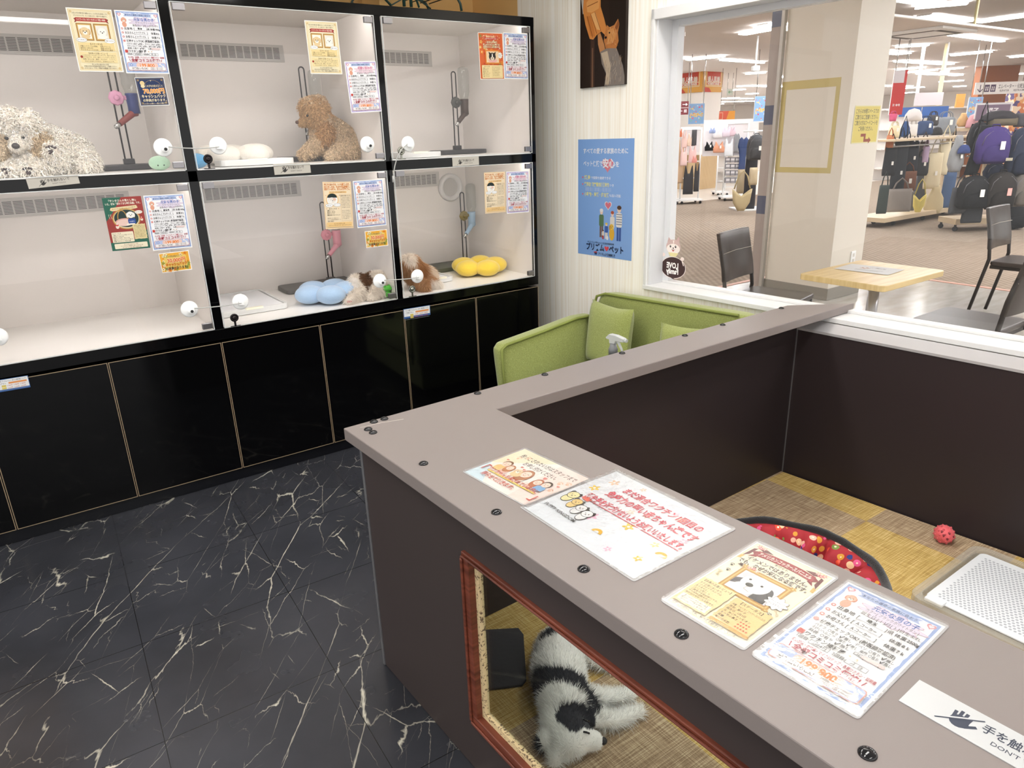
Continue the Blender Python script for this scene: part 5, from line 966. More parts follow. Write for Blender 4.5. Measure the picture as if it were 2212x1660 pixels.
def make_dog(name, label, b, vox, colfn, org, fur_n, fur_len, curl=0.0, flow=None, width=.0007, body_mul=.92, lift=1.0, lenfn=None, nofur=None, seed=1):
    org = np.array(org, float); me = fuse(b, vox); n = len(me.vertices); co = np.zeros(n*3); me.vertices.foreach_get('co', co); co = co.reshape(-1, 3)
    me.calc_loop_triangles(); t = np.zeros(len(me.loop_triangles)*3, dtype=np.int64); me.loop_triangles.foreach_get('vertices', t); t = t.reshape(-1, 3)
    vn = np.zeros(n*3); me.vertices.foreach_get('normal', vn); vn = vn.reshape(-1, 3)
    a, c, d = co[t[:, 0]], co[t[:, 1]], co[t[:, 2]]; ar = np.linalg.norm(np.cross(c-a, d-a), axis=1); rg = np.random.default_rng(seed)
    k_ = rg.choice(len(t), fur_n, p=ar/ar.sum()); u, v = rg.random(fur_n), rg.random(fur_n); fl_ = u+v > 1; u[fl_], v[fl_] = 1-u[fl_], 1-v[fl_]
    P = a[k_]+(c-a)[k_]*u[:, None]+(d-a)[k_]*v[:, None]; N = vn[t[k_, 0]]*(1-u-v)[:, None]+vn[t[k_, 1]]*u[:, None]+vn[t[k_, 2]]*v[:, None]; N /= np.linalg.norm(N, axis=1)[:, None]+1e-9
    if nofur is not None:
        kp = ~nofur(P); P, N = P[kp], N[kp]
    m_ = len(P); C = colfn(P); C = np.clip(C*(1+rg.normal(0, .16 if curl else .09, m_))[:, None], 0, 1)
    L = fur_len*(.6+.7*rg.random(m_)); 
    if lenfn is not None: L = L*lenfn(P)
    F = np.zeros((m_, 3)) if flow is None else flow(P); F = F-N*(F*N).sum(1)[:, None]
    J = rg.normal(0, 1, (m_, 3)); T = N*lift+F+J*(.28 if not curl else .5); T /= np.linalg.norm(T, axis=1)[:, None]; S_ = np.cross(T, rg.normal(0, 1, (m_, 3))); S_ /= np.linalg.norm(S_, axis=1)[:, None]+1e-9; B_ = np.cross(T, S_)
    K = 5 if curl else 3; V = np.zeros((m_, K+1, 2, 3)); ph = rg.random(m_)*6.28
    for i in range(K+1):
        s_ = i/K; ctr = P+T*(L*s_)[:, None]+np.array([0, 0, -1])*(L*.35*s_*s_)[:, None]-N*.0006
        if curl:
            an = ph+s_*7.5; rad = curl*s_**.5; ctr = ctr-T*(L*.35*s_*s_)[:, None]+S_*(rad*np.cos(an))[:, None]+B_*(rad*np.sin(an))[:, None]
        w_ = width*(1-.75*s_); V[:, i, 0] = ctr+S_*w_; V[:, i, 1] = ctr-S_*w_
    V = V.reshape(-1, 3); ba = (np.arange(m_)*(K+1)*2)[:, None, None]; st = (np.arange(K)*2)[None, :, None]; q = np.array([0, 1, 3, 2])[None, None, :]; Fq = (ba+st+q).reshape(-1, 4)
    root = bpy.data.objects.new(name, me); COL.objects.link(root); root.location = tuple(org); tag(root, label, 'dog')
    me.vertices.foreach_set('co', (co-org).ravel()); me.materials.clear(); me.materials.append(m_fur)
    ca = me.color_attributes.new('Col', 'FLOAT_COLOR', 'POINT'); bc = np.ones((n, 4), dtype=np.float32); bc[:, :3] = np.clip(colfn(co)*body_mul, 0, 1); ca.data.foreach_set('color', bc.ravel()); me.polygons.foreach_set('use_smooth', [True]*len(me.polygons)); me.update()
    fm = bpy.data.meshes.new('fur'); fm.vertices.add(len(V)); fm.vertices.foreach_set('co', (V-org).astype(np.float32).ravel()); fm.loops.add(Fq.size); fm.loops.foreach_set('vertex_index', Fq.ravel().astype(np.int32)); fm.polygons.add(len(Fq)); fm.polygons.foreach_set('loop_start', (np.arange(len(Fq))*4).astype(np.int32)); fm.update(calc_edges=True)
    fm.materials.append(m_fur); ca = fm.color_attributes.new('Col', 'FLOAT_COLOR', 'POINT'); fc = np.ones((m_, (K+1)*2, 4), dtype=np.float32); fc[:, :, :3] = C[:, None, :]; ca.data.foreach_set('color', fc.ravel())
    fo = bpy.data.objects.new('fur', fm); COL.objects.link(fo); fo.parent = root; return root
def L3(h): return np.array(lin(h)[:3])
def blob_mask(P, c, r): return np.linalg.norm((P-np.array(c))/np.array(r), axis=1)
def colour(base, patches, seed=3, edge=.12):
    def fn(P):
        C = np.tile(L3(base), (len(P), 1)); ns = np.sin(P[:, 0]*170+1.3)*np.sin(P[:, 1]*190)*np.sin(P[:, 2]*150+.7)*edge
        for c, r, col in patches:
            m_ = blob_mask(P, c, r)+ns < 1; C[m_] = L3(col)
        return C
    return fn
def dpart(name, b, m, root): return b.build(name, m, root)
m_nose = mat('black_nose', '#191617', rough=.3, spec=.6); m_eye = mat('dark_eye', '#120e0d', rough=.08, spec=.7); m_pad = mat('paw_pad', '#3a2c2e', rough=.6); m_pink = mat('pink_skin', '#d89a98', rough=.55)
# --- the black and white puppy asleep on the pen carpet (seen from above through the pen window)
Z = lambda u, v, z: np.array(at_z(u, v, Z_F+z))
hip, mid, sho, nk = Z(1204, 1408, .066), Z(1206, 1456, .070), Z(1220, 1518, .066), Z(1210, 1562, .050); hd, mz = Z(1232, 1590, .046), Z(1282, 1600, .034)
b = MB(); chain(b, [hip, mid, sho], [.066, .073, .066]); chain(b, [sho, nk, hd], [.060, .050, .049]); b.ball(hd, (.056, .054, .046), 18, 12); chain(b, [hd, mz], [.044, .025])
chain(b, [hip+np.array([0, .02, -.012]), Z(1196, 1372, .035)], [.052, .026])
p1 = [Z(1268, 1506, .045), Z(1318, 1506, .026), Z(1352, 1503, .018)]; p2 = [Z(1272, 1546, .042), Z(1325, 1556, .026), Z(1368, 1541, .018)]; p3 = [Z(1245, 1400, .045), Z(1282, 1420, .030), Z(1318, 1440, .017)]
for p in (p1, p2): chain(b, p, [.030, .021, .0185]); b.ball(p[2]+(p[2]-p[1])*.25, (.019, .019, .015), 12, 8)
chain(b, p3, [.044, .026, .017]); chain(b, [Z(1225, 1380, .05), Z(1255, 1385, .022), Z(1290, 1395, .016)], [.04, .022, .016])
e1, e2 = Z(1178, 1598, .038), Z(1202, 1632, .022)
chain(b, [Z(1206, 1582, .052), e1, Z(1168, 1612, .02)], [.024, .022, .015]); chain(b, [Z(1212, 1606, .045), e2, Z(1196, 1646, .012)], [.024, .023, .016])
pt = []
bk = '#34343a'
pt.append((Z(1200, 1396, .07), (.062, .026, .10), bk))
for u, v in ((1160, 1486), (1180, 1492), (1205, 1497), (1230, 1500), (1255, 1504), (1278, 1512)): pt.append((Z(u, v, .075), (.030, .034, .10), bk))
for u, v in ((1222, 1562), (1246, 1556), (1238, 1574), (1268, 1552), (1258, 1562)): pt.append((Z(u, v, .07), (.028, .026, .06), bk))
pt.append((Z(1164, 1615, .02), (.017, .018, .03), bk)); pt.append((Z(1210, 1575, .05), (.01, .012, .04), '#e9e6e2'))
hdir = (mz-hd)/np.linalg.norm(mz-hd)
sdA = np.cross(hdir, (0, 0, 1.0)); EYA = [hd+hdir*.040+np.array([0, 0, .040])+sdA*g for g in (-.019, .019)]
def flowA(P):
    d_ = (hip-sho)/np.linalg.norm(hip-sho); return np.tile(d_*1.3, (len(P), 1))
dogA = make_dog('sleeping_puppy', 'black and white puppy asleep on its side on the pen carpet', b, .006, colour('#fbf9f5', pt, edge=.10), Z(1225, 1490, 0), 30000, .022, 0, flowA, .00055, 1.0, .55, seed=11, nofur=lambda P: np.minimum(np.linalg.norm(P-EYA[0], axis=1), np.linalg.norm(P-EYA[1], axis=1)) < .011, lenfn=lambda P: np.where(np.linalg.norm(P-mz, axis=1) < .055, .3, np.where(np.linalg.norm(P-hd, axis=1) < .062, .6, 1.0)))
b = MB(); b.ball(mz+hdir*.0245+np.array([0, 0, .004]), (.0105, .0105, .0085), 14, 10); dpart('nose', b, m_nose, dogA)
for p in EYA:
    b = MB(); b.tube([p-hdir*.008-np.array([0, 0, .001]), p, p+hdir*.008-np.array([0, 0, .002])], .0026, 6); dpart('closed_eye', b, m_eye, dogA)
for p in (p1[2], p2[2]):
    for i in (-1, 0, 1):
        b = MB(); c = p+np.array([.019, .009*i, .006]); b.ball(c, (.0042, .0042, .0036), 8, 6); dpart('toe', b, mat('pink_toe', '#dcb6ad', rough=.5), dogA)
# --- cream poodle lying in the upper left compartment
FY = .17
Y = lambda u, v, y=FY: np.array(at_y(u, v, y)); zu = ZS1+.001
h = Y(46, 292, .15)+np.array([0, 0, .0]); 
b = MB(); b.ball(h, (.072, .070, .066), 20, 14); b.ball(h+np.array([0, 0, .024]), (.066, .064, .050), 20, 14); snt = Y(34, 318, .085); chain(b, [h+np.array([0, -.02, -.01]), snt], [.040, .024])
ear1 = [Y(80, 285, .15), Y(86, 315, .14), Y(84, 335, .13)]; chain(b, ear1, [.030, .034, .026]); ear2 = [Y(8, 285, .15), Y(2, 312, .14), Y(2, 332, .13)]; chain(b, ear2, [.026, .032, .024])
ch = np.array([h[0]-.005, .20, zu+.085]); rp = np.array([Y(160, 350, .24)[0], .25, zu+.075]); chain(b, [h+np.array([0, .04, -.05]), ch], [.055, .082]); chain(b, [ch, (ch+rp)/2+np.array([0, 0, .015]), rp], [.082, .086, .072]); chain(b, [Y(100, 350, .16), Y(60, 358, .12)], [.05, .04])
lg = [Y(128, 352, .16), Y(112, 335, .10), Y(111, 322, .075)]; chain(b, lg, [.042, .030, .021]); f1 = [np.array([Y(100, 370, .10)[0], .12, zu+.03]), np.array([Y(60, 372, .06)[0], .055, zu+.022])]; chain(b, f1, [.034, .024]); f2 = [np.array([Y(40, 370, .10)[0], .12, zu+.03]), np.array([Y(16, 383, .06)[0], .05, zu+.022])]; chain(b, f2, [.034, .024])
chain(b, [rp+np.array([.03, -.06, -.03]), np.array([Y(185, 370, .12)[0], .13, zu+.028])], [.05, .028])
for i in range(26):
    a_ = RNG.random()*6.28; e_ = RNG.random()*1.2; c = h+np.array([.066*math.cos(a_)*math.cos(e_), .066*math.sin(a_)*math.cos(e_), .02+.066*math.sin(e_)]); b.ball(c, .016, 8, 6)
dogB = make_dog('cream_poodle_puppy', 'cream curly poodle puppy lying with one paw raised in the upper left compartment', b, .0075, colour('#fbf4e8', [(ear1[1], (.04, .06, .06), '#dcc6a4'), (ear2[1], (.035, .06, .06), '#e3d0b2')], edge=.2), (ch+rp)/2*np.array([1, 1, 0])+np.array([0, 0, ZS1]), 9000, .030, .0065, None, .0027, .98, .9, seed=21, lenfn=lambda P: np.clip((np.linalg.norm(P-snt, axis=1)-.02)/.07, .12, 1))
b = MB(); b.ball(snt+np.array([0, -.022, .004]), (.0125, .010, .0105), 14, 10); dpart('nose', b, mat('grey_nose', '#3a3534', rough=.35), dogB)
for u, v in ((50, 297), (14, 299)): b = MB(); b.ball(Y(u, v, .079), (.0068, .005, .0062), 12, 8); dpart('eye', b, m_eye, dogB)
def pads(root, c, r, ex_, ez_):
    b = MB(); c = np.array(c); nn = np.cross(ex_, ez_)
    b.ball(c-ez_*r*.35, r*.42, 10, 8)
    for g in (-.9, -.32, .32, .9): b.ball(c+(ex_*math.sin(g)+ez_*math.cos(g)*.75)*r*.72, r*.24, 8, 6)
    dpart('paw_pads', b, m_pad, root)
pads(dogB, Y(110, 324, .052), .022, np.array([1, 0, 0]), np.array([.2, 0, 1])); pads(dogB, np.array([f1[1][0], .029, f1[1][2]]), .019, np.array([1, 0, 0]), np.array([0, 0, 1])); pads(dogB, np.array([f2[1][0], .024, f2[1][2]]), .018, np.array([1, 0, 0]), np.array([0, 0, 1]))
# --- apricot poodle sitting in the upper middle compartment, looking left
Yc = lambda u, v, y=.36: np.array(at_y(u, v, y))
hc = Yc(680, 246); b = MB(); b.ball(hc, (.066, .064, .060), 20, 14); b.ball(hc+np.array([.006, 0, .020]), (.058, .058, .046), 18, 12); sn = Yc(651, 267); chain(b, [Yc(670, 256), sn], [.038, .020])
er = [Yc(702, 262, .31), Yc(704, 290, .30), Yc(700, 306, .30)]; chain(b, er, [.032, .034, .022]); er2 = [Yc(690, 262, .42), Yc(686, 290, .42)]; chain(b, er2, [.03, .028])
chest = Yc(700, 302); belly = Yc(735, 318); rump = Yc(752, 328); rump[2] = max(rump[2], zu+.075); chain(b, [Yc(690, 268), chest, belly, rump], [.048, .060, .074, .078]); chain(b, [Yc(700, 265), Yc(722, 288), Yc(748, 312)], [.050, .068, .078]); 
fp1 = np.array([Yc(652, 336)[0], .33, zu+.036]); chain(b, [Yc(690, 305, .33), Yc(668, 325, .33), fp1], [.036, .027, .022]); fp2 = np.array([Yc(664, 337)[0], .42, zu+.034]); chain(b, [Yc(700, 305, .41), Yc(682, 326, .42), fp2], [.034, .026, .021])
hl = np.array([Yc(700, 342)[0], .27, zu+.022]); chain(b, [Yc(748, 326, .30), np.array([Yc(735, 338, .28)[0], .28, zu+.04]), hl], [.062, .045, .024]); chain(b, [rump, np.array([Yc(778, 330)[0], .40, zu+.06]), np.array([Yc(776, 318)[0], .41, zu+.09])], [.05, .032, .022])
for i in range(26):
    a_ = RNG.random()*6.28; e_ = RNG.random()*1.2; b.ball(hc+np.array([.058*math.cos(a_)*math.cos(e_), .058*math.sin(a_)*math.cos(e_), .02+.056*math.sin(e_)]), .015, 8, 6)
dogC = make_dog('apricot_poodle_puppy', 'apricot curly poodle puppy sitting and looking left in the upper middle compartment', b, .007, colour('#d8bf9d', [(er[1], (.045, .05, .06), '#c09768'), (hc, (.085, .09, .075), '#cba678'), (hl, (.04, .05, .03), '#e6cfae'), (sn, (.05, .04, .04), '#c19c6e')], edge=.2), (rump[0], .36, ZS1), 9000, .026, .0058, None, .0024, .78, .9, seed=31, lenfn=lambda P: np.clip((np.linalg.norm(P-sn, axis=1)-.01)/.07, .15, 1))
b = MB(); b.ball(sn+np.array([-.020, 0, .006]), (.009, .010, .008), 12, 8); dpart('nose', b, mat('brown_nose', '#5a3f33', rough=.35), dogC)
b = MB(); b.ball(Yc(664, 250, .318), .006, 10, 8); dpart('eye', b, m_eye, dogC)
# --- brown and white puppy lying over the pale blue cushion
Yd = lambda u, v, y=.10: np.array(at_y(u, v, y)); zl = ZB+.001
hD = Yd(775, 613, .15); b = MB(); b.ball(hD, (.052, .052, .046), 18, 12); mzD = Yd(757, 627, .115); chain(b, [hD+np.array([-.008, -.01, -.008]), mzD], [.036, .024]); bD = np.array([Yd(815, 628, .12)[0], .13, zl+.062]); rD = np.array([Yd(845, 628, .14)[0], .16, zl+.060]); chain(b, [hD+np.array([.02, .0, -.01]), bD, rD], [.045, .060, .052]); pD = np.array([Yd(752, 655, .05)[0], .045, zl+.017]); chain(b, [np.array([Yd(785, 645, .07)[0], .09, zl+.04]), pD], [.032, .017]); chain(b, [np.array([Yd(820, 645, .05)[0], .07, zl+.035]), np.array([Yd(800, 652, .05)[0], .04, zl+.018])], [.034, .018])
eD = [Yd(787, 610, .125), Yd(784, 628, .105), Yd(776, 640, .10)]; chain(b, eD, [.020, .021, .014])
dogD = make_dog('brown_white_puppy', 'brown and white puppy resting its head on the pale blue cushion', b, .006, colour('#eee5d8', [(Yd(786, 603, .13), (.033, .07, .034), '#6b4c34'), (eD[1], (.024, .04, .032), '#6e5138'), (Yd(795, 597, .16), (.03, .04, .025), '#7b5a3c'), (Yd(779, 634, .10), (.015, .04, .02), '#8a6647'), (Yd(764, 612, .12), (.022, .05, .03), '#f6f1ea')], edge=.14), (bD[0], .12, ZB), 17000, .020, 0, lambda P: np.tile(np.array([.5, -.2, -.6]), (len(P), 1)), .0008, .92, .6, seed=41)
b = MB(); b.ball(Yd(762, 640, .085), (.007, .006, .006), 10, 8); dpart('nose', b, m_nose, dogD)
for i in (-1, 0, 1): b = MB(); b.ball(pD+np.array([.008*i, -.014, 0]), .0055, 8, 6); dpart('toe', b, m_pink, dogD)
# --- puppy in the lower right compartment, half hidden behind the post
hE = np.array([Yd(884, 598, .16)[0]+.01, .16, zl+.125]); b = MB(); b.ball(hE, (.056, .058, .052), 18, 12); bE = np.array([hE[0]+.055, .16, zl+.062]); chain(b, [hE+np.array([.005, .0, -.03]), bE, bE+np.array([.055, .02, -.012])], [.050, .062, .048]); chain(b, [hE+np.array([.02, -.045, .0]), hE+np.array([.034, -.05, -.05])], [.024, .020])
chain(b, [bE+np.array([.02, -.05, -.02]), np.array([hE[0]+.10, .06, zl+.020])], [.035, .019]); chain(b, [bE+np.array([-.03, -.05, -.02]), np.array([hE[0]+.02, .05, zl+.020])], [.035, .019])
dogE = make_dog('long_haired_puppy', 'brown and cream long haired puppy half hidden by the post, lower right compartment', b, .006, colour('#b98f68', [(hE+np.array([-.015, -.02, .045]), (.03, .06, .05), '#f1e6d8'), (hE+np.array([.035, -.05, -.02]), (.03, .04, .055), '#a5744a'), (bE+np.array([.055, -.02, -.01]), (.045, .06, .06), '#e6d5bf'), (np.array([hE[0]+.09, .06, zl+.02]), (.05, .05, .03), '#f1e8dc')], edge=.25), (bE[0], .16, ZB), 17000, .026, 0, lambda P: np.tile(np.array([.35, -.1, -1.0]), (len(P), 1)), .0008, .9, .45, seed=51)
# ---------------------------------------------------------------- cushions and toys
def plush(col, nm): return mat(nm, col, rough=.95, spec=.1, bump=.9, bscale=260, sheen=.5)
def lobed(name, label, c, R, r, n, m, a0=0, sq=.85, ez=1.0):
    t = thing(name, label, 'pet cushion', c)
    for i in range(n):
        a = a0+2*PI*i/n; b = MB(); q = (c[0]+R*math.cos(a), c[1]+R*math.sin(a), c[2]+r*sq+.001); b.ball(q, (r, r, r*sq), 22, 14); o = b.build('petal', m, t)
    b = MB(); b.ball((c[0], c[1], c[2]+r*sq*.5), (R*.8, R*.8, r*sq*.48), 20, 12); b.build('middle_pad', m, t); return t
c = np.array([Y(512, 335, .33)[0], .35, zu]); lobed('plush_cushion', 'white plush ring cushion in the upper middle compartment', c, .105, .072, 5, plush('#ece8dd', 'white_plush'), .2, .62)
c = np.array([Yd(708, 640, .17)[0]+.01, .20, zl]); lobed('plush_cushion', 'pale blue plush flower cushion under the brown and white puppy', c, .092, .072, 5, plush('#a9c6e4', 'blue_plush'), -1.75+.0, .62)
c = np.array([Yd(1036, 590, .25)[0]+.01, .27, zl]); lobed('plush_cushion', 'yellow plush flower cushion in the lower right compartment', c, .094, .070, 5, plush('#f0d14e', 'yellow_plush'), -1.6, .64)
def blob_thing(name, label, cat, c, r, m, sub=None):
    b = MB(); b.ball(c, r, 20, 14); return tag(b.single(name, m, (c[0], c[1], c[2]-r[2])), label, cat)
p = Y(347, 349, .045); g = blob_thing('plush_toy', 'mint green plush toy in the upper left compartment', 'dog toy', (p[0], .075, zu+.028), (.040, .032, .028), plush('#b7dcbf', 'mint_plush'))
for dx in (-.012, .01): b = MB(); b.ball((p[0]+dx, .046, zu+.020), .0028, 8, 6); b.build('eye', m_eye, g)
p = Y(436, 350, .05); blob_thing('plush_ball', 'sky blue plush ball behind the dark lock knob', 'dog toy', (p[0]-.012, .085, zu+.030), (.044, .036, .030), plush('#63aede', 'sky_plush'))
p = Yd(838, 632, .04); t = thing('frog_toy', 'green rubber toy right of the brown and white puppy', 'dog toy', (p[0], .055, zl)); m_frog = mat('green_rubber', '#4fae3c', rough=.45)
b = MB(); b.ball((p[0], .055, zl+.019), (.022, .018, .018), 14, 10); b.build('body', m_frog, t); b = MB(); b.ball((p[0]+.002, .052, zl+.045), (.026, .018, .015), 16, 10); b.ball((p[0]-.012, .05, zl+.058), .007, 8, 6); b.ball((p[0]+.014, .05, zl+.058), .007, 8, 6); b.build('head', m_frog, t)
p = Yd(930, 600, .20); blob_thing('plush_pad', 'pink plush toy behind the long haired puppy', 'dog toy', (p[0], .25, zl+.022), (.050, .034, .021), plush('#ee9cb4', 'pink_plush'))
# toilet trays of the compartments
m_tr = mat('white_tray', '#f0f2f0', rough=.3, alpha=.75); m_tr2 = mat('tray_latch', '#f1efd9', rough=.4)
def tray_at(label, x0, x1, y0, y1, z):
    t = thing('toilet_tray', label, 'pet tray', ((x0+x1)/2, (y0+y1)/2, z), 'toilet trays of the compartments'); q = lambda w_, h_, r_: [((x0+x1)/2+a, (y0+y1)/2+b_) for a, b_ in rrect(w_, h_, r_, 5)]; W_, H_ = abs(x1-x0), abs(y1-y0)
    b = MB(); b.prism([(a, b_, z+.001) for a, b_ in q(W_-.006, H_-.006, .02)], (0, 0, .004)); ring_prism(b, q(W_, H_, .025), q(W_-.024, H_-.024, .018), z+.001, z+.026); b.build('base_tray', m_tr, t, bevel=.002)
    b = MB(); b.prism([(a, b_, z+.016) for a, b_ in q(W_-.03, H_-.03, .016)], (0, 0, .004)); b.build('mesh_grid', m_mesh, t)
    b = MB(); b.box(((x0+x1)/2-.04, y0-.001, z+.020), ((x0+x1)/2+.04, y0+.022, z+.029)); b.build('latch', m_tr2, t, bevel=.002)
tray_at('white toilet tray before the white plush cushion', -1.60, -1.28, .13, .26, zu)
tray_at('white toilet tray in the lower middle compartment', -1.70, -1.385, .17, .62, zl)
tray_at('white toilet tray in the upper right compartment', -.80, -.56, .06, .40, zu)
tray_at('white toilet tray in the lower right compartment', -.63, -.46, .19, .52, zl)
# ---------------------------------------------------------------- water bottle stands
m_rod = mat('dark_rod', '#3c3836', rough=.35, metal=.6); m_wb = glassy('clear_bottle', '#f3f5f4', rough=.03, strength=1.6); m_tipm = mat('steel_tip', '#c9c9c6', rough=.25, metal=.9)
def stand(label, x, y, z, top, trx, try_, tcol, clampcol, cupcol, spout, cz, side=1, bottle=True):
    t = thing('water_bottle_stand', label, 'water bottle stand', (x, y, z), 'water bottle stands of the compartments')
    b = MB(); (a0, a1), (b0, b1) = trx, try_; b.prism([((a0+a1)/2+p_, (b0+b1)/2+q_, z+.0008) for p_, q_ in rrect(a1-a0, b1-b0, .03, 5)], (0, 0, .022)); b.build('base_plate', tcol, t, bevel=.004)
    b = MB(); b.box((x-.022, y-.014, z+.0225), (x+.022, y+.014, z+.045)); b.build('rod_socket', tcol, t, bevel=.003)
    b = MB(); r_ = .013; b.tube([(x-r_, y, z+.035), (x-r_, y, top-r_)]+[(x-r_*math.cos(PI*i/10), y, top-r_+r_*math.sin(PI*i/10)) for i in range(1, 10)]+[(x+r_, y, top-r_), (x+r_, y, z+.035)], .0034, 8); b.build('rod_loop', m_rod, t)
    cm, um, sm = mat('plastic_'+clampcol, clampcol, rough=.4), mat('plastic_'+cupcol, cupcol, rough=.35), mat('plastic_'+spout, spout, rough=.35)
    yy = y-.014; b = MB(); b.lathe([(.030, -.005), (.031, .0), (.028, .007), (.012, .009), (.010, .020), (0.0005, .021)], (x-.002, yy, cz), (0, -1, 0), 8); b.box((x+.012, y-.012, cz-.007), (x+.066, y+.010, cz+.009)); b.build('clamp', cm, t, bevel=.002)
    xb = x+.058*side
    b = MB(); b.lathe([(.023, -.062), (.022, -.03), (.024, .012), (.0245, .018)], (xb, y-.004, cz), (0, 0, 1), 20); b.build('bottle_cap', um, t)
    b = MB(); p0 = np.array([xb, y-.006, cz-.055]); p1_ = np.array([x-.032, y-.06, cz-.115]); d_ = (p1_-p0); b.tube([p0, p0+d_*.12, p0+d_*.8], [.02, .014, .011], 14); b.build('spout', sm, t)
    b = MB(); b.tube([p0+d_*.78, p1_], [.0095, .009], 14); b.ball(p1_, .0065, 10, 8); b.build('steel_tip', m_tipm, t)
    if bottle:
        b = MB(); b.lathe([(.0215, .016), (.024, .03), (.030, .05), (.030, .16), (.026, .175), (.012, .182), (.0005, .183)], (xb, y-.004, cz), (0, 0, 1), 24); b.build('bottle', m_wb, t)
X = lambda u, v, y: at_y(u, v, y)[0]; Zy = lambda u, v, y: at_y(u, v, y)[2]
dkp = mat('dark_stand_plastic', '#353335', rough=.35); gyp = mat('grey_stand_plastic', '#6d6c6b', rough=.35, alpha=.85); olv = mat('olive_stand_plastic', '#4c4e47', rough=.4)
x = X(279, 350, .42); stand('bottle stand with pink clamp, navy cap and red spout, upper left compartment', x, .42, zu, 1.88, (x-.26, x+.13), (.33, .50), dkp, '#e3a5c4', '#2f3d7a', '#8c3a35', Zy(258, 212, .42))
x = X(672, 330, .50); stand('dark bottle stand behind the sitting apricot poodle', x, .50, zu, Zy(659, 145, .50), (x-.16, x+.12), (.40, .58), dkp, '#8d8d90', '#a5a5a8', '#8d8d90', 1.62)
x = X(988, 325, .45); stand('bottle stand with dark brown cap and spout, upper right compartment', x, .45, zu, Zy(979, 155, .45), (x-.14, x+.15), (.36, .54), dkp, '#4a4a46', '#4b3c36', '#4b3c36', Zy(981, 222, .45))
x = X(715, 605, .56); stand('bottle stand with pink clamp, cap and spout, lower middle compartment', x, .56, zl, Zy(696, 437, .56), (x-.27, x+.16), (.47, .655), gyp, '#dc8f9c', '#e29aa6', '#e29aa6', Zy(705, 507, .56))
x = X(1005, 562, .56); stand('bottle stand with olive clamp and pale blue spout, lower right compartment', x, .56, zl, Zy(997, 416, .56), (x-.27, x+.10), (.45, .655), olv, '#75661f', '#a5c3dd', '#a5c3dd', Zy(1002, 466, .56))
# ================================================================ beyond the window: seating corner and sales floor
FH = np.array([math.cos(YAW), math.sin(YAW), 0.0]); RH = np.array([math.sin(YAW), -math.cos(YAW), 0.0])
def at_d(u, v, D): return at_plane(u, v, CAM+FH*D, FH)
m_vin = mat('polished_grey_vinyl', '#b5b0a8', rough=.16, spec=.5); k = NT(m_vin); nz = k.n('TexNoise', i_Scale=3.0, i_Detail=5.0); k.l(k.obj(scale=(1, 4, 1)), nz.inputs['Vector']); k.l(k.ramp(nz.outputs['Fac'], [(.3, lin('#aaa59d')), (.7, lin('#c2beb7'))]), k.b.inputs['Base Color'])
m_crp = mat('striped_brown_carpet', '#a78f78', rough=.9, spec=.1); k = NT(m_crp)
wv = k.n('TexWave', wave_type='BANDS', i_Scale=5.2); wv.inputs['Distortion'].default_value = 1.2; wv.inputs['Detail'].default_value = 2; k.l(k.obj(rot=(0, 0, math.radians(38))), wv.inputs['Vector']); n2 = k.n('TexNoise', i_Scale=1.0, i_Detail=3.0); k.l(k.obj(scale=(3, 30, 1)), n2.inputs['Vector'])
f_ = k.math('ADD', k.math('MULTIPLY', wv.outputs['Fac'], .35), k.math('MULTIPLY', n2.outputs['Fac'], .65)); k.l(k.ramp(f_, [(.25, lin('#85776a')), (.5, lin('#908274')), (.75, lin('#9c8e80'))]), k.b.inputs['Base Color'])
m_lf = mat('pale_sales_floor', '#d9d2ca', rough=.3)
b = MB(); b.add([(.2, -9, -.001), (4.9, -9, -.001), (4.9, 1.3, -.001), (.2, 1.3, -.001)], [(0, 1, 2, 3)]); struct(b.build('floor_vinyl', m_vin))
b = MB(); b.add([(.2, 1.3, -.002), (4.9, 1.3, -.002), (4.9, -9, -.002), (36, -9, -.002), (36, 7.4, -.002), (.2, 7.4, -.002)], [(0, 5, 4, 1), (1, 4, 3, 2)]); struct(b.build('floor_carpet_mall', m_crp))
b = MB(); b.add([(.2, 7.4, -.002), (36, 7.4, -.002), (36, 36, -.002), (.2, 36, -.002)], [(0, 1, 2, 3)]); struct(b.build('floor_sales', m_lf))
b = MB(); b.box((4.88, -9, -.001), (4.93, 1.33, .004)); b.box((.2, 1.28, -.001), (4.88, 1.33, .004)); struct(b.build('trim_6', mat('pink_floor_border', '#c79a8a', rough=.5)))
ZC = 2.8; m_mc = mat('mall_ceiling', '#d9d0ca', rough=.85)
b = MB(); b.box((.45, -9, ZC), (36, 36, ZC+.05)); struct(b.build('ceiling_mall', m_mc))
b = MB(); b.box((35.9, -9, 0), (36, 36, ZC)); struct(b.build('wall_far', mat('far_wall', '#e3dad2', rough=.8)))
b = MB(); b.box((.2, 35.9, 0), (36, 36, ZC)); struct(b.build('wall_far_left', mat('far_wall', '#e3dad2')))
b = MB(); b.box((.33, .86, 0), (.38, 36, ZC)); struct(b.build('wall_behind', mat('far_wall', '#e3dad2')))
m_tube = mat('mall_lamp_face', '#fdfcff', emit=MALL_TUBE); m_fix = mat('white_fixture', '#eeeeee', rough=.5)
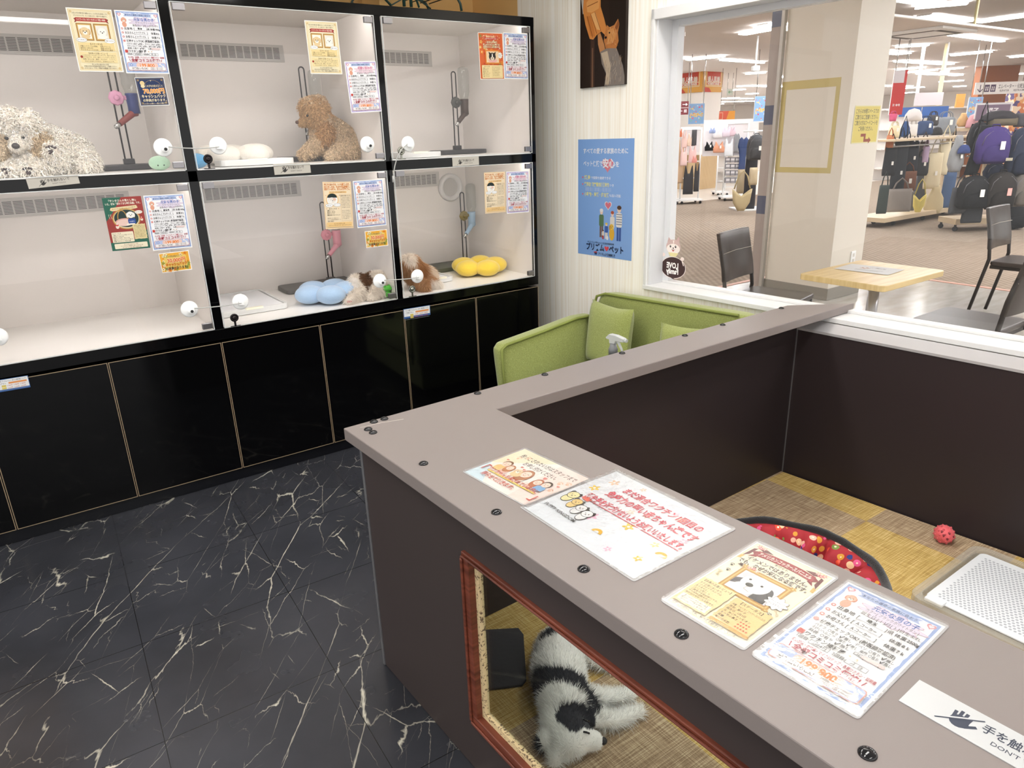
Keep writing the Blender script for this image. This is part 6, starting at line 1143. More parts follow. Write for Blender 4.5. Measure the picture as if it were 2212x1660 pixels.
LIGHTS = [((1977, 19), (2090, 9), .16), ((2112, 50), (2235, 34), .16), ((2020, 73), (2165, 91), .09), ((1936, 103), (2005, 99), .16), ((2055, 121), (2141, 113), .16), ((1935, 152), (1998, 147), .16), ((1958, 158), (2022, 152), .16), ((2183, 125), (2225, 121), .14), ((2038, 152), (2078, 148), .12), ((2135, 168), (2214, 160), .10), ((2028, 178), (2082, 175), .12), ((2060, 188), (2086, 187), .12), ((1952, 192), (1996, 189), .12), ((1954, 202), (1975, 200), .12), ((2192, 196), (2216, 192), .14),
          ((1604, 76), (1660, 66), .16), ((1558, 131), (1648, 137), .09), ((1486, 131), (1562, 123), .16), ((1446, 126), (1482, 128), .09), ((1612, 161), (1652, 158), .16), ((1592, 188), (1629, 186), .16), ((1580, 196), (1609, 194), .14), ((1611, 204), (1638, 203), .14), ((1570, 213), (1597, 212), .14), ((1553, 221), (1632, 219), .10), ((1446, 156), (1463, 155), .14), ((1446, 168), (1461, 167), .14), ((1446, 182), (1461, 181), .14), ((1446, 190), (1464, 188), .14), ((1484, 221), (1508, 220), .10)]
LAMPS = []
zl_ = ZC-.035
def mall_lamp(P, Q, wd_, i):
    d_ = Q-P; L = np.linalg.norm(d_); d_ /= L; n_ = np.array([-d_[1], d_[0], 0]); c = (P+Q)/2
    t = thing('ceiling_lamp', 'white strip lamp added for fill light on the ceiling of the sales floor, hidden from the shop', 'ceiling light', (c[0], c[1], ZC), 'strip lamps of the sales floor'); LAMPS.append((t, c))
    b = MB(); b.obox(P-n_*wd_/2+[0, 0, .003], tuple(d_*L), tuple(n_*wd_), (0, 0, .012)); b.build('diffuser', m_tube, t)
    b = MB(); b.obox(P-n_*wd_*.35+[0, 0, .016], tuple(d_*L), tuple(n_*wd_*.7), (0, 0, ZC-zl_-.017)); b.build('housing', m_fix, t)
for i, (a, c, wd_) in enumerate(LIGHTS): mall_lamp(np.array(at_z(a[0], a[1], zl_)), np.array(at_z(c[0], c[1], zl_)), wd_, i)
for x, y in ((6.0, -3.0), (6.4, -.6), (8.6, -1.2), (11, -2.2), (1.8, -3.4), (3.9, -4.6), (6.6, -1.6), (1.4, 2.6), (3.0, 4.8), (6.5, -5.0), (11.5, -.9), (14.5, 1.6), (9, 9.5), (12, 13), (7.2, 3.6), (6, 6.2), (9.5, 4.6), (12.5, 5.0)):     # lamps added out of sight to brighten the sales floor
    mall_lamp(np.array([x-.6, y, zl_]), np.array([x+.6, y, zl_]), .28, 0)
for x, y in ((16, 6), (17, 10), (20, 13), (16, 16), (21, 8), (22, 18), (18, 21), (26, 12), (27, 20), (24, 25), (30, 16), (31, 25), (20, 28), (28, 30), (33, 10), (33, 31), (25, 5), (30, 3), (14, 20), (15, 26)):  # more lamps added to brighten the far end and its walls
    mall_lamp(np.array([x-1.2, y, zl_]), np.array([x+1.2, y, zl_]), .22, 0)
def ordinal(i): return '%d%s' % (i, 'th' if 10 <= i % 100 <= 20 else {1: 'st', 2: 'nd', 3: 'rd'}.get(i % 10, 'th'))
seen = {'left': [], 'right': []}
for t, c in LAMPS:
    d_ = c-CAM; zz = d_@_fw
    if zz <= 0: continue
    u_, v_ = 1106+FPX*(d_@_R)/zz, 830-FPX*(d_@_U)/zz
    if v_ > 4 and 1440 < u_ < 1668: seen['left'].append((v_, t))
    elif v_ > 4 and 1930 < u_ < 2212: seen['right'].append((v_, t))
for sd_, L_ in seen.items():
    for i, (v_, t) in enumerate(sorted(L_, key=lambda q: q[0])): t['label'] = 'white ceiling strip lamp on the %s side of the column, %s one counted downwards' % (sd_, ordinal(i+1))  # the count takes in the added far lamps in view
def near_box(name, label, cat, a, c, m, **kw):
    b = MB(); b.box(a, c); o = b.single(name, m, ((a[0]+c[0])/2, (a[1]+c[1])/2, min(a[2], c[2])), **kw); return tag(o, label, cat)
# ceiling fittings
p, q = at_z(1944, 77, ZC), at_z(2050, 61, ZC); t = thing('air_conditioner', 'square air outlet cassette in the sales floor ceiling', 'air conditioner', (p[0], p[1], ZC)); cx_, cy_ = (p[0]+q[0])/2, (p[1]+q[1])/2
b = MB(); b.box((cx_-.55, cy_-.55, ZC-.04), (cx_+.55, cy_+.55, ZC-.001)); b.build('panel', m_fix, t, bevel=.01)
for dx, dy, sx, sy in ((-.38, 0, .05, .36), (.38, 0, .05, .36), (0, -.38, .36, .05), (0, .38, .36, .05)): b = MB(); b.box((cx_+dx-sx, cy_+dy-sy, ZC-.043), (cx_+dx+sx, cy_+dy+sy, ZC-.0402)); b.build('slot', mat('dark_slot', '#6a6561', rough=.7), t)
p = at_z(1557, 33, ZC); t = thing('round_diffuser', 'round grey air diffuser in the ceiling seen at the window\'s top left', 'air vent', (p[0], p[1], ZC)); b = MB(); b.lathe([(.17, 0), (.16, .02), (.12, .03), (.11, .015), (.06, .03), (.0005, .03)], (p[0], p[1], ZC-.001), (0, 0, -1), 28); b.build('cone', mat('grey_diffuser', '#b5aca4', rough=.5), t)
# smoke curtain
m_sc = glassy('smoke_curtain_glass', '#f0f2f3', strength=1.2)
t = thing('smoke_curtain', 'clear hanging smoke curtain under the ceiling right of the column', 'smoke curtain', (6.0, .47, 2.33))
b = MB(); b.box((3.92, .468, 2.345), (10.0, .474, ZC-.002)); b.build('pane', m_sc, t); b = MB(); b.box((3.92, .455, 2.33), (10.0, .487, 2.348)); b.build('bottom_rail', mat('white_rail', '#f1eeea', rough=.4), t)
x = at_y(2111, 30, .46)[0]; b = MB(); b.box((x-.012, .46, 2.349), (x+.012, .482, ZC-.002)); b.build('joint_strip', mat('cream_joint', '#e6d9a8', rough=.5), t)
# ---------------------------------------------------------------- column beside the seats
m_colm = mat('cream_column', '#dad3c7', rough=.55); m_bb = mat('grey_skirting', '#8f8a82', rough=.6)
b = MB(); b.box((3.4, .3, .0), (3.9, .945, ZC)); struct(b.build('wall_column', m_colm))
b = MB(); b.box((3.392, .292, 0), (3.905, .95, .105)); struct(b.build('baseboard_column', m_bb, bevel=.002))
def face_sheet(s, name, label, cat, quad, P0_, n_, ex, **kw):
    P = [np.array(at_plane(u, v, P0_, n_)) for u, v in quad]; c = sum(P)/4+np.array(n_)*.002; return place(s, name, label, cat, c, ex, (0, 0, 1), **kw)
fR = lambda a, c: at_plane(a, c, (3.4, .3, 0), (0, -1, 0)); fL = lambda a, c: at_plane(a, c, (3.4, .3, 0), (-1, 0, 0))
q = [(1847, 228), (1902, 228), (1893, 308), (1838, 310)]; w_, h_ = quad_size(q, fR)
s = Sheet(w_, h_, '#f3ecb4'); s.rect(2, 2, 96, s.H-4, '#efdc78')
for i, t_ in enumerate(('こちらの休憩スペースでの', 'ご飲食はご遠慮ください。', 'ご飲食の方はフードコートを', 'ご利用ください。')): s.text(t_, 50, s.H*(.15+.155*i), 9.0, '#54544c', 'c', .012, 88 if i < 3 else 56)
yy = s.H*.80; s.poly([(34, yy-4), (54, yy-4), (54, yy+7), (66, yy+7), (66, yy+3), (76, yy+10), (66, yy+17), (66, yy+13), (47, yy+13), (47, yy+2), (34, yy+2)], '#a5523c')
face_sheet(s, 'yellow_notice', 'yellow paper notice on the cream column', 'notice', q, (3.4, .3, 0), (0, -1, 0), (1, 0, 0))
m_tape = mat('yellowed_tape', '#d6c484', rough=.5, alpha=.75)
P = [np.array(fL(*a)) for a in ((1690, 181), (1816, 163), (1796, 376), (1675, 371))]; ya, yb_, za, zb_ = (P[0][1]+P[3][1])/2, (P[1][1]+P[2][1])/2, (P[2][2]+P[3][2])/2, (P[0][2]+P[1][2])/2
b = MB(); w_ = .045; xf = 3.399
for y0, y1, z0, z1 in ((ya, yb_, zb_-w_*1.5, zb_), (ya, yb_, za, za+w_), (ya-w_, ya, za+w_, zb_-w_*1.5), (yb_, yb_+w_*.8, za+w_, zb_-w_*1.5)): b.box((xf-.001, y0, z0), (xf+.0004, y1, z1))
o = b.single('tape_remains', m_tape, (xf, (ya+yb_)/2, za)); tag(o, 'rectangle of yellowed tape left on the grey face of the column', 'tape')
p = np.array(fR(1841, 557)); t = thing('wall_socket', 'white double wall socket low on the cream column', 'socket', (p[0], .3, p[2]-.06)); b = MB(); b.box((p[0]-.035, .290, p[2]-.06), (p[0]+.035, .2998, p[2]+.06)); b.build('plate', m_fix, t, bevel=.003)
for dz in (-.025, .025): b = MB(); b.box((p[0]-.015, .2885, p[2]+dz-.015), (p[0]+.015, .2899, p[2]+dz+.015)); b.build('socket_face', mat('socket_grey', '#cfccc4', rough=.4), t)
t = thing('partition_post', 'tall grey partition post with dark blue bands left of the column', 'post', (3.37, 1.0, 0)); b = MB(); b.box((3.36, .952, .0005), (3.40, .985, ZC-.002)); b.build('metal_post', mat('satin_post', '#b4afa8', rough=.5, metal=.3), t, bevel=.004)
b = MB(); b.box((3.37, .986, .0005), (3.395, 1.085, ZC-.002)); pn = b.build('side_panel', mat('mauve_grey_panel', '#a1958f', rough=.5), t)
for v0, v1 in ((18, 62), (228, 270), (424, 463)): z0, z1 = at_x(1655, v1, 3.37)[2], at_x(1662, v0, 3.37)[2]; b = MB(); b.box((3.3685, .987, z0), (3.3699, 1.083, min(z1, ZC-.01))); b.build('dark_band', mat('blue_grey_band', '#565a6c', rough=.4), pn)
# ---------------------------------------------------------------- table and chairs
m_wood = mat('pale_wood_top', '#d8bd88', rough=.32, spec=.45); k = NT(m_wood); nz = k.n('TexNoise', i_Scale=1.0, i_Detail=4.0); k.l(k.obj(scale=(3, 40, 3)), nz.inputs['Vector']); k.l(k.ramp(nz.outputs['Fac'], [(.35, lin('#cdb07a')), (.65, lin('#dec592'))]), k.b.inputs['Base Color'])
P = [at_z(u, v, .70) for u, v in ((1723, 592), (1857, 562), (2038, 582), (1922, 620))]; cx_, cy_ = sum(p[0] for p in P)/4, sum(p[1] for p in P)/4; hx = (P[1][0]-P[0][0]+P[2][0]-P[3][0])/4; hy = (P[0][1]-P[3][1]+P[1][1]-P[2][1])/4
t = thing('cafe_table', 'square pale wood table on a grey post outside the window', 'table', (cx_, cy_, 0))
b = MB(); b.prism([(cx_+x, cy_+y, .668) for x, y in rrect(2*hx, 2*hy, .03, 5)], (0, 0, .032)); b.build('tabletop', m_wood, t, bevel=.004)
b = MB(); b.cyl((cx_+.05, cy_, .02), (cx_+.05, cy_, .667), .030, n=24); b.build('post', mat('grey_post', '#b3b2b5', rough=.3, metal=.5), t)
b = MB(); b.lathe([(.24, .0005), (.24, .008), (.05, .025), (.035, .03)], (cx_+.05, cy_, 0)); b.build('foot_plate', mat('grey_post', '#b3b2b5'), t)
q = [(1822, 580), (1848, 573), (1936, 583), (1905, 592)]; fT = lambda a, c: at_z(a, c, .7015); PP = [np.array(fT(*a)) for a in q]; s = Sheet(.297, .21, '#e9e9ea'); s.flower(40, 30, 10, '#c9a48e'); s.text('ご案内', 60, 20, 9, '#555555'); s.rect(30, 45, 50, 2, '#999999'); s.rect(30, 51, 44, 2, '#999999')
place(s, 'paper_sheet', 'white printed sheet lying on the pale wood table', 'sheet', sum(PP)/4+np.array([0, 0, .0006]), PP[2]-PP[1], PP[1]-PP[0])
m_le = mat('dark_brown_leather', '#423b38', rough=.32, spec=.5); m_cf = mat('dark_chair_frame', '#2f2b2a', rough=.35); m_st = mat('pale_stitching', '#bdb5aa', rough=.7)
def cafe_chair(label, x, y, rot_):
    t = thing('cafe_chair', label, 'chair', (x, y, 0), 'chairs around the pale wood table', rot_)     # faces local +y, origin under the seat's middle
    def L(b, n_, m, par=t, **kw): return b.build(n_, m, par, local=True, **kw)
    W_ = .205; prof = [(-.215, .46), (-.225, .54), (-.235, .62), (-.262, .74), (-.285, .845)]
    b = MB(); vs = []; ns = len(prof)
    for i, (yy, zz) in enumerate(prof[1:]):
        for x_ in (-W_, -W_*.5, 0, W_*.5, W_): vs += [(x_, yy-.014+(-.018*(1-(x_/W_)**2)), zz), (x_, yy+.014+(-.018*(1-(x_/W_)**2)), zz)]
    fs = []
    for i in range(ns-2):
        for j in range(4): a = i*10+j*2; fs += [(a, a+2, a+12, a+10), (a+1, a+11, a+13, a+3)]
        a = i*10; fs += [(a, a+10, a+11, a+1), (a+8, a+9, a+19, a+18)]
    for j in range(4): a = j*2; fs.append((a, a+1, a+3, a+2)); a = (ns-2)*10+j*2; fs.append((a, a+2, a+3, a+1))
    b.add(vs, fs, 0, True); bk_ = L(b, 'backrest', m_le, bevel=.006)
    b = MB(); b.tube([(-W_*1.0, -.266, .715), (0, -.286, .715), (W_*1.0, -.266, .715)], .0018, 5); b.tube([(-W_*1.0, -.238, .722), (0, -.257, .722), (W_*1.0, -.238, .722)], .0018, 5); L(b, 'stitching', m_st, bk_)
    b = MB(); b.prism([(px_, py_, .425) for px_, py_ in rrect(.43, .42, .05, 5)], (0, 0, .032)); L(b, 'seat', m_le, bevel=.010, seg=3)
    for sx in (-1, 1):
        b = MB(); b.tube([(sx*.195, -.30, .0005), (sx*.195, -.235, .36), (sx*.195, -.215, .47), (sx*.195, -.232, .60), (sx*.195, -.262, .74)], .013, 8); L(b, 'leg', m_cf)
        b = MB(); b.tube([(sx*.19, .20, .0005), (sx*.19, .185, .42)], .013, 8); L(b, 'leg', m_cf)
    b = MB(); b.box((-.19, -.20, .400), (.19, -.175, .424)); b.box((-.19, .165, .400), (.19, .19, .424)); b.box((-.20, -.20, .40), (-.175, .19, .424)); b.box((.175, -.20, .40), (.20, .19, .424)); L(b, 'seat_frame', m_cf)
    return t
cafe_chair('dark leather chair behind the table, its back before the carpet, nearest the column', 1.50, -.44, PI+math.radians(12))
cafe_chair('dark leather chair far right, standing beyond the table on the vinyl floor', 3.86, -1.03, PI+.05)
cafe_chair('dark leather chair at the right edge, closest to the window glass', 1.75, -1.51, .0)
# ================================================================ goods, racks and signs of the sales floor
BZ = Vector((0, 0, 1))
class Frame:       # a place on the sales floor: photo rectangle at distance D, turned into a local frame (x right, y away, z up)
    def __init__(s, u0, v0, u1, v1, D):
        a = at_d(u0, (v0+v1)/2, D); c = at_d(u1, (v0+v1)/2, D); s.w = float(np.linalg.norm(c-a)); p = at_d((u0+u1)/2, v0, D); q = at_d((u0+u1)/2, v1, D); s.h = float(p[2]-q[2]); s.c = (p+q)/2
        s.M = Matrix(((RH[0], FH[0], 0, s.c[0]), (RH[1], FH[1], 0, s.c[1]), (0, 0, 1, s.c[2]), (0, 0, 0, 1)))
    def mb(s): b = MB(); b.M = s.M; return b
def densify(pts, k=3):
    out = []
    for i in range(len(pts)):
        a, c = pts[i], pts[(i+1) % len(pts)]; out += [(a[0]+(c[0]-a[0])*j/k, a[1]+(c[1]-a[1])*j/k) for j in range(k)]
    return out
OUT = dict(backpack=[(-.8, -1), (.8, -1), (1, -.8), (1, .15), (.88, .6), (.55, .9), (0, 1), (-.55, .9), (-.88, .6), (-1, .15), (-1, -.8)], tote=[(-.95, -1), (.95, -1), (1, -.8), (.9, 1), (-.9, 1), (-1, -.8)],
           hand=[(-.85, -1), (.85, -1), (1, -.75), (.86, .8), (.7, 1), (-.7, 1), (-.86, .8), (-1, -.75)], sack=[(-.6, -1), (.6, -1), (.95, -.6), (.85, .1), (.45, .6), (.3, 1), (-.3, 1), (-.45, .6), (-.85, .1), (-.95, -.6)],
           bucket=[(-.75, -1), (.75, -1), (1, .9), (.6, 1), (-.6, 1), (-1, .9)], moon=[(-.9, .6), (-.75, -.4), (-.3, -1), (.3, -1), (.75, -.4), (.9, .6), (.5, .1), (0, -.05), (-.5, .1)], dome=[(-1, -1), (1, -1), (.9, 0), (.5, .8), (0, 1), (-.5, .8), (-.9, 0)],
           dress=[(-.55, -1), (.55, -1), (.5, -.2), (.75, .3), (1, .55), (.75, .85), (.35, 1), (0, .85), (-.35, 1), (-.75, .85), (-1, .55), (-.75, .3), (-.5, -.2)], top=[(-.85, -1), (.85, -1), (.8, .3), (.62, 1), (.5, 1), (.4, .45), (-.4, .45), (-.5, 1), (-.62, 1), (-.8, .3)],
           bra=[(-.9, -1), (.9, -1), (1, -.2), (.7, .3), (.62, 1), (.5, 1), (.35, .1), (0, -.3), (-.35, .1), (-.5, 1), (-.62, 1), (-.7, .3), (-1, -.2)], flat=[(-1, -1), (1, -1), (1, 1), (-1, 1)])
def puffy(b, outl, w, h, d, m=0, oy=0.0, ox=0.0, oz=0.0, k=3, tilt=0.0):
    pts = densify(outl, k); n = len(pts); vs = []
    lay = [(.0, -1.0), (.72, -.9), (.93, -.55), (1, 0), (.93, .55), (.72, .9), (.0, 1.0)]
    for s_, y in lay:
        for x, z in pts: vs.append((ox+x*s_*w/2+tilt*z*h/2*s_, oy+y*d/2, oz+z*s_*h/2))
    fs = [(i*n+j, i*n+(j+1) % n, (i+1)*n+(j+1) % n, (i+1)*n+j) for i in range(len(lay)-1) for j in range(n)]
    b.add(vs, fs, m, True)
def cloth(c): return mat('cloth_'+c.lstrip('#'), c, rough=.75, spec=.25, bump=.3, bscale=60)
m_tagw = mat('white_price_tag', '#f3efe8', rough=.5); m_tagr = mat('pink_price_tag', '#e9a9a2', rough=.5)
def bag(label, kind, col, rect, D, name='handbag', group=None, strap=None, pocket=None, handle=True, tagm=None, d=None, tilt=0.0, cat='bag'):
    f = Frame(*rect, D); w, h = f.w, f.h; t = thing(name, label, cat, (f.c[0], f.c[1], f.c[2]-h/2), group); d = d or min(.16, w*.55); dk = tuple(max(0, int(col[i:i+2], 16)-14) for i in (1, 3, 5)); dkc = '#%02x%02x%02x' % dk
    hb = h*(.74 if handle and kind in ('hand', 'tote', 'bucket') else 1.0); oz = -(h-hb)/2
    b = f.mb(); puffy(b, OUT[kind], w, hb, d, oz=oz, tilt=tilt); b.build('body', cloth(col), t)
    if handle and kind in ('hand', 'tote', 'bucket'):
        for yy in (-d*.2, d*.2):
            b = f.mb(); b.tube([(x_*w*.28, yy, oz+hb*.44+z_) for x_, z_ in [(-1, 0), (-.85, (h-hb)*.7), (-.4, (h-hb)*1.05), (.4, (h-hb)*1.05), (.85, (h-hb)*.7), (1, 0)]], max(.007, w*.02), 6); b.build('handle', cloth(strap or dkc), t)
    if kind == 'backpack':
        b = f.mb(); puffy(b, OUT['backpack'], w*.78, h*.46, d*.5, oy=-d*.42, oz=-h*.23); b.build('front_pocket', cloth(pocket or dkc), t)
        b = f.mb(); b.tube([(-w*.12, 0, h*.47), (-w*.1, 0, h*.53), (w*.1, 0, h*.53), (w*.12, 0, h*.47)], .009, 6); b.build('top_handle', cloth(dkc), t)
        b = f.mb(); b.tube([(-w*.44, -d*.36, 0), (-w*.38, -d*.38, h*.22), (-w*.2, -d*.38, h*.36), (w*.2, -d*.38, h*.36), (w*.38, -d*.38, h*.22), (w*.44, -d*.36, 0)], .004, 5); b.build('zip', mat('zip_grey', '#77757a', rough=.4, metal=.5), t)
        for sx in (-1, 1): b = f.mb(); b.tube([(sx*w*.22, d*.45, h*.42), (sx*w*.34, d*.62, 0), (sx*w*.3, d*.45, -h*.45)], .014, 6); b.build('shoulder_strap', cloth(dkc), t)
    if kind in ('moon', 'sack') or strap == 'long':
        b = f.mb(); b.tube([(-w*.36, 0, h*.3), (-w*.2, 0, h*.75), (0, 0, h*.95), (w*.2, 0, h*.75), (w*.36, 0, h*.3)], max(.008, w*.03), 6)
        if kind != 'sack': b.build('strap', cloth(dkc), t)
    if pocket and kind in ('hand', 'tote'): b = f.mb(); puffy(b, OUT['flat'], w*.6, hb*.4, d*.5, oy=-d*.33, oz=oz-hb*.15); b.build('front_pocket', cloth(pocket), t)
    if tagm: b = f.mb(); tw = max(.03, w*.14); b.box((w*.02, -d*.72, -h*.12), (w*.02+tw, -d*.70, -h*.12+tw*1.7)); b.build('price_tag', tagm, t)
    return t
def bx2(b, f, a, c, m=0): b.box(a, c, m)
m_beige = mat('beige_rack', '#c9b597', rough=.5); m_chr = mat('chrome_rail', '#c3c3c3', rough=.2, metal=.9); m_cas = mat('black_caster', '#1b1b1c', rough=.5)
def caster(b, x, y, z0=0.0005): b.cyl((x-.015, y, z0+.032), (x+.015, y, z0+.032), .032, n=14)
# rack of bags behind the column
zp = float(at_y(1990, 297, 2.6)[2]); X0, X1 = 8.15, 10.75
rk = thing('bag_rack', 'long beige rack with bags on its shelf and hanging from its rail', 'rack', (9.4, 2.62, 0))
b = MB(); b.box((X0, 2.35, zp-.03), (X1, 2.85, zp)); b.build('shelf_board', m_beige, rk, bevel=.004)
b = MB(); b.box((X0, 2.35, .085), (X1, 2.85, .15)); b.build('base_board', m_beige, rk, bevel=.004)
for x in (X0+.06, X1-.06): b = MB(); b.box((x-.025, 2.78, .15), (x+.025, 2.82, zp-.031)); b.build('upright', m_beige, rk)
b = MB(); b.tube([(X0+.1, 2.42, zp-.032), (X0+.1, 2.42, zp-.10), (X1-.1, 2.42, zp-.10), (X1-.1, 2.42, zp-.032)], .012, 8); b.build('hanging_rail', m_chr, rk)
for x, y in ((8.6, 2.45), (10.52, 2.62), (9.5, 2.45), (8.6, 2.75)): b = MB(); caster(b, x, y); b.box((x-.012, y-.012, .05), (x+.012, y+.012, .084)); b.build('caster', m_cas, rk)
g1 = 'bags standing on the beige rack'; DL = lambda u: 10.85+(u-1900)*.0088
SH = [('pink and black patterned fabric bag at the left end of the rack shelf', 'bucket', '#c8577a', (1921, 240, 1938, 262)), ('cream cloth bag with rope handles, low at the left of the rack shelf', 'hand', '#e3d7b4', (1920, 262, 1944, 298)), ('blue shiny drawstring bag on the rack shelf', 'sack', '#35507e', (1945, 262, 1966, 296)), ('white scarf like bag with red stripes on top of the rack shelf', 'dome', '#dcd6d3', (1955, 234, 1992, 262)), ('white canvas bag with black handles on the rack shelf', 'tote', '#dedad5', (1963, 258, 1982, 295)), ('navy handbag with white tags on the rack shelf', 'hand', '#3d4e70', (1981, 250, 2016, 292)), ('dark grey handbag behind the navy one on the rack shelf', 'hand', '#4c4a4c', (2003, 240, 2028, 272)), ('low black bag between the navy and the grey handbag', 'dome', '#39383a', (2012, 274, 2036, 292)), ('grey canvas handbag with two buckles on the rack shelf', 'hand', '#8b9096', (2020, 240, 2064, 289))]
for l, kd, c, r in SH: bag(l, kd, c, r, DL((r[0]+r[2])/2), group=g1, tagm=m_tagw if kd in ('hand',) else None)
g2 = 'bags hanging from the beige rack'
HG = [('terracotta flat bag hanging at the left end of the rack', 'tote', '#b4714e', (1914, 292, 1930, 326), 0), ('black tote with white tag hanging left, next to the column', 'tote', '#2c2d30', (1908, 318, 1936, 380), 1), ('charcoal large tote hanging under the rack shelf, left of the brown satchel', 'tote', '#35373b', (1926, 305, 1958, 420), 1), ('black quilted bag hanging high behind the brown satchel', 'hand', '#33343a', (1955, 300, 1985, 372), 1), ('black bag with white lettering hanging above the yellow bag', 'hand', '#37383c', (1976, 322, 2008, 380), 1), ('brown leather satchel hanging on the rack', 'tote', '#76503f', (1938, 370, 1980, 412), 1), ('grey clear shopper hanging low beside the base board', 'tote', '#8e8680', (1915, 408, 1970, 458), 0), ('dark green bag low behind the column edge', 'tote', '#3c4441', (1896, 400, 1918, 462), 0), ('lilac small pouch hanging between black bags and the cream tote', 'tote', '#b9a3bd', (1992, 316, 2006, 352), 0), ('yellow round shoulder bag hanging low on the rack', 'moon', '#d9c873', (1970, 410, 2001, 460), 0), ('cream long handled tote hanging at the right of the rack', 'tote', '#ddd0b0', (1998, 330, 2034, 408), 1), ('beige duffel with cord hanging below the cream tote', 'sack', '#cdbd98', (1996, 400, 2041, 462), 0), ('cream mesh bag hanging at the right end of the rack', 'tote', '#e3d8ba', (2024, 305, 2051, 378), 0), ('denim tote hanging right of the beige duffel', 'tote', '#4f6486', (2034, 372, 2062, 450), 0)]
HG += [('black soft bag hanging behind the charcoal tote', 'tote', '#29292c', (1934, 304, 1952, 366), 0), ('dark taupe bag hanging behind the lilac pouch', 'tote', '#5d524c', (1984, 306, 2004, 352), 0), ('black leather bag at the middle of the rail, above the brown satchel', 'tote', '#232326', (1944, 308, 1966, 372), 1), ('slate grey bag hanging behind the yellow shoulder bag', 'tote', '#56585e', (1976, 376, 2000, 440), 0), ('navy dotted pouch bag hanging near the rail\'s middle', 'tote', '#2d3247', (1966, 306, 1984, 346), 0), ('grey rain bag low behind the beige duffel', 'tote', '#6b6864', (1950, 414, 1976, 460), 0), ('black cloth bag hanging right of the cream mesh bag', 'tote', '#303236', (2046, 306, 2060, 380), 0)]
for i, (l, kd, c, r, tg) in enumerate(HG): bag(l, kd, c, r, DL((r[0]+r[2])/2)-.25-.02*i*(1 if i < 14 else -.7), group=g2, strap='long' if kd == 'tote' else None, handle=kd != 'tote', tagm=m_tagw if tg else None, d=.07)
# rack of backpacks at the right
rk = thing('backpack_rack', 'beige rack on casters loaded with backpacks, behind the far right chair', 'rack', (8.8, 1.1, 0)); D2 = 9.9
f = Frame(2086, 265, 2230, 500, D2); w, h = f.w, f.h
b = f.mb(); b.box((-w*.45, .12, -h/2+.09), (w*.55, .55, -h/2+.17)); b.build('base_board', m_beige, rk, bevel=.004); b = f.mb(); b.box((-w*.45, .12, h*.5-.30), (w*.55, .5, h*.5-.27)); b.build('shelf_board', m_beige, rk, bevel=.004)
for x in (-w*.02, w*.54): b = f.mb(); b.box((x-.03, .28, -h/2+.17), (x+.03, .33, h*.5-.31)); b.build('upright', m_beige, rk)
b = f.mb(); b.tube([(-w*.45, .14, h*.5-.42), (w*.55, .14, h*.5-.42)], .012, 8); b.build('hanging_rail', m_chr, rk)
for x, y in ((-w*.42, .16), (w*.16, .16), (w*.5, .16), (-w*.42, .5)): q = f.M @ Vector((x, y, 0)); b = MB(); caster(b, q.x, q.y); b.box((q.x-.012, q.y-.012, .05), (q.x+.012, q.y+.012, q.z-h/2+.089)); b.build('caster', m_cas, rk)
g3 = 'backpacks on the right rack'
bp1 = bag('purple backpack with a small oval patch', 'backpack', '#43346f', (2110, 272, 2180, 354), D2-.25, 'backpack', g3, pocket='#3a2d62', tagm=m_tagw, d=.2)
s_ = Sheet(.085, .035, '#e9e2c2', thick=.003); s_.rr(4, 4, 92, s_.H-8, 14, '#2c2740'); s_.rr(8, 8, 84, s_.H-16, 10, '#e9e2c2'); s_.text('OUTDOOR', 50, s_.H/2, 15, '#2c2740', 'c', .04, 74); f = Frame(2155, 340, 2170, 347, D2-.25); o = place(s_, 'patch', None, None, f.c-FH*.16, RH, (0, 0, 1), parent=bp1); o.matrix_world = frame_matrix(f.c-FH*.16, RH, (0, 0, 1)); o.location = Vector(o.location)-bp1.location; o.parent = bp1
bag('black backpack with a pale tag, left of the two black ones', 'backpack', '#1e1e20', (2070, 378, 2134, 452), D2-.25, 'backpack', g3, tagm=m_tagw, d=.2)
bag('black and grey backpack with a pink tag, lower row', 'backpack', '#2a2624', (2128, 370, 2192, 452), D2-.3, 'backpack', g3, tagm=m_tagr, d=.2)
bag('grey backpack at the right edge of the lower row', 'backpack', '#6d6761', (2182, 372, 2240, 446), D2-.2, 'backpack', g3, tagm=m_tagw, d=.2)
bag('black backpack low between the rack posts, behind the far right chair', 'backpack', '#1d1e22', (2156, 436, 2214, 494), D2+.2, 'backpack', g3, d=.2)
bag('black backpack behind the purple one, under the waist bag', 'backpack', '#232227', (2094, 262, 2132, 330), D2+.05, 'backpack', g3, d=.16)
bag('dark navy backpack at the right edge, upper row', 'backpack', '#2c3346', (2178, 272, 2240, 380), D2-.15, 'backpack', g3, d=.2)
bag('navy small backpack below the purple one', 'backpack', '#22273a', (2126, 352, 2172, 392), D2-.05, 'backpack', g3, d=.14)
bag('black long strapped sling hanging left of the purple backpack', 'tote', '#1d1d20', (2100, 270, 2128, 378), D2-.15, 'sling_bag', g3, strap='long', handle=False, d=.09, tilt=.18)
bag('light grey sling bag hanging at the left of the backpack rack', 'sack', '#8f9092', (2050, 292, 2084, 372), D2-.1, 'sling_bag', g3, d=.12, tagm=m_tagw)
bag('blue cap like pouch hanging on the grey sling bag', 'dome', '#3c4a7c', (2070, 312, 2096, 332), D2-.2, 'pouch', g3, d=.08)
bag('charcoal rain cover bag hanging low left of the black backpack', 'tote', '#4b4c50', (2052, 405, 2092, 462), D2-.15, 'sling_bag', g3, strap='long', handle=False, d=.08)
bag('dark bag with straps hanging below the left black backpack', 'tote', '#3a3c40', (2078, 436, 2122, 482), D2-.15, 'sling_bag', g3, strap='long', handle=False, d=.1)
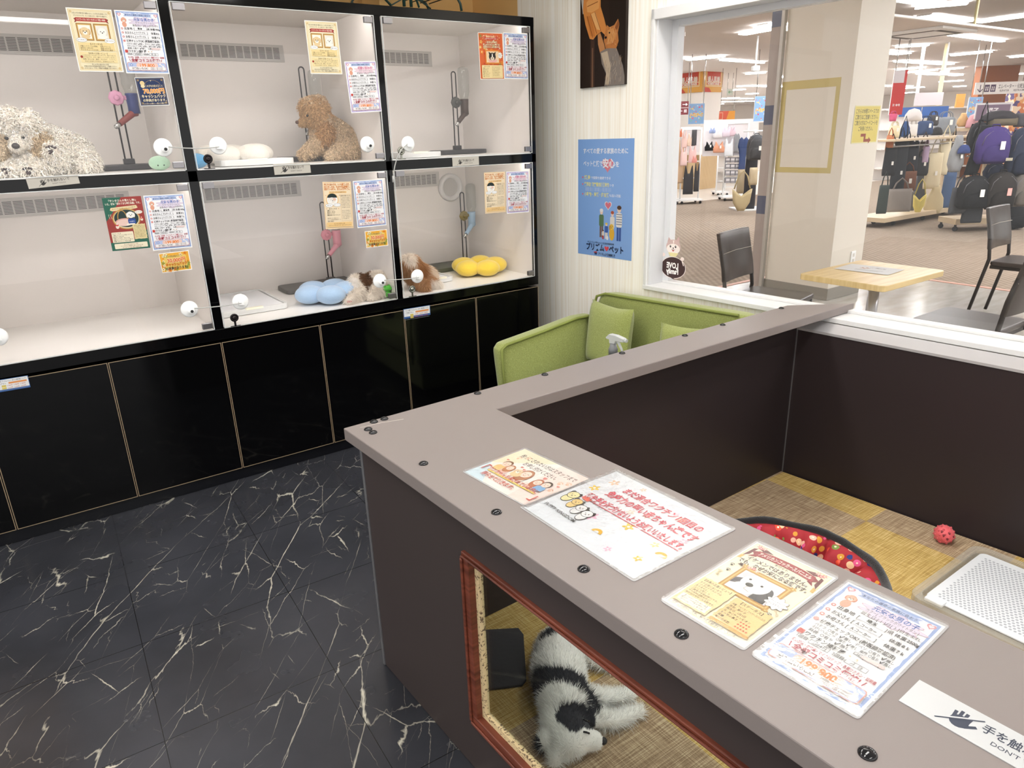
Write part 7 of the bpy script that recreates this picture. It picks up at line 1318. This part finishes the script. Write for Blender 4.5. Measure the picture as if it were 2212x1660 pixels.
bag('black waist bag with orange label on top of the backpack rack', 'dome', '#39363a', (2118, 238, 2200, 262), D2+.1, 'waist_bag', g3, d=.14)
bag('olive camouflage roll bag on top of the backpack rack', 'flat', '#6b6151', (2132, 255, 2196, 272), D2+.1, 'roll_bag', g3, d=.16)
bag('tan soft bag at the left of the far shelf', 'sack', '#cda878', (2068, 244, 2092, 274), 12.4, 'handbag', g3, d=.1)
bag('pink soft bag on the far shelf', 'dome', '#d6a3aa', (2088, 246, 2116, 276), 12.3, 'handbag', g3, d=.1)
bag('dark grey case at the top right edge of the rack', 'flat', '#57555a', (2194, 244, 2240, 274), D2+.1, 'case', g3, d=.16)
bag('beige crumpled pouch hanging under the far shelf', 'sack', '#bda695', (2080, 282, 2108, 312), 12.0, 'pouch', g3, d=.08)
near_far = Frame(2064, 276, 2122, 283, 12.45); t = thing('wall_shelf', 'pale shelf with tickets behind the grey handbag', 'shelf', near_far.c-np.array([0, 0, .02])); b = near_far.mb(); b.box((-near_far.w*.5, -.12, -near_far.h/2), (near_far.w*.6, .2, near_far.h/2)); b.build('board', m_beige, t); b = MB()
for i in (-1, 1): p = near_far.M @ Vector((i*near_far.w*.4, .1, 0)); b = MB(); b.box((p.x-.02, p.y-.02, .0005), (p.x+.02, p.y+.02, p.z-near_far.h/2)); b.build('leg', m_beige, t)
# racks of underwear and the display at the left
m_wr = mat('white_rack', '#efefee', rough=.4)
def cart(label, rect, D, rails, board=None):
    f = Frame(*rect, D); w, h = f.w, f.h; t = thing('garment_rack', label, 'rack', (f.c[0], f.c[1], 0)); fz0 = -f.c[2]
    for x in (-w/2, w/2): b = f.mb(); b.tube([(x, 0, fz0+.09), (x, 0, h/2)], .016, 8); b.build('upright', m_wr, t)
    for z in rails: b = f.mb(); b.tube([(-w/2, 0, h*(z-.5)), (w/2, 0, h*(z-.5))], .012, 8); b.build('rail', m_wr, t)
    b = f.mb(); b.box((-w/2-.05, -.22, fz0+.061), (w/2+.05, .22, fz0+.09)); b.build('base_frame', m_wr, t)
    for x in (-w/2, w/2):
        for y in (-.2, .2): b = f.mb(); b.ball((x, y, fz0+.0305), .03, 10, 8); b.build('caster', m_cas, t)
    if board:
        g = Frame(*board, D); b = MB(); b.M = g.M; b.box((-g.w/2, .02, -g.h/2), (g.w/2, .05, g.h/2)); b.build('peg_board', mat('pale_peg_board', '#ece8ea', rough=.6), t)
    return t
cart('white garment rack with camisoles at the window\'s left edge', (1447, 285, 1460, 436), 15.3, (.36, .62, .98)); cart('white garment rack with pink underwear before the orange sign column', (1472, 276, 1512, 420), 15.35, (.25, .5, .97), (1470, 274, 1512, 330))
cart('white ladder rack before the wooden slat wall', (1549, 330, 1568, 412), 17.0, (.25, .6, .95)); cart('white rack with folded packets left of the grey rucksack', (1566, 262, 1612, 422), 15.72, (.12, .25, .6, .97), (1520, 258, 1636, 336))
g4 = 'garments on the white racks'
def garment(label, kind, col, rect, D, name='garment', tagm=None): return bag(label, kind, col, rect, D, name, g4, handle=False, d=.05, cat='garment', tagm=tagm)
GA = [('white short top high at the window\'s left edge', 'top', '#e6e2e0', (1456, 280, 1468, 300)), ('beige long slip hanging at the left of the white rack', 'top', '#d8b795', (1463, 300, 1478, 396)), ('dusty purple top hanging beside the beige slip', 'top', '#a48b93', (1452, 322, 1465, 360)), ('black long skirt low at the window\'s left edge', 'flat', '#323136', (1450, 386, 1460, 422)), ('pale pink bra with straps, upper left on the rack', 'bra', '#edcdc5', (1472, 282, 1485, 320)), ('cream peach top in the middle of the rack', 'bra', '#ecd2bd', (1484, 288, 1500, 316)), ('black and white printed panel behind the peach top', 'flat', '#4d4c4f', (1494, 280, 1505, 315)), ('pink camisole below the peach top', 'top', '#f0cfcb', (1468, 318, 1486, 358)), ('light pink camisole with a dark print', 'top', '#efc7c4', (1486, 314, 1506, 352)), ('coral pink small garment low on the rack', 'bra', '#e79a8f', (1494, 336, 1506, 352)), ('black camisole, left of the two black ones', 'top', '#38373b', (1474, 358, 1500, 420)), ('black camisole, right of the two black ones', 'top', '#404044', (1498, 352, 1512, 414)), ('orange red small top at the upper left of the rack', 'bra', '#e0805a', (1466, 278, 1474, 296)),
      ('white bras on the display above the packets', 'bra', '#e9e7ea', (1540, 278, 1562, 298)), ('blue and white bra high on the display', 'bra', '#9fb0d8', (1532, 276, 1546, 288)), ('pale lilac bra high on the display', 'bra', '#e3d7e4', (1560, 274, 1580, 296)), ('pink tinted bra at the right of the display', 'bra', '#e6cbd6', (1576, 272, 1590, 294)), ('black bra with white tags on the display', 'bra', '#2a2a2d', (1522, 306, 1542, 326)), ('apricot orange bra with white tag on the display', 'bra', '#d99c7e', (1540, 306, 1566, 330)), ('white camisole with blue label on the display', 'top', '#e9edf2', (1563, 300, 1586, 338)),
      ('navy blue dress hanging beside the grey rucksack', 'dress', '#3a4a72', (1591, 296, 1618, 368)), ('grey short sleeved shirt left of the navy dress', 'dress', '#8f9196', (1584, 288, 1598, 330))]
for i, (l, kd, c, r) in enumerate(GA): garment(l, kd, c, r, 15.25-.012*i if i < 13 else (15.66-.012*(i-13)), tagm=m_tagw if i in (17, 18) else None)
g5 = 'packets on the display rack'; n_ = 0
for row, v in enumerate((340, 354, 368, 384)):
    for i in range(4):
        f = Frame(1566+i*10.5, v, 1575.5+i*10.5, v+11, 15.7); b = f.mb(); b.box((-f.w/2, -.05, -f.h/2), (f.w/2, .05, f.h/2)); b.box((-f.w*.4, -.052, -f.h*.1), (f.w*.4, -.0505, f.h*.3), 1); o = b.single('packet', [mat('grey_packet', '#8d8b90'), mat('packet_print', '#d7d5d8')], f.c-np.array([0, 0, f.h/2])); tag(o, 'grey folded packet stacked on the white display rack', 'packet', g5)
bag('dark grey rucksack hanging at the edge of the partition post', 'backpack', '#4a4a4c', (1614, 290, 1652, 346), 13.4, 'backpack', tagm=m_tagw, d=.2)
bag('sand coloured sling bag hanging low before the carpet', 'moon', '#b9a985', (1578, 396, 1626, 456), 13.0, 'sling_bag', strap='long', d=.16)
bag('khaki trousers like bag above the sand coloured sling bag', 'tote', '#a2937a', (1592, 366, 1608, 418), 13.3, 'sling_bag', handle=False, d=.07)
bag('black tall bag hanging behind the sand coloured sling bag', 'tote', '#35353a', (1606, 340, 1634, 456), 13.6, 'sling_bag', handle=False, strap='long', d=.1)
bag('beige bag with flap between black bags beside the post', 'tote', '#b8a88c', (1618, 362, 1636, 400), 13.2, 'sling_bag', handle=False, d=.1)
f = Frame(1600, 280, 1650, 452, 13.75); t = thing('bag_stand', 'white stand carrying the dark grey rucksack', 'rack', (f.c[0], f.c[1], 0)); b = f.mb(); b.tube([(0, 0, -f.c[2]+.02), (0, 0, f.h*.5)], .02, 8); b.build('post', m_wr, t); b = f.mb(); b.tube([(-f.w*.5, 0, f.h*.48), (f.w*.5, 0, f.h*.48)], .014, 8); b.build('cross_bar', m_wr, t); b = f.mb(); b.box((-.3, -.3, -f.c[2]+.001), (.3, .3, -f.c[2]+.025)); b.build('foot_plate', m_wr, t)
# sign column with slatted base
D3 = 19.0; f = Frame(1467, 137, 1556, 414, D3); w, h = f.w, f.h; fz_ = f.c[2]
m_sc_ = mat('white_column', '#efeae4', rough=.6); m_sl = mat('wood_slats', '#cfb389', rough=.6); k = NT(m_sl); wv = k.n('TexWave', wave_type='BANDS', i_Scale=9.0); k.l(k.obj(scale=(1, 1, 0)), wv.inputs['Vector']); k.l(k.ramp(wv.outputs['Fac'], [(.2, lin('#a88a62')), (.5, lin('#d6bb92'))]), k.b.inputs['Base Color'])
ang = math.radians(-38); RM = Matrix.Rotation(ang, 4, 'Z'); cM = Matrix.Translation((f.c[0]+FH[0]*.3, f.c[1]+FH[1]*.3, 0)) @ Matrix.Rotation(YAW-PI/2-ang*0+math.radians(40), 4, 'Z'); hw = .40
zs_ = at_d(1513, 200, D3)[2]; zw_ = at_d(1513, 334, D3)[2]
b = MB(); b.M = cM; b.box((-hw, -hw, zw_), (hw, hw, ZC)); struct(b.build('wall_sign_column', m_sc_)); b = MB(); b.M = cM; b.box((-hw, -hw, 0), (hw, hw, zw_)); struct(b.build('trim_7', m_sl))
def red_sign(w, h):
    s = Sheet(w, h, '#f2b455', thick=.02); H = s.H; s.poly([(0, 0), (60, 0), (45, 14), (0, 20)], '#e2793f'); s.poly([(0, H), (40, H), (28, H-12), (0, H-14)], '#d9503c'); s.frame(10, 14, 80, H-30, 2.5, '#fbe3c0'); s.rect(15, 19, 70, H-40, '#d9503c'); s.text('婦人肌着', 50, H*.56, 16, '#fdf3e4', 'c', .04, 64); s.rect(12, H*.64, 76, 2, '#fbe3c0'); s.text("WOMEN'S INNER", 50, H*.71, 9, '#fdf3e4', 'c', .04, 64); return s
zt_ = at_d(1513, 138, D3)[2]
for (ln, lx, ly, ex), l in ((((-hw-.03), -hw-.03, 0, (0, -1, 0)), 'orange and red WOMEN\'S INNER sign on the left face of the white column'), ((0, 0, -hw-.03, (1, 0, 0)), 'orange and red WOMEN\'S INNER sign on the right face of the white column')):
    c = cM @ Vector((lx, ly, (zs_+zt_)/2)); e = cM.to_3x3() @ Vector(ex); place(red_sign(2*hw, zt_-zs_), 'department_sign', l, 'sign', c, e, (0, 0, 1), group='department signs')
# hanging signs, banners and posters
def board(s, name, label, rect, D, group=None, wires=False, cat='sign'):
    f = Frame(*rect, D); t = thing(name, label, cat, (f.c[0], f.c[1], f.c[2]-f.h/2), group); sh = s(f.w, f.h); o = place(sh, 'printed_panel', None, None, f.c-FH*.012, RH, (0, 0, 1), parent=t); o.matrix_world = frame_matrix(f.c-FH*.012-np.array(t.location), RH, (0, 0, 1)); o.parent = t
    b = f.mb(); b.box((-f.w/2, -.006, -f.h/2), (f.w/2, .012, f.h/2)); b.build('backing', m_fix, t)
    if wires:
        for x in (-f.w*.42, f.w*.42): b = f.mb(); b.tube([(x, 0, f.h/2), (x, 0, ZC-f.c[2]-.001)], .008, 6); b.build('hanger', m_chr, t)
    return t
def party(w, h):
    s = Sheet(w, h, '#a9c9ee'); H = s.H; rg = random.Random(9); s.rect(3, 3, 94, H-6, '#8fb8e6')
    for i in range(30): s.ell(rg.uniform(8, 92), rg.uniform(6, H-6), rg.uniform(2, 6), rg.uniform(2, 6), rg.choice(['#e8617a', '#8ecf86', '#f6e08a', '#ffffff', '#f29a5c']), 10)
    s.text('バースデー祭', 50, H*.56, 20, '#f6b62e', 'c', .06, 90, out='#fff3c8', outw=.08); return s
board(party, 'sale_poster', 'light blue sale poster with balloons before the white column', (1487, 224, 1521, 268), 14.5, 'blue sale posters', True); board(party, 'sale_poster', 'light blue sale poster half behind the partition post', (1629, 208, 1662, 262), 14.0, 'blue sale posters', True); board(party, 'sale_poster', 'light blue sale poster left of the purple hat sign', (2090, 210, 2120, 254), 13.6, 'blue sale posters', True); board(party, 'sale_poster', 'light blue sale poster below the red banner beside the column', (1922, 222, 1946, 246), 13.0, 'blue sale posters', True)
def maroon(w, h): s = Sheet(w, h, '#7d2d33'); H = s.H; s.rect(0, H*.47, 100, 4, '#f1e8e2'); s.line([(45, H*.24), (80, H*.24)], 6, '#fff'); s.poly([(74, H*.12), (92, H*.24), (74, H*.36)], '#fff'); s.ell(22, H*.26, 9, 9, '#fff', 14); s.line([(20, H*.72), (46, H*.72)], 6, '#fff'); s.poly([(26, H*.62), (8, H*.72), (26, H*.84)], '#fff'); s.text('招', 72, H*.73, 24, '#fff', 'c', .03); return s
board(maroon, 'direction_sign', 'maroon direction sign with white arrows left of the blue poster', (1463, 219, 1487, 248), 16.2, None, True)
def blueban(w, h): s = Sheet(w, h, '#7f9ede'); s.text('花', 50, s.H*.35, 40, '#34508f', 'c', .02); s.text('ビ', 50, s.H*.6, 40, '#34508f', 'c', .02); return s
board(blueban, 'banner', 'tall blue banner at the window\'s left edge', (1447, 232, 1459, 290), 13.5, None, True)
def orb(w, h): s = Sheet(w, h, '#f0a541'); s.poly([(0, 0), (62, 0), (44, s.H), (0, s.H)], '#dd5f45'); s.frame(-2, 8, 26, s.H-16, 3, '#f8d9b8'); return s
board(orb, 'department_board', 'red and orange board right of the white column', (1553, 240, 1587, 261), 18.0, None, True)
def exits(w, h): s = Sheet(w, h, '#eef5ea'); H = s.H; s.line([(30, H/2), (78, H/2)], 8, '#3aa564'); s.line([(46, H*.3), (28, H/2), (46, H*.7)], 8, '#3aa564'); return s
board(exits, 'exit_sign', 'small white exit sign with a green arrow', (1570, 192, 1583, 206), 19.5, None, True)
def elev(w, h):
    s = Sheet(w, h, '#e3dcd6'); H = s.H; s.line([(10, H*.2), (10, H*.78)], 1.6, '#4d3550'); s.line([(5, H*.55), (10, H*.8), (15, H*.55)], 1.6, '#4d3550')
    for x in (18, 30): s.rect(x, H*.2, 10, H*.6, '#4d3550'); s.ell(x+3.2, H*.42, 1.2, 1.2, '#e3dcd6', 8); s.ell(x+6.8, H*.42, 1.2, 1.2, '#e3dcd6', 8); s.rect(x+2.3, H*.5, 1.8, H*.2, '#e3dcd6'); s.rect(x+5.9, H*.5, 1.8, H*.2, '#e3dcd6')
    s.text('エレベーター・化粧室', 71, H*.38, 8, '#4d4348', 'c', .012, 52); s.text('ELEVATOR', 58, H*.72, 4.2, '#4d4348', 'c', .02, 18); s.text('RESTROOM', 86, H*.72, 4.2, '#4d4348', 'c', .02, 20); return s
board(elev, 'direction_sign', 'long pale sign pointing to elevator and restroom', (2106, 177, 2216, 203), 14.5, None, True)
def hats(w, h): s = Sheet(w, h, '#ece8ea'); s.rect(2, 5, 93, s.H, '#8a7488'); s.text('帽子', 48, s.H*.52, 15, '#fbf6f8', 'c', .03); return s
board(hats, 'department_sign', 'purple hat department sign with white lettering', (2107, 222, 2184, 256), 12.2, 'department signs')
def blank(w, h): s = Sheet(w, h, '#ece4e8'); return s
board(blank, 'blank_sign', 'blank white panel hanging between white and cream straps', (1976, 200, 2036, 228), 14.0, None, False)
f = Frame(1976, 158, 1990, 228, 14.02); 
for l, u0, u1, v0, v1, c in (('white strap hanging left of the blank panel', 1981, 1988, 160, 204, '#f2eeee'), ('cream strap hanging right of the blank panel', 2028, 2037, 146, 228, '#efe2b4')):
    f = Frame(u0, v0, u1, v1, 14.05); b = f.mb(); b.box((-f.w/2, 0, -f.h/2), (f.w/2, .012, ZC-f.c[2]-.001)); tag(b.single('hanging_strap', mat('strap_'+c[1:], c, rough=.6), f.c), l, 'strap')
def redban(w, h): s = Sheet(w, h, '#d63a36'); H = s.H; s.rect(0, 0, 80, H*.28, '#f0e8ec'); s.text('祭 幸号', 45, H*.78, 16, '#ffffff', 'c', .03, 70); return s
board(redban, 'banner', 'red banner with a white top beside the column', (1926, 152, 1954, 248), 12.6, None, True)
for l, r, c in (('blue wall board, left part, above the bag rack', (1944, 232, 1990, 252), '#3a63a8'), ('blue wall board, right part, above the bag rack', (1993, 230, 2048, 254), '#3a63a8'), ('orange small board before the blue poster', (2066, 203, 2084, 232), '#e8a050')):
    f = Frame(*r, 17.0 if c[1] == '3' else 14.2); b = f.mb(); b.box((-f.w/2, 0, -f.h/2), (f.w/2, .03, f.h/2)); tag(b.single('wall_board', mat('board_'+c[1:], c, rough=.5), f.c), l, 'board')
f = Frame(2112, 184, 2192, 235, 20.0); b = f.mb(); b.box((-f.w/2, 0, -f.c[2]+.001), (f.w/2, .3, ZC-f.c[2]-.001)); struct(b.build('wall_wood_panel', mat('orange_wood_wall', '#9a5a30', rough=.35)))
f = Frame(2190, 195, 2260, 250, 16.0); b = f.mb(); b.box((-f.w/2, 0, -f.c[2]+.001), (f.w/2, .3, f.h/2)); m_ac = mat('autumn_print', '#c9a184', rough=.7); k = NT(m_ac); vo = k.n('TexVoronoi', i_Scale=14.0); k.l(k.obj(), vo.inputs['Vector']); hs = k.n('SeparateColor'); k.l(vo.outputs['Color'], hs.inputs[0]); k.l(k.ramp(hs.outputs[0], [(0, lin('#c9784e')), (.3, lin('#e6cdb2')), (.6, lin('#5c4f7a')), (.8, lin('#d99a63'))], 'CONSTANT'), k.b.inputs['Base Color']); struct(b.build('wall_patterned_panel', m_ac))
# cameras and spots under the ceiling
for l, u, v, D in (('white ceiling speaker box left of the partition post', 1632, 148, 12.0), ('white spotlight at the cream strap', 2040, 158, 13.8)):
    f = Frame(u-7, v-7, u+7, v+7, D); t = thing('ceiling_spot', l, 'spotlight', (f.c[0], f.c[1], ZC)); b = f.mb(); b.box((-f.w*.5, -.06, -f.h*.4), (f.w*.5, .06, f.h*.4)); b.build('housing', m_fix, t, bevel=.01); b = f.mb(); b.cyl((0, 0, f.h*.4), (0, 0, ZC-f.c[2]-.001), .015); b.build('stem', m_fix, t)
# pale shelving far behind the racks
for i, (u0, u1, v0, v1, D, l) in enumerate(((1440, 1470, 205, 405, 24.0, 'tall pale shelf far behind the left garment rack'), (1555, 1640, 262, 400, 21.0, 'white display wall far behind the packets'), (1900, 2110, 232, 330, 20.0, 'pale shelving far behind the bag rack'))):
    f = Frame(u0, v0, u1, v1, D); t = thing('store_shelf', l, 'shelf', (f.c[0], f.c[1], 0)); b = f.mb(); b.box((-f.w/2, .2, -f.c[2]+.001), (f.w/2, .24, f.h/2)); b.build('back_panel', mat('pale_shelf', '#e9e4df', rough=.6), t)
    for j in range(4): z = -f.c[2]+.3+(f.h/2+f.c[2]-.35)*j/3; b = f.mb(); b.box((-f.w/2, -.2, z), (f.w/2, .199, z+.03)); b.build('shelf_board', mat('pale_shelf', '#e9e4df'), t)
# sticker on the outside of the pane: its words read backwards from the shop
qs = [(1428, 508), (1484, 515), (1482, 605), (1428, 600)]; fw_ = lambda a, c: at_plane(a, c, WB-WN*.0985, WN); w_, h_ = quad_size(qs, fw_)
s = Sheet(w_, h_, '#43302f', thick=.0003); H = s.H; hp = lambda k: [(50+46*k*(16*math.sin(t_)**3)/16, H*.735-H*.26*k*(13*math.cos(t_)-5*math.cos(2*t_)-2*math.cos(3*t_)-math.cos(4*t_))/14) for t_ in [2*PI*i/40 for i in range(40)]]
s.poly([(23, H*.14), (28, H*.02), (40, H*.12)], '#caa9a4'); s.poly([(54, H*.10), (68, H*-.02), (70, H*.16)], '#caa9a4'); s.ell(47, H*.24, 28, H*.17, '#cdb0aa', 26); s.ell(47, H*.29, 26, H*.12, '#f3e6df', 24); s.poly([(44, H*.09), (50, H*.09), (48, H*.2)], '#f3e6df')
for x in (36, 56): s.ell(x, H*.235, 3.2, 4, '#2b2322', 12); s.ell(x+1, H*.225, 1, 1.2, '#ffffff', 8)
s.ell(47, H*.27, 2.6, 2, '#2b2322', 10); s.ell(47, H*.315, 4, 5, '#c46a62', 12, 0, PI); s.ring(43.5, H*.29, 3.5, 3.5, 1, '#2b2322', 10, 0, PI); s.ring(50.5, H*.29, 3.5, 3.5, 1, '#2b2322', 10, 0, PI)
s.poly([(28, H*.38), (68, H*.38), (58, H*.47), (36, H*.47)], '#e6d9a2'); s.ell(50, H*.735, 49, H*.262, '#e9dcd6', 40); s.ell(50, H*.735, 47, H*.25, '#43302f', 40); s.poly([(34, H*.95), (66, H*.95), (50, H*1.01)], '#43302f'); s.ell(10, H*.45, 7, H*.045, '#ecd9d2', 14); s.ell(84, H*.50, 7, H*.045, '#ecd9d2', 14); s.line([(84, H*.56), (90, H*.66)], 3, '#f3e6df')
s.text('LOVE', 47, H*.68, 21, '#fbf4f0', 'c', .04, 46, mirror=True); s.text('Family', 47, H*.82, 20, '#fbf4f0', 'c', .04, 48, mirror=True)
Vn, Fn, Cn = s.V, s.F, s.C
me = bpy.data.meshes.new('window_sticker'); me.from_pydata(Vn, [], Fn); me.materials.append(m_print); cols = {c: lin(c) for c in set(Cn)}; a_ = me.color_attributes.new('Col', 'FLOAT_COLOR', 'CORNER'); a_.data.foreach_set('color', np.repeat(np.array([cols[c] for c in Cn], dtype=np.float32), np.array([len(p) for p in Fn]), axis=0).ravel()); me.update()
o = bpy.data.objects.new('window_sticker', me); COL.objects.link(o); P = [np.array(fw_(*q)) for q in qs]; o.matrix_world = frame_matrix(sum(P)/4, WD, (0, 0, 1)); tag(o, 'sticker of a puppy over a brown heart on the window, lettering mirrored', 'sticker')
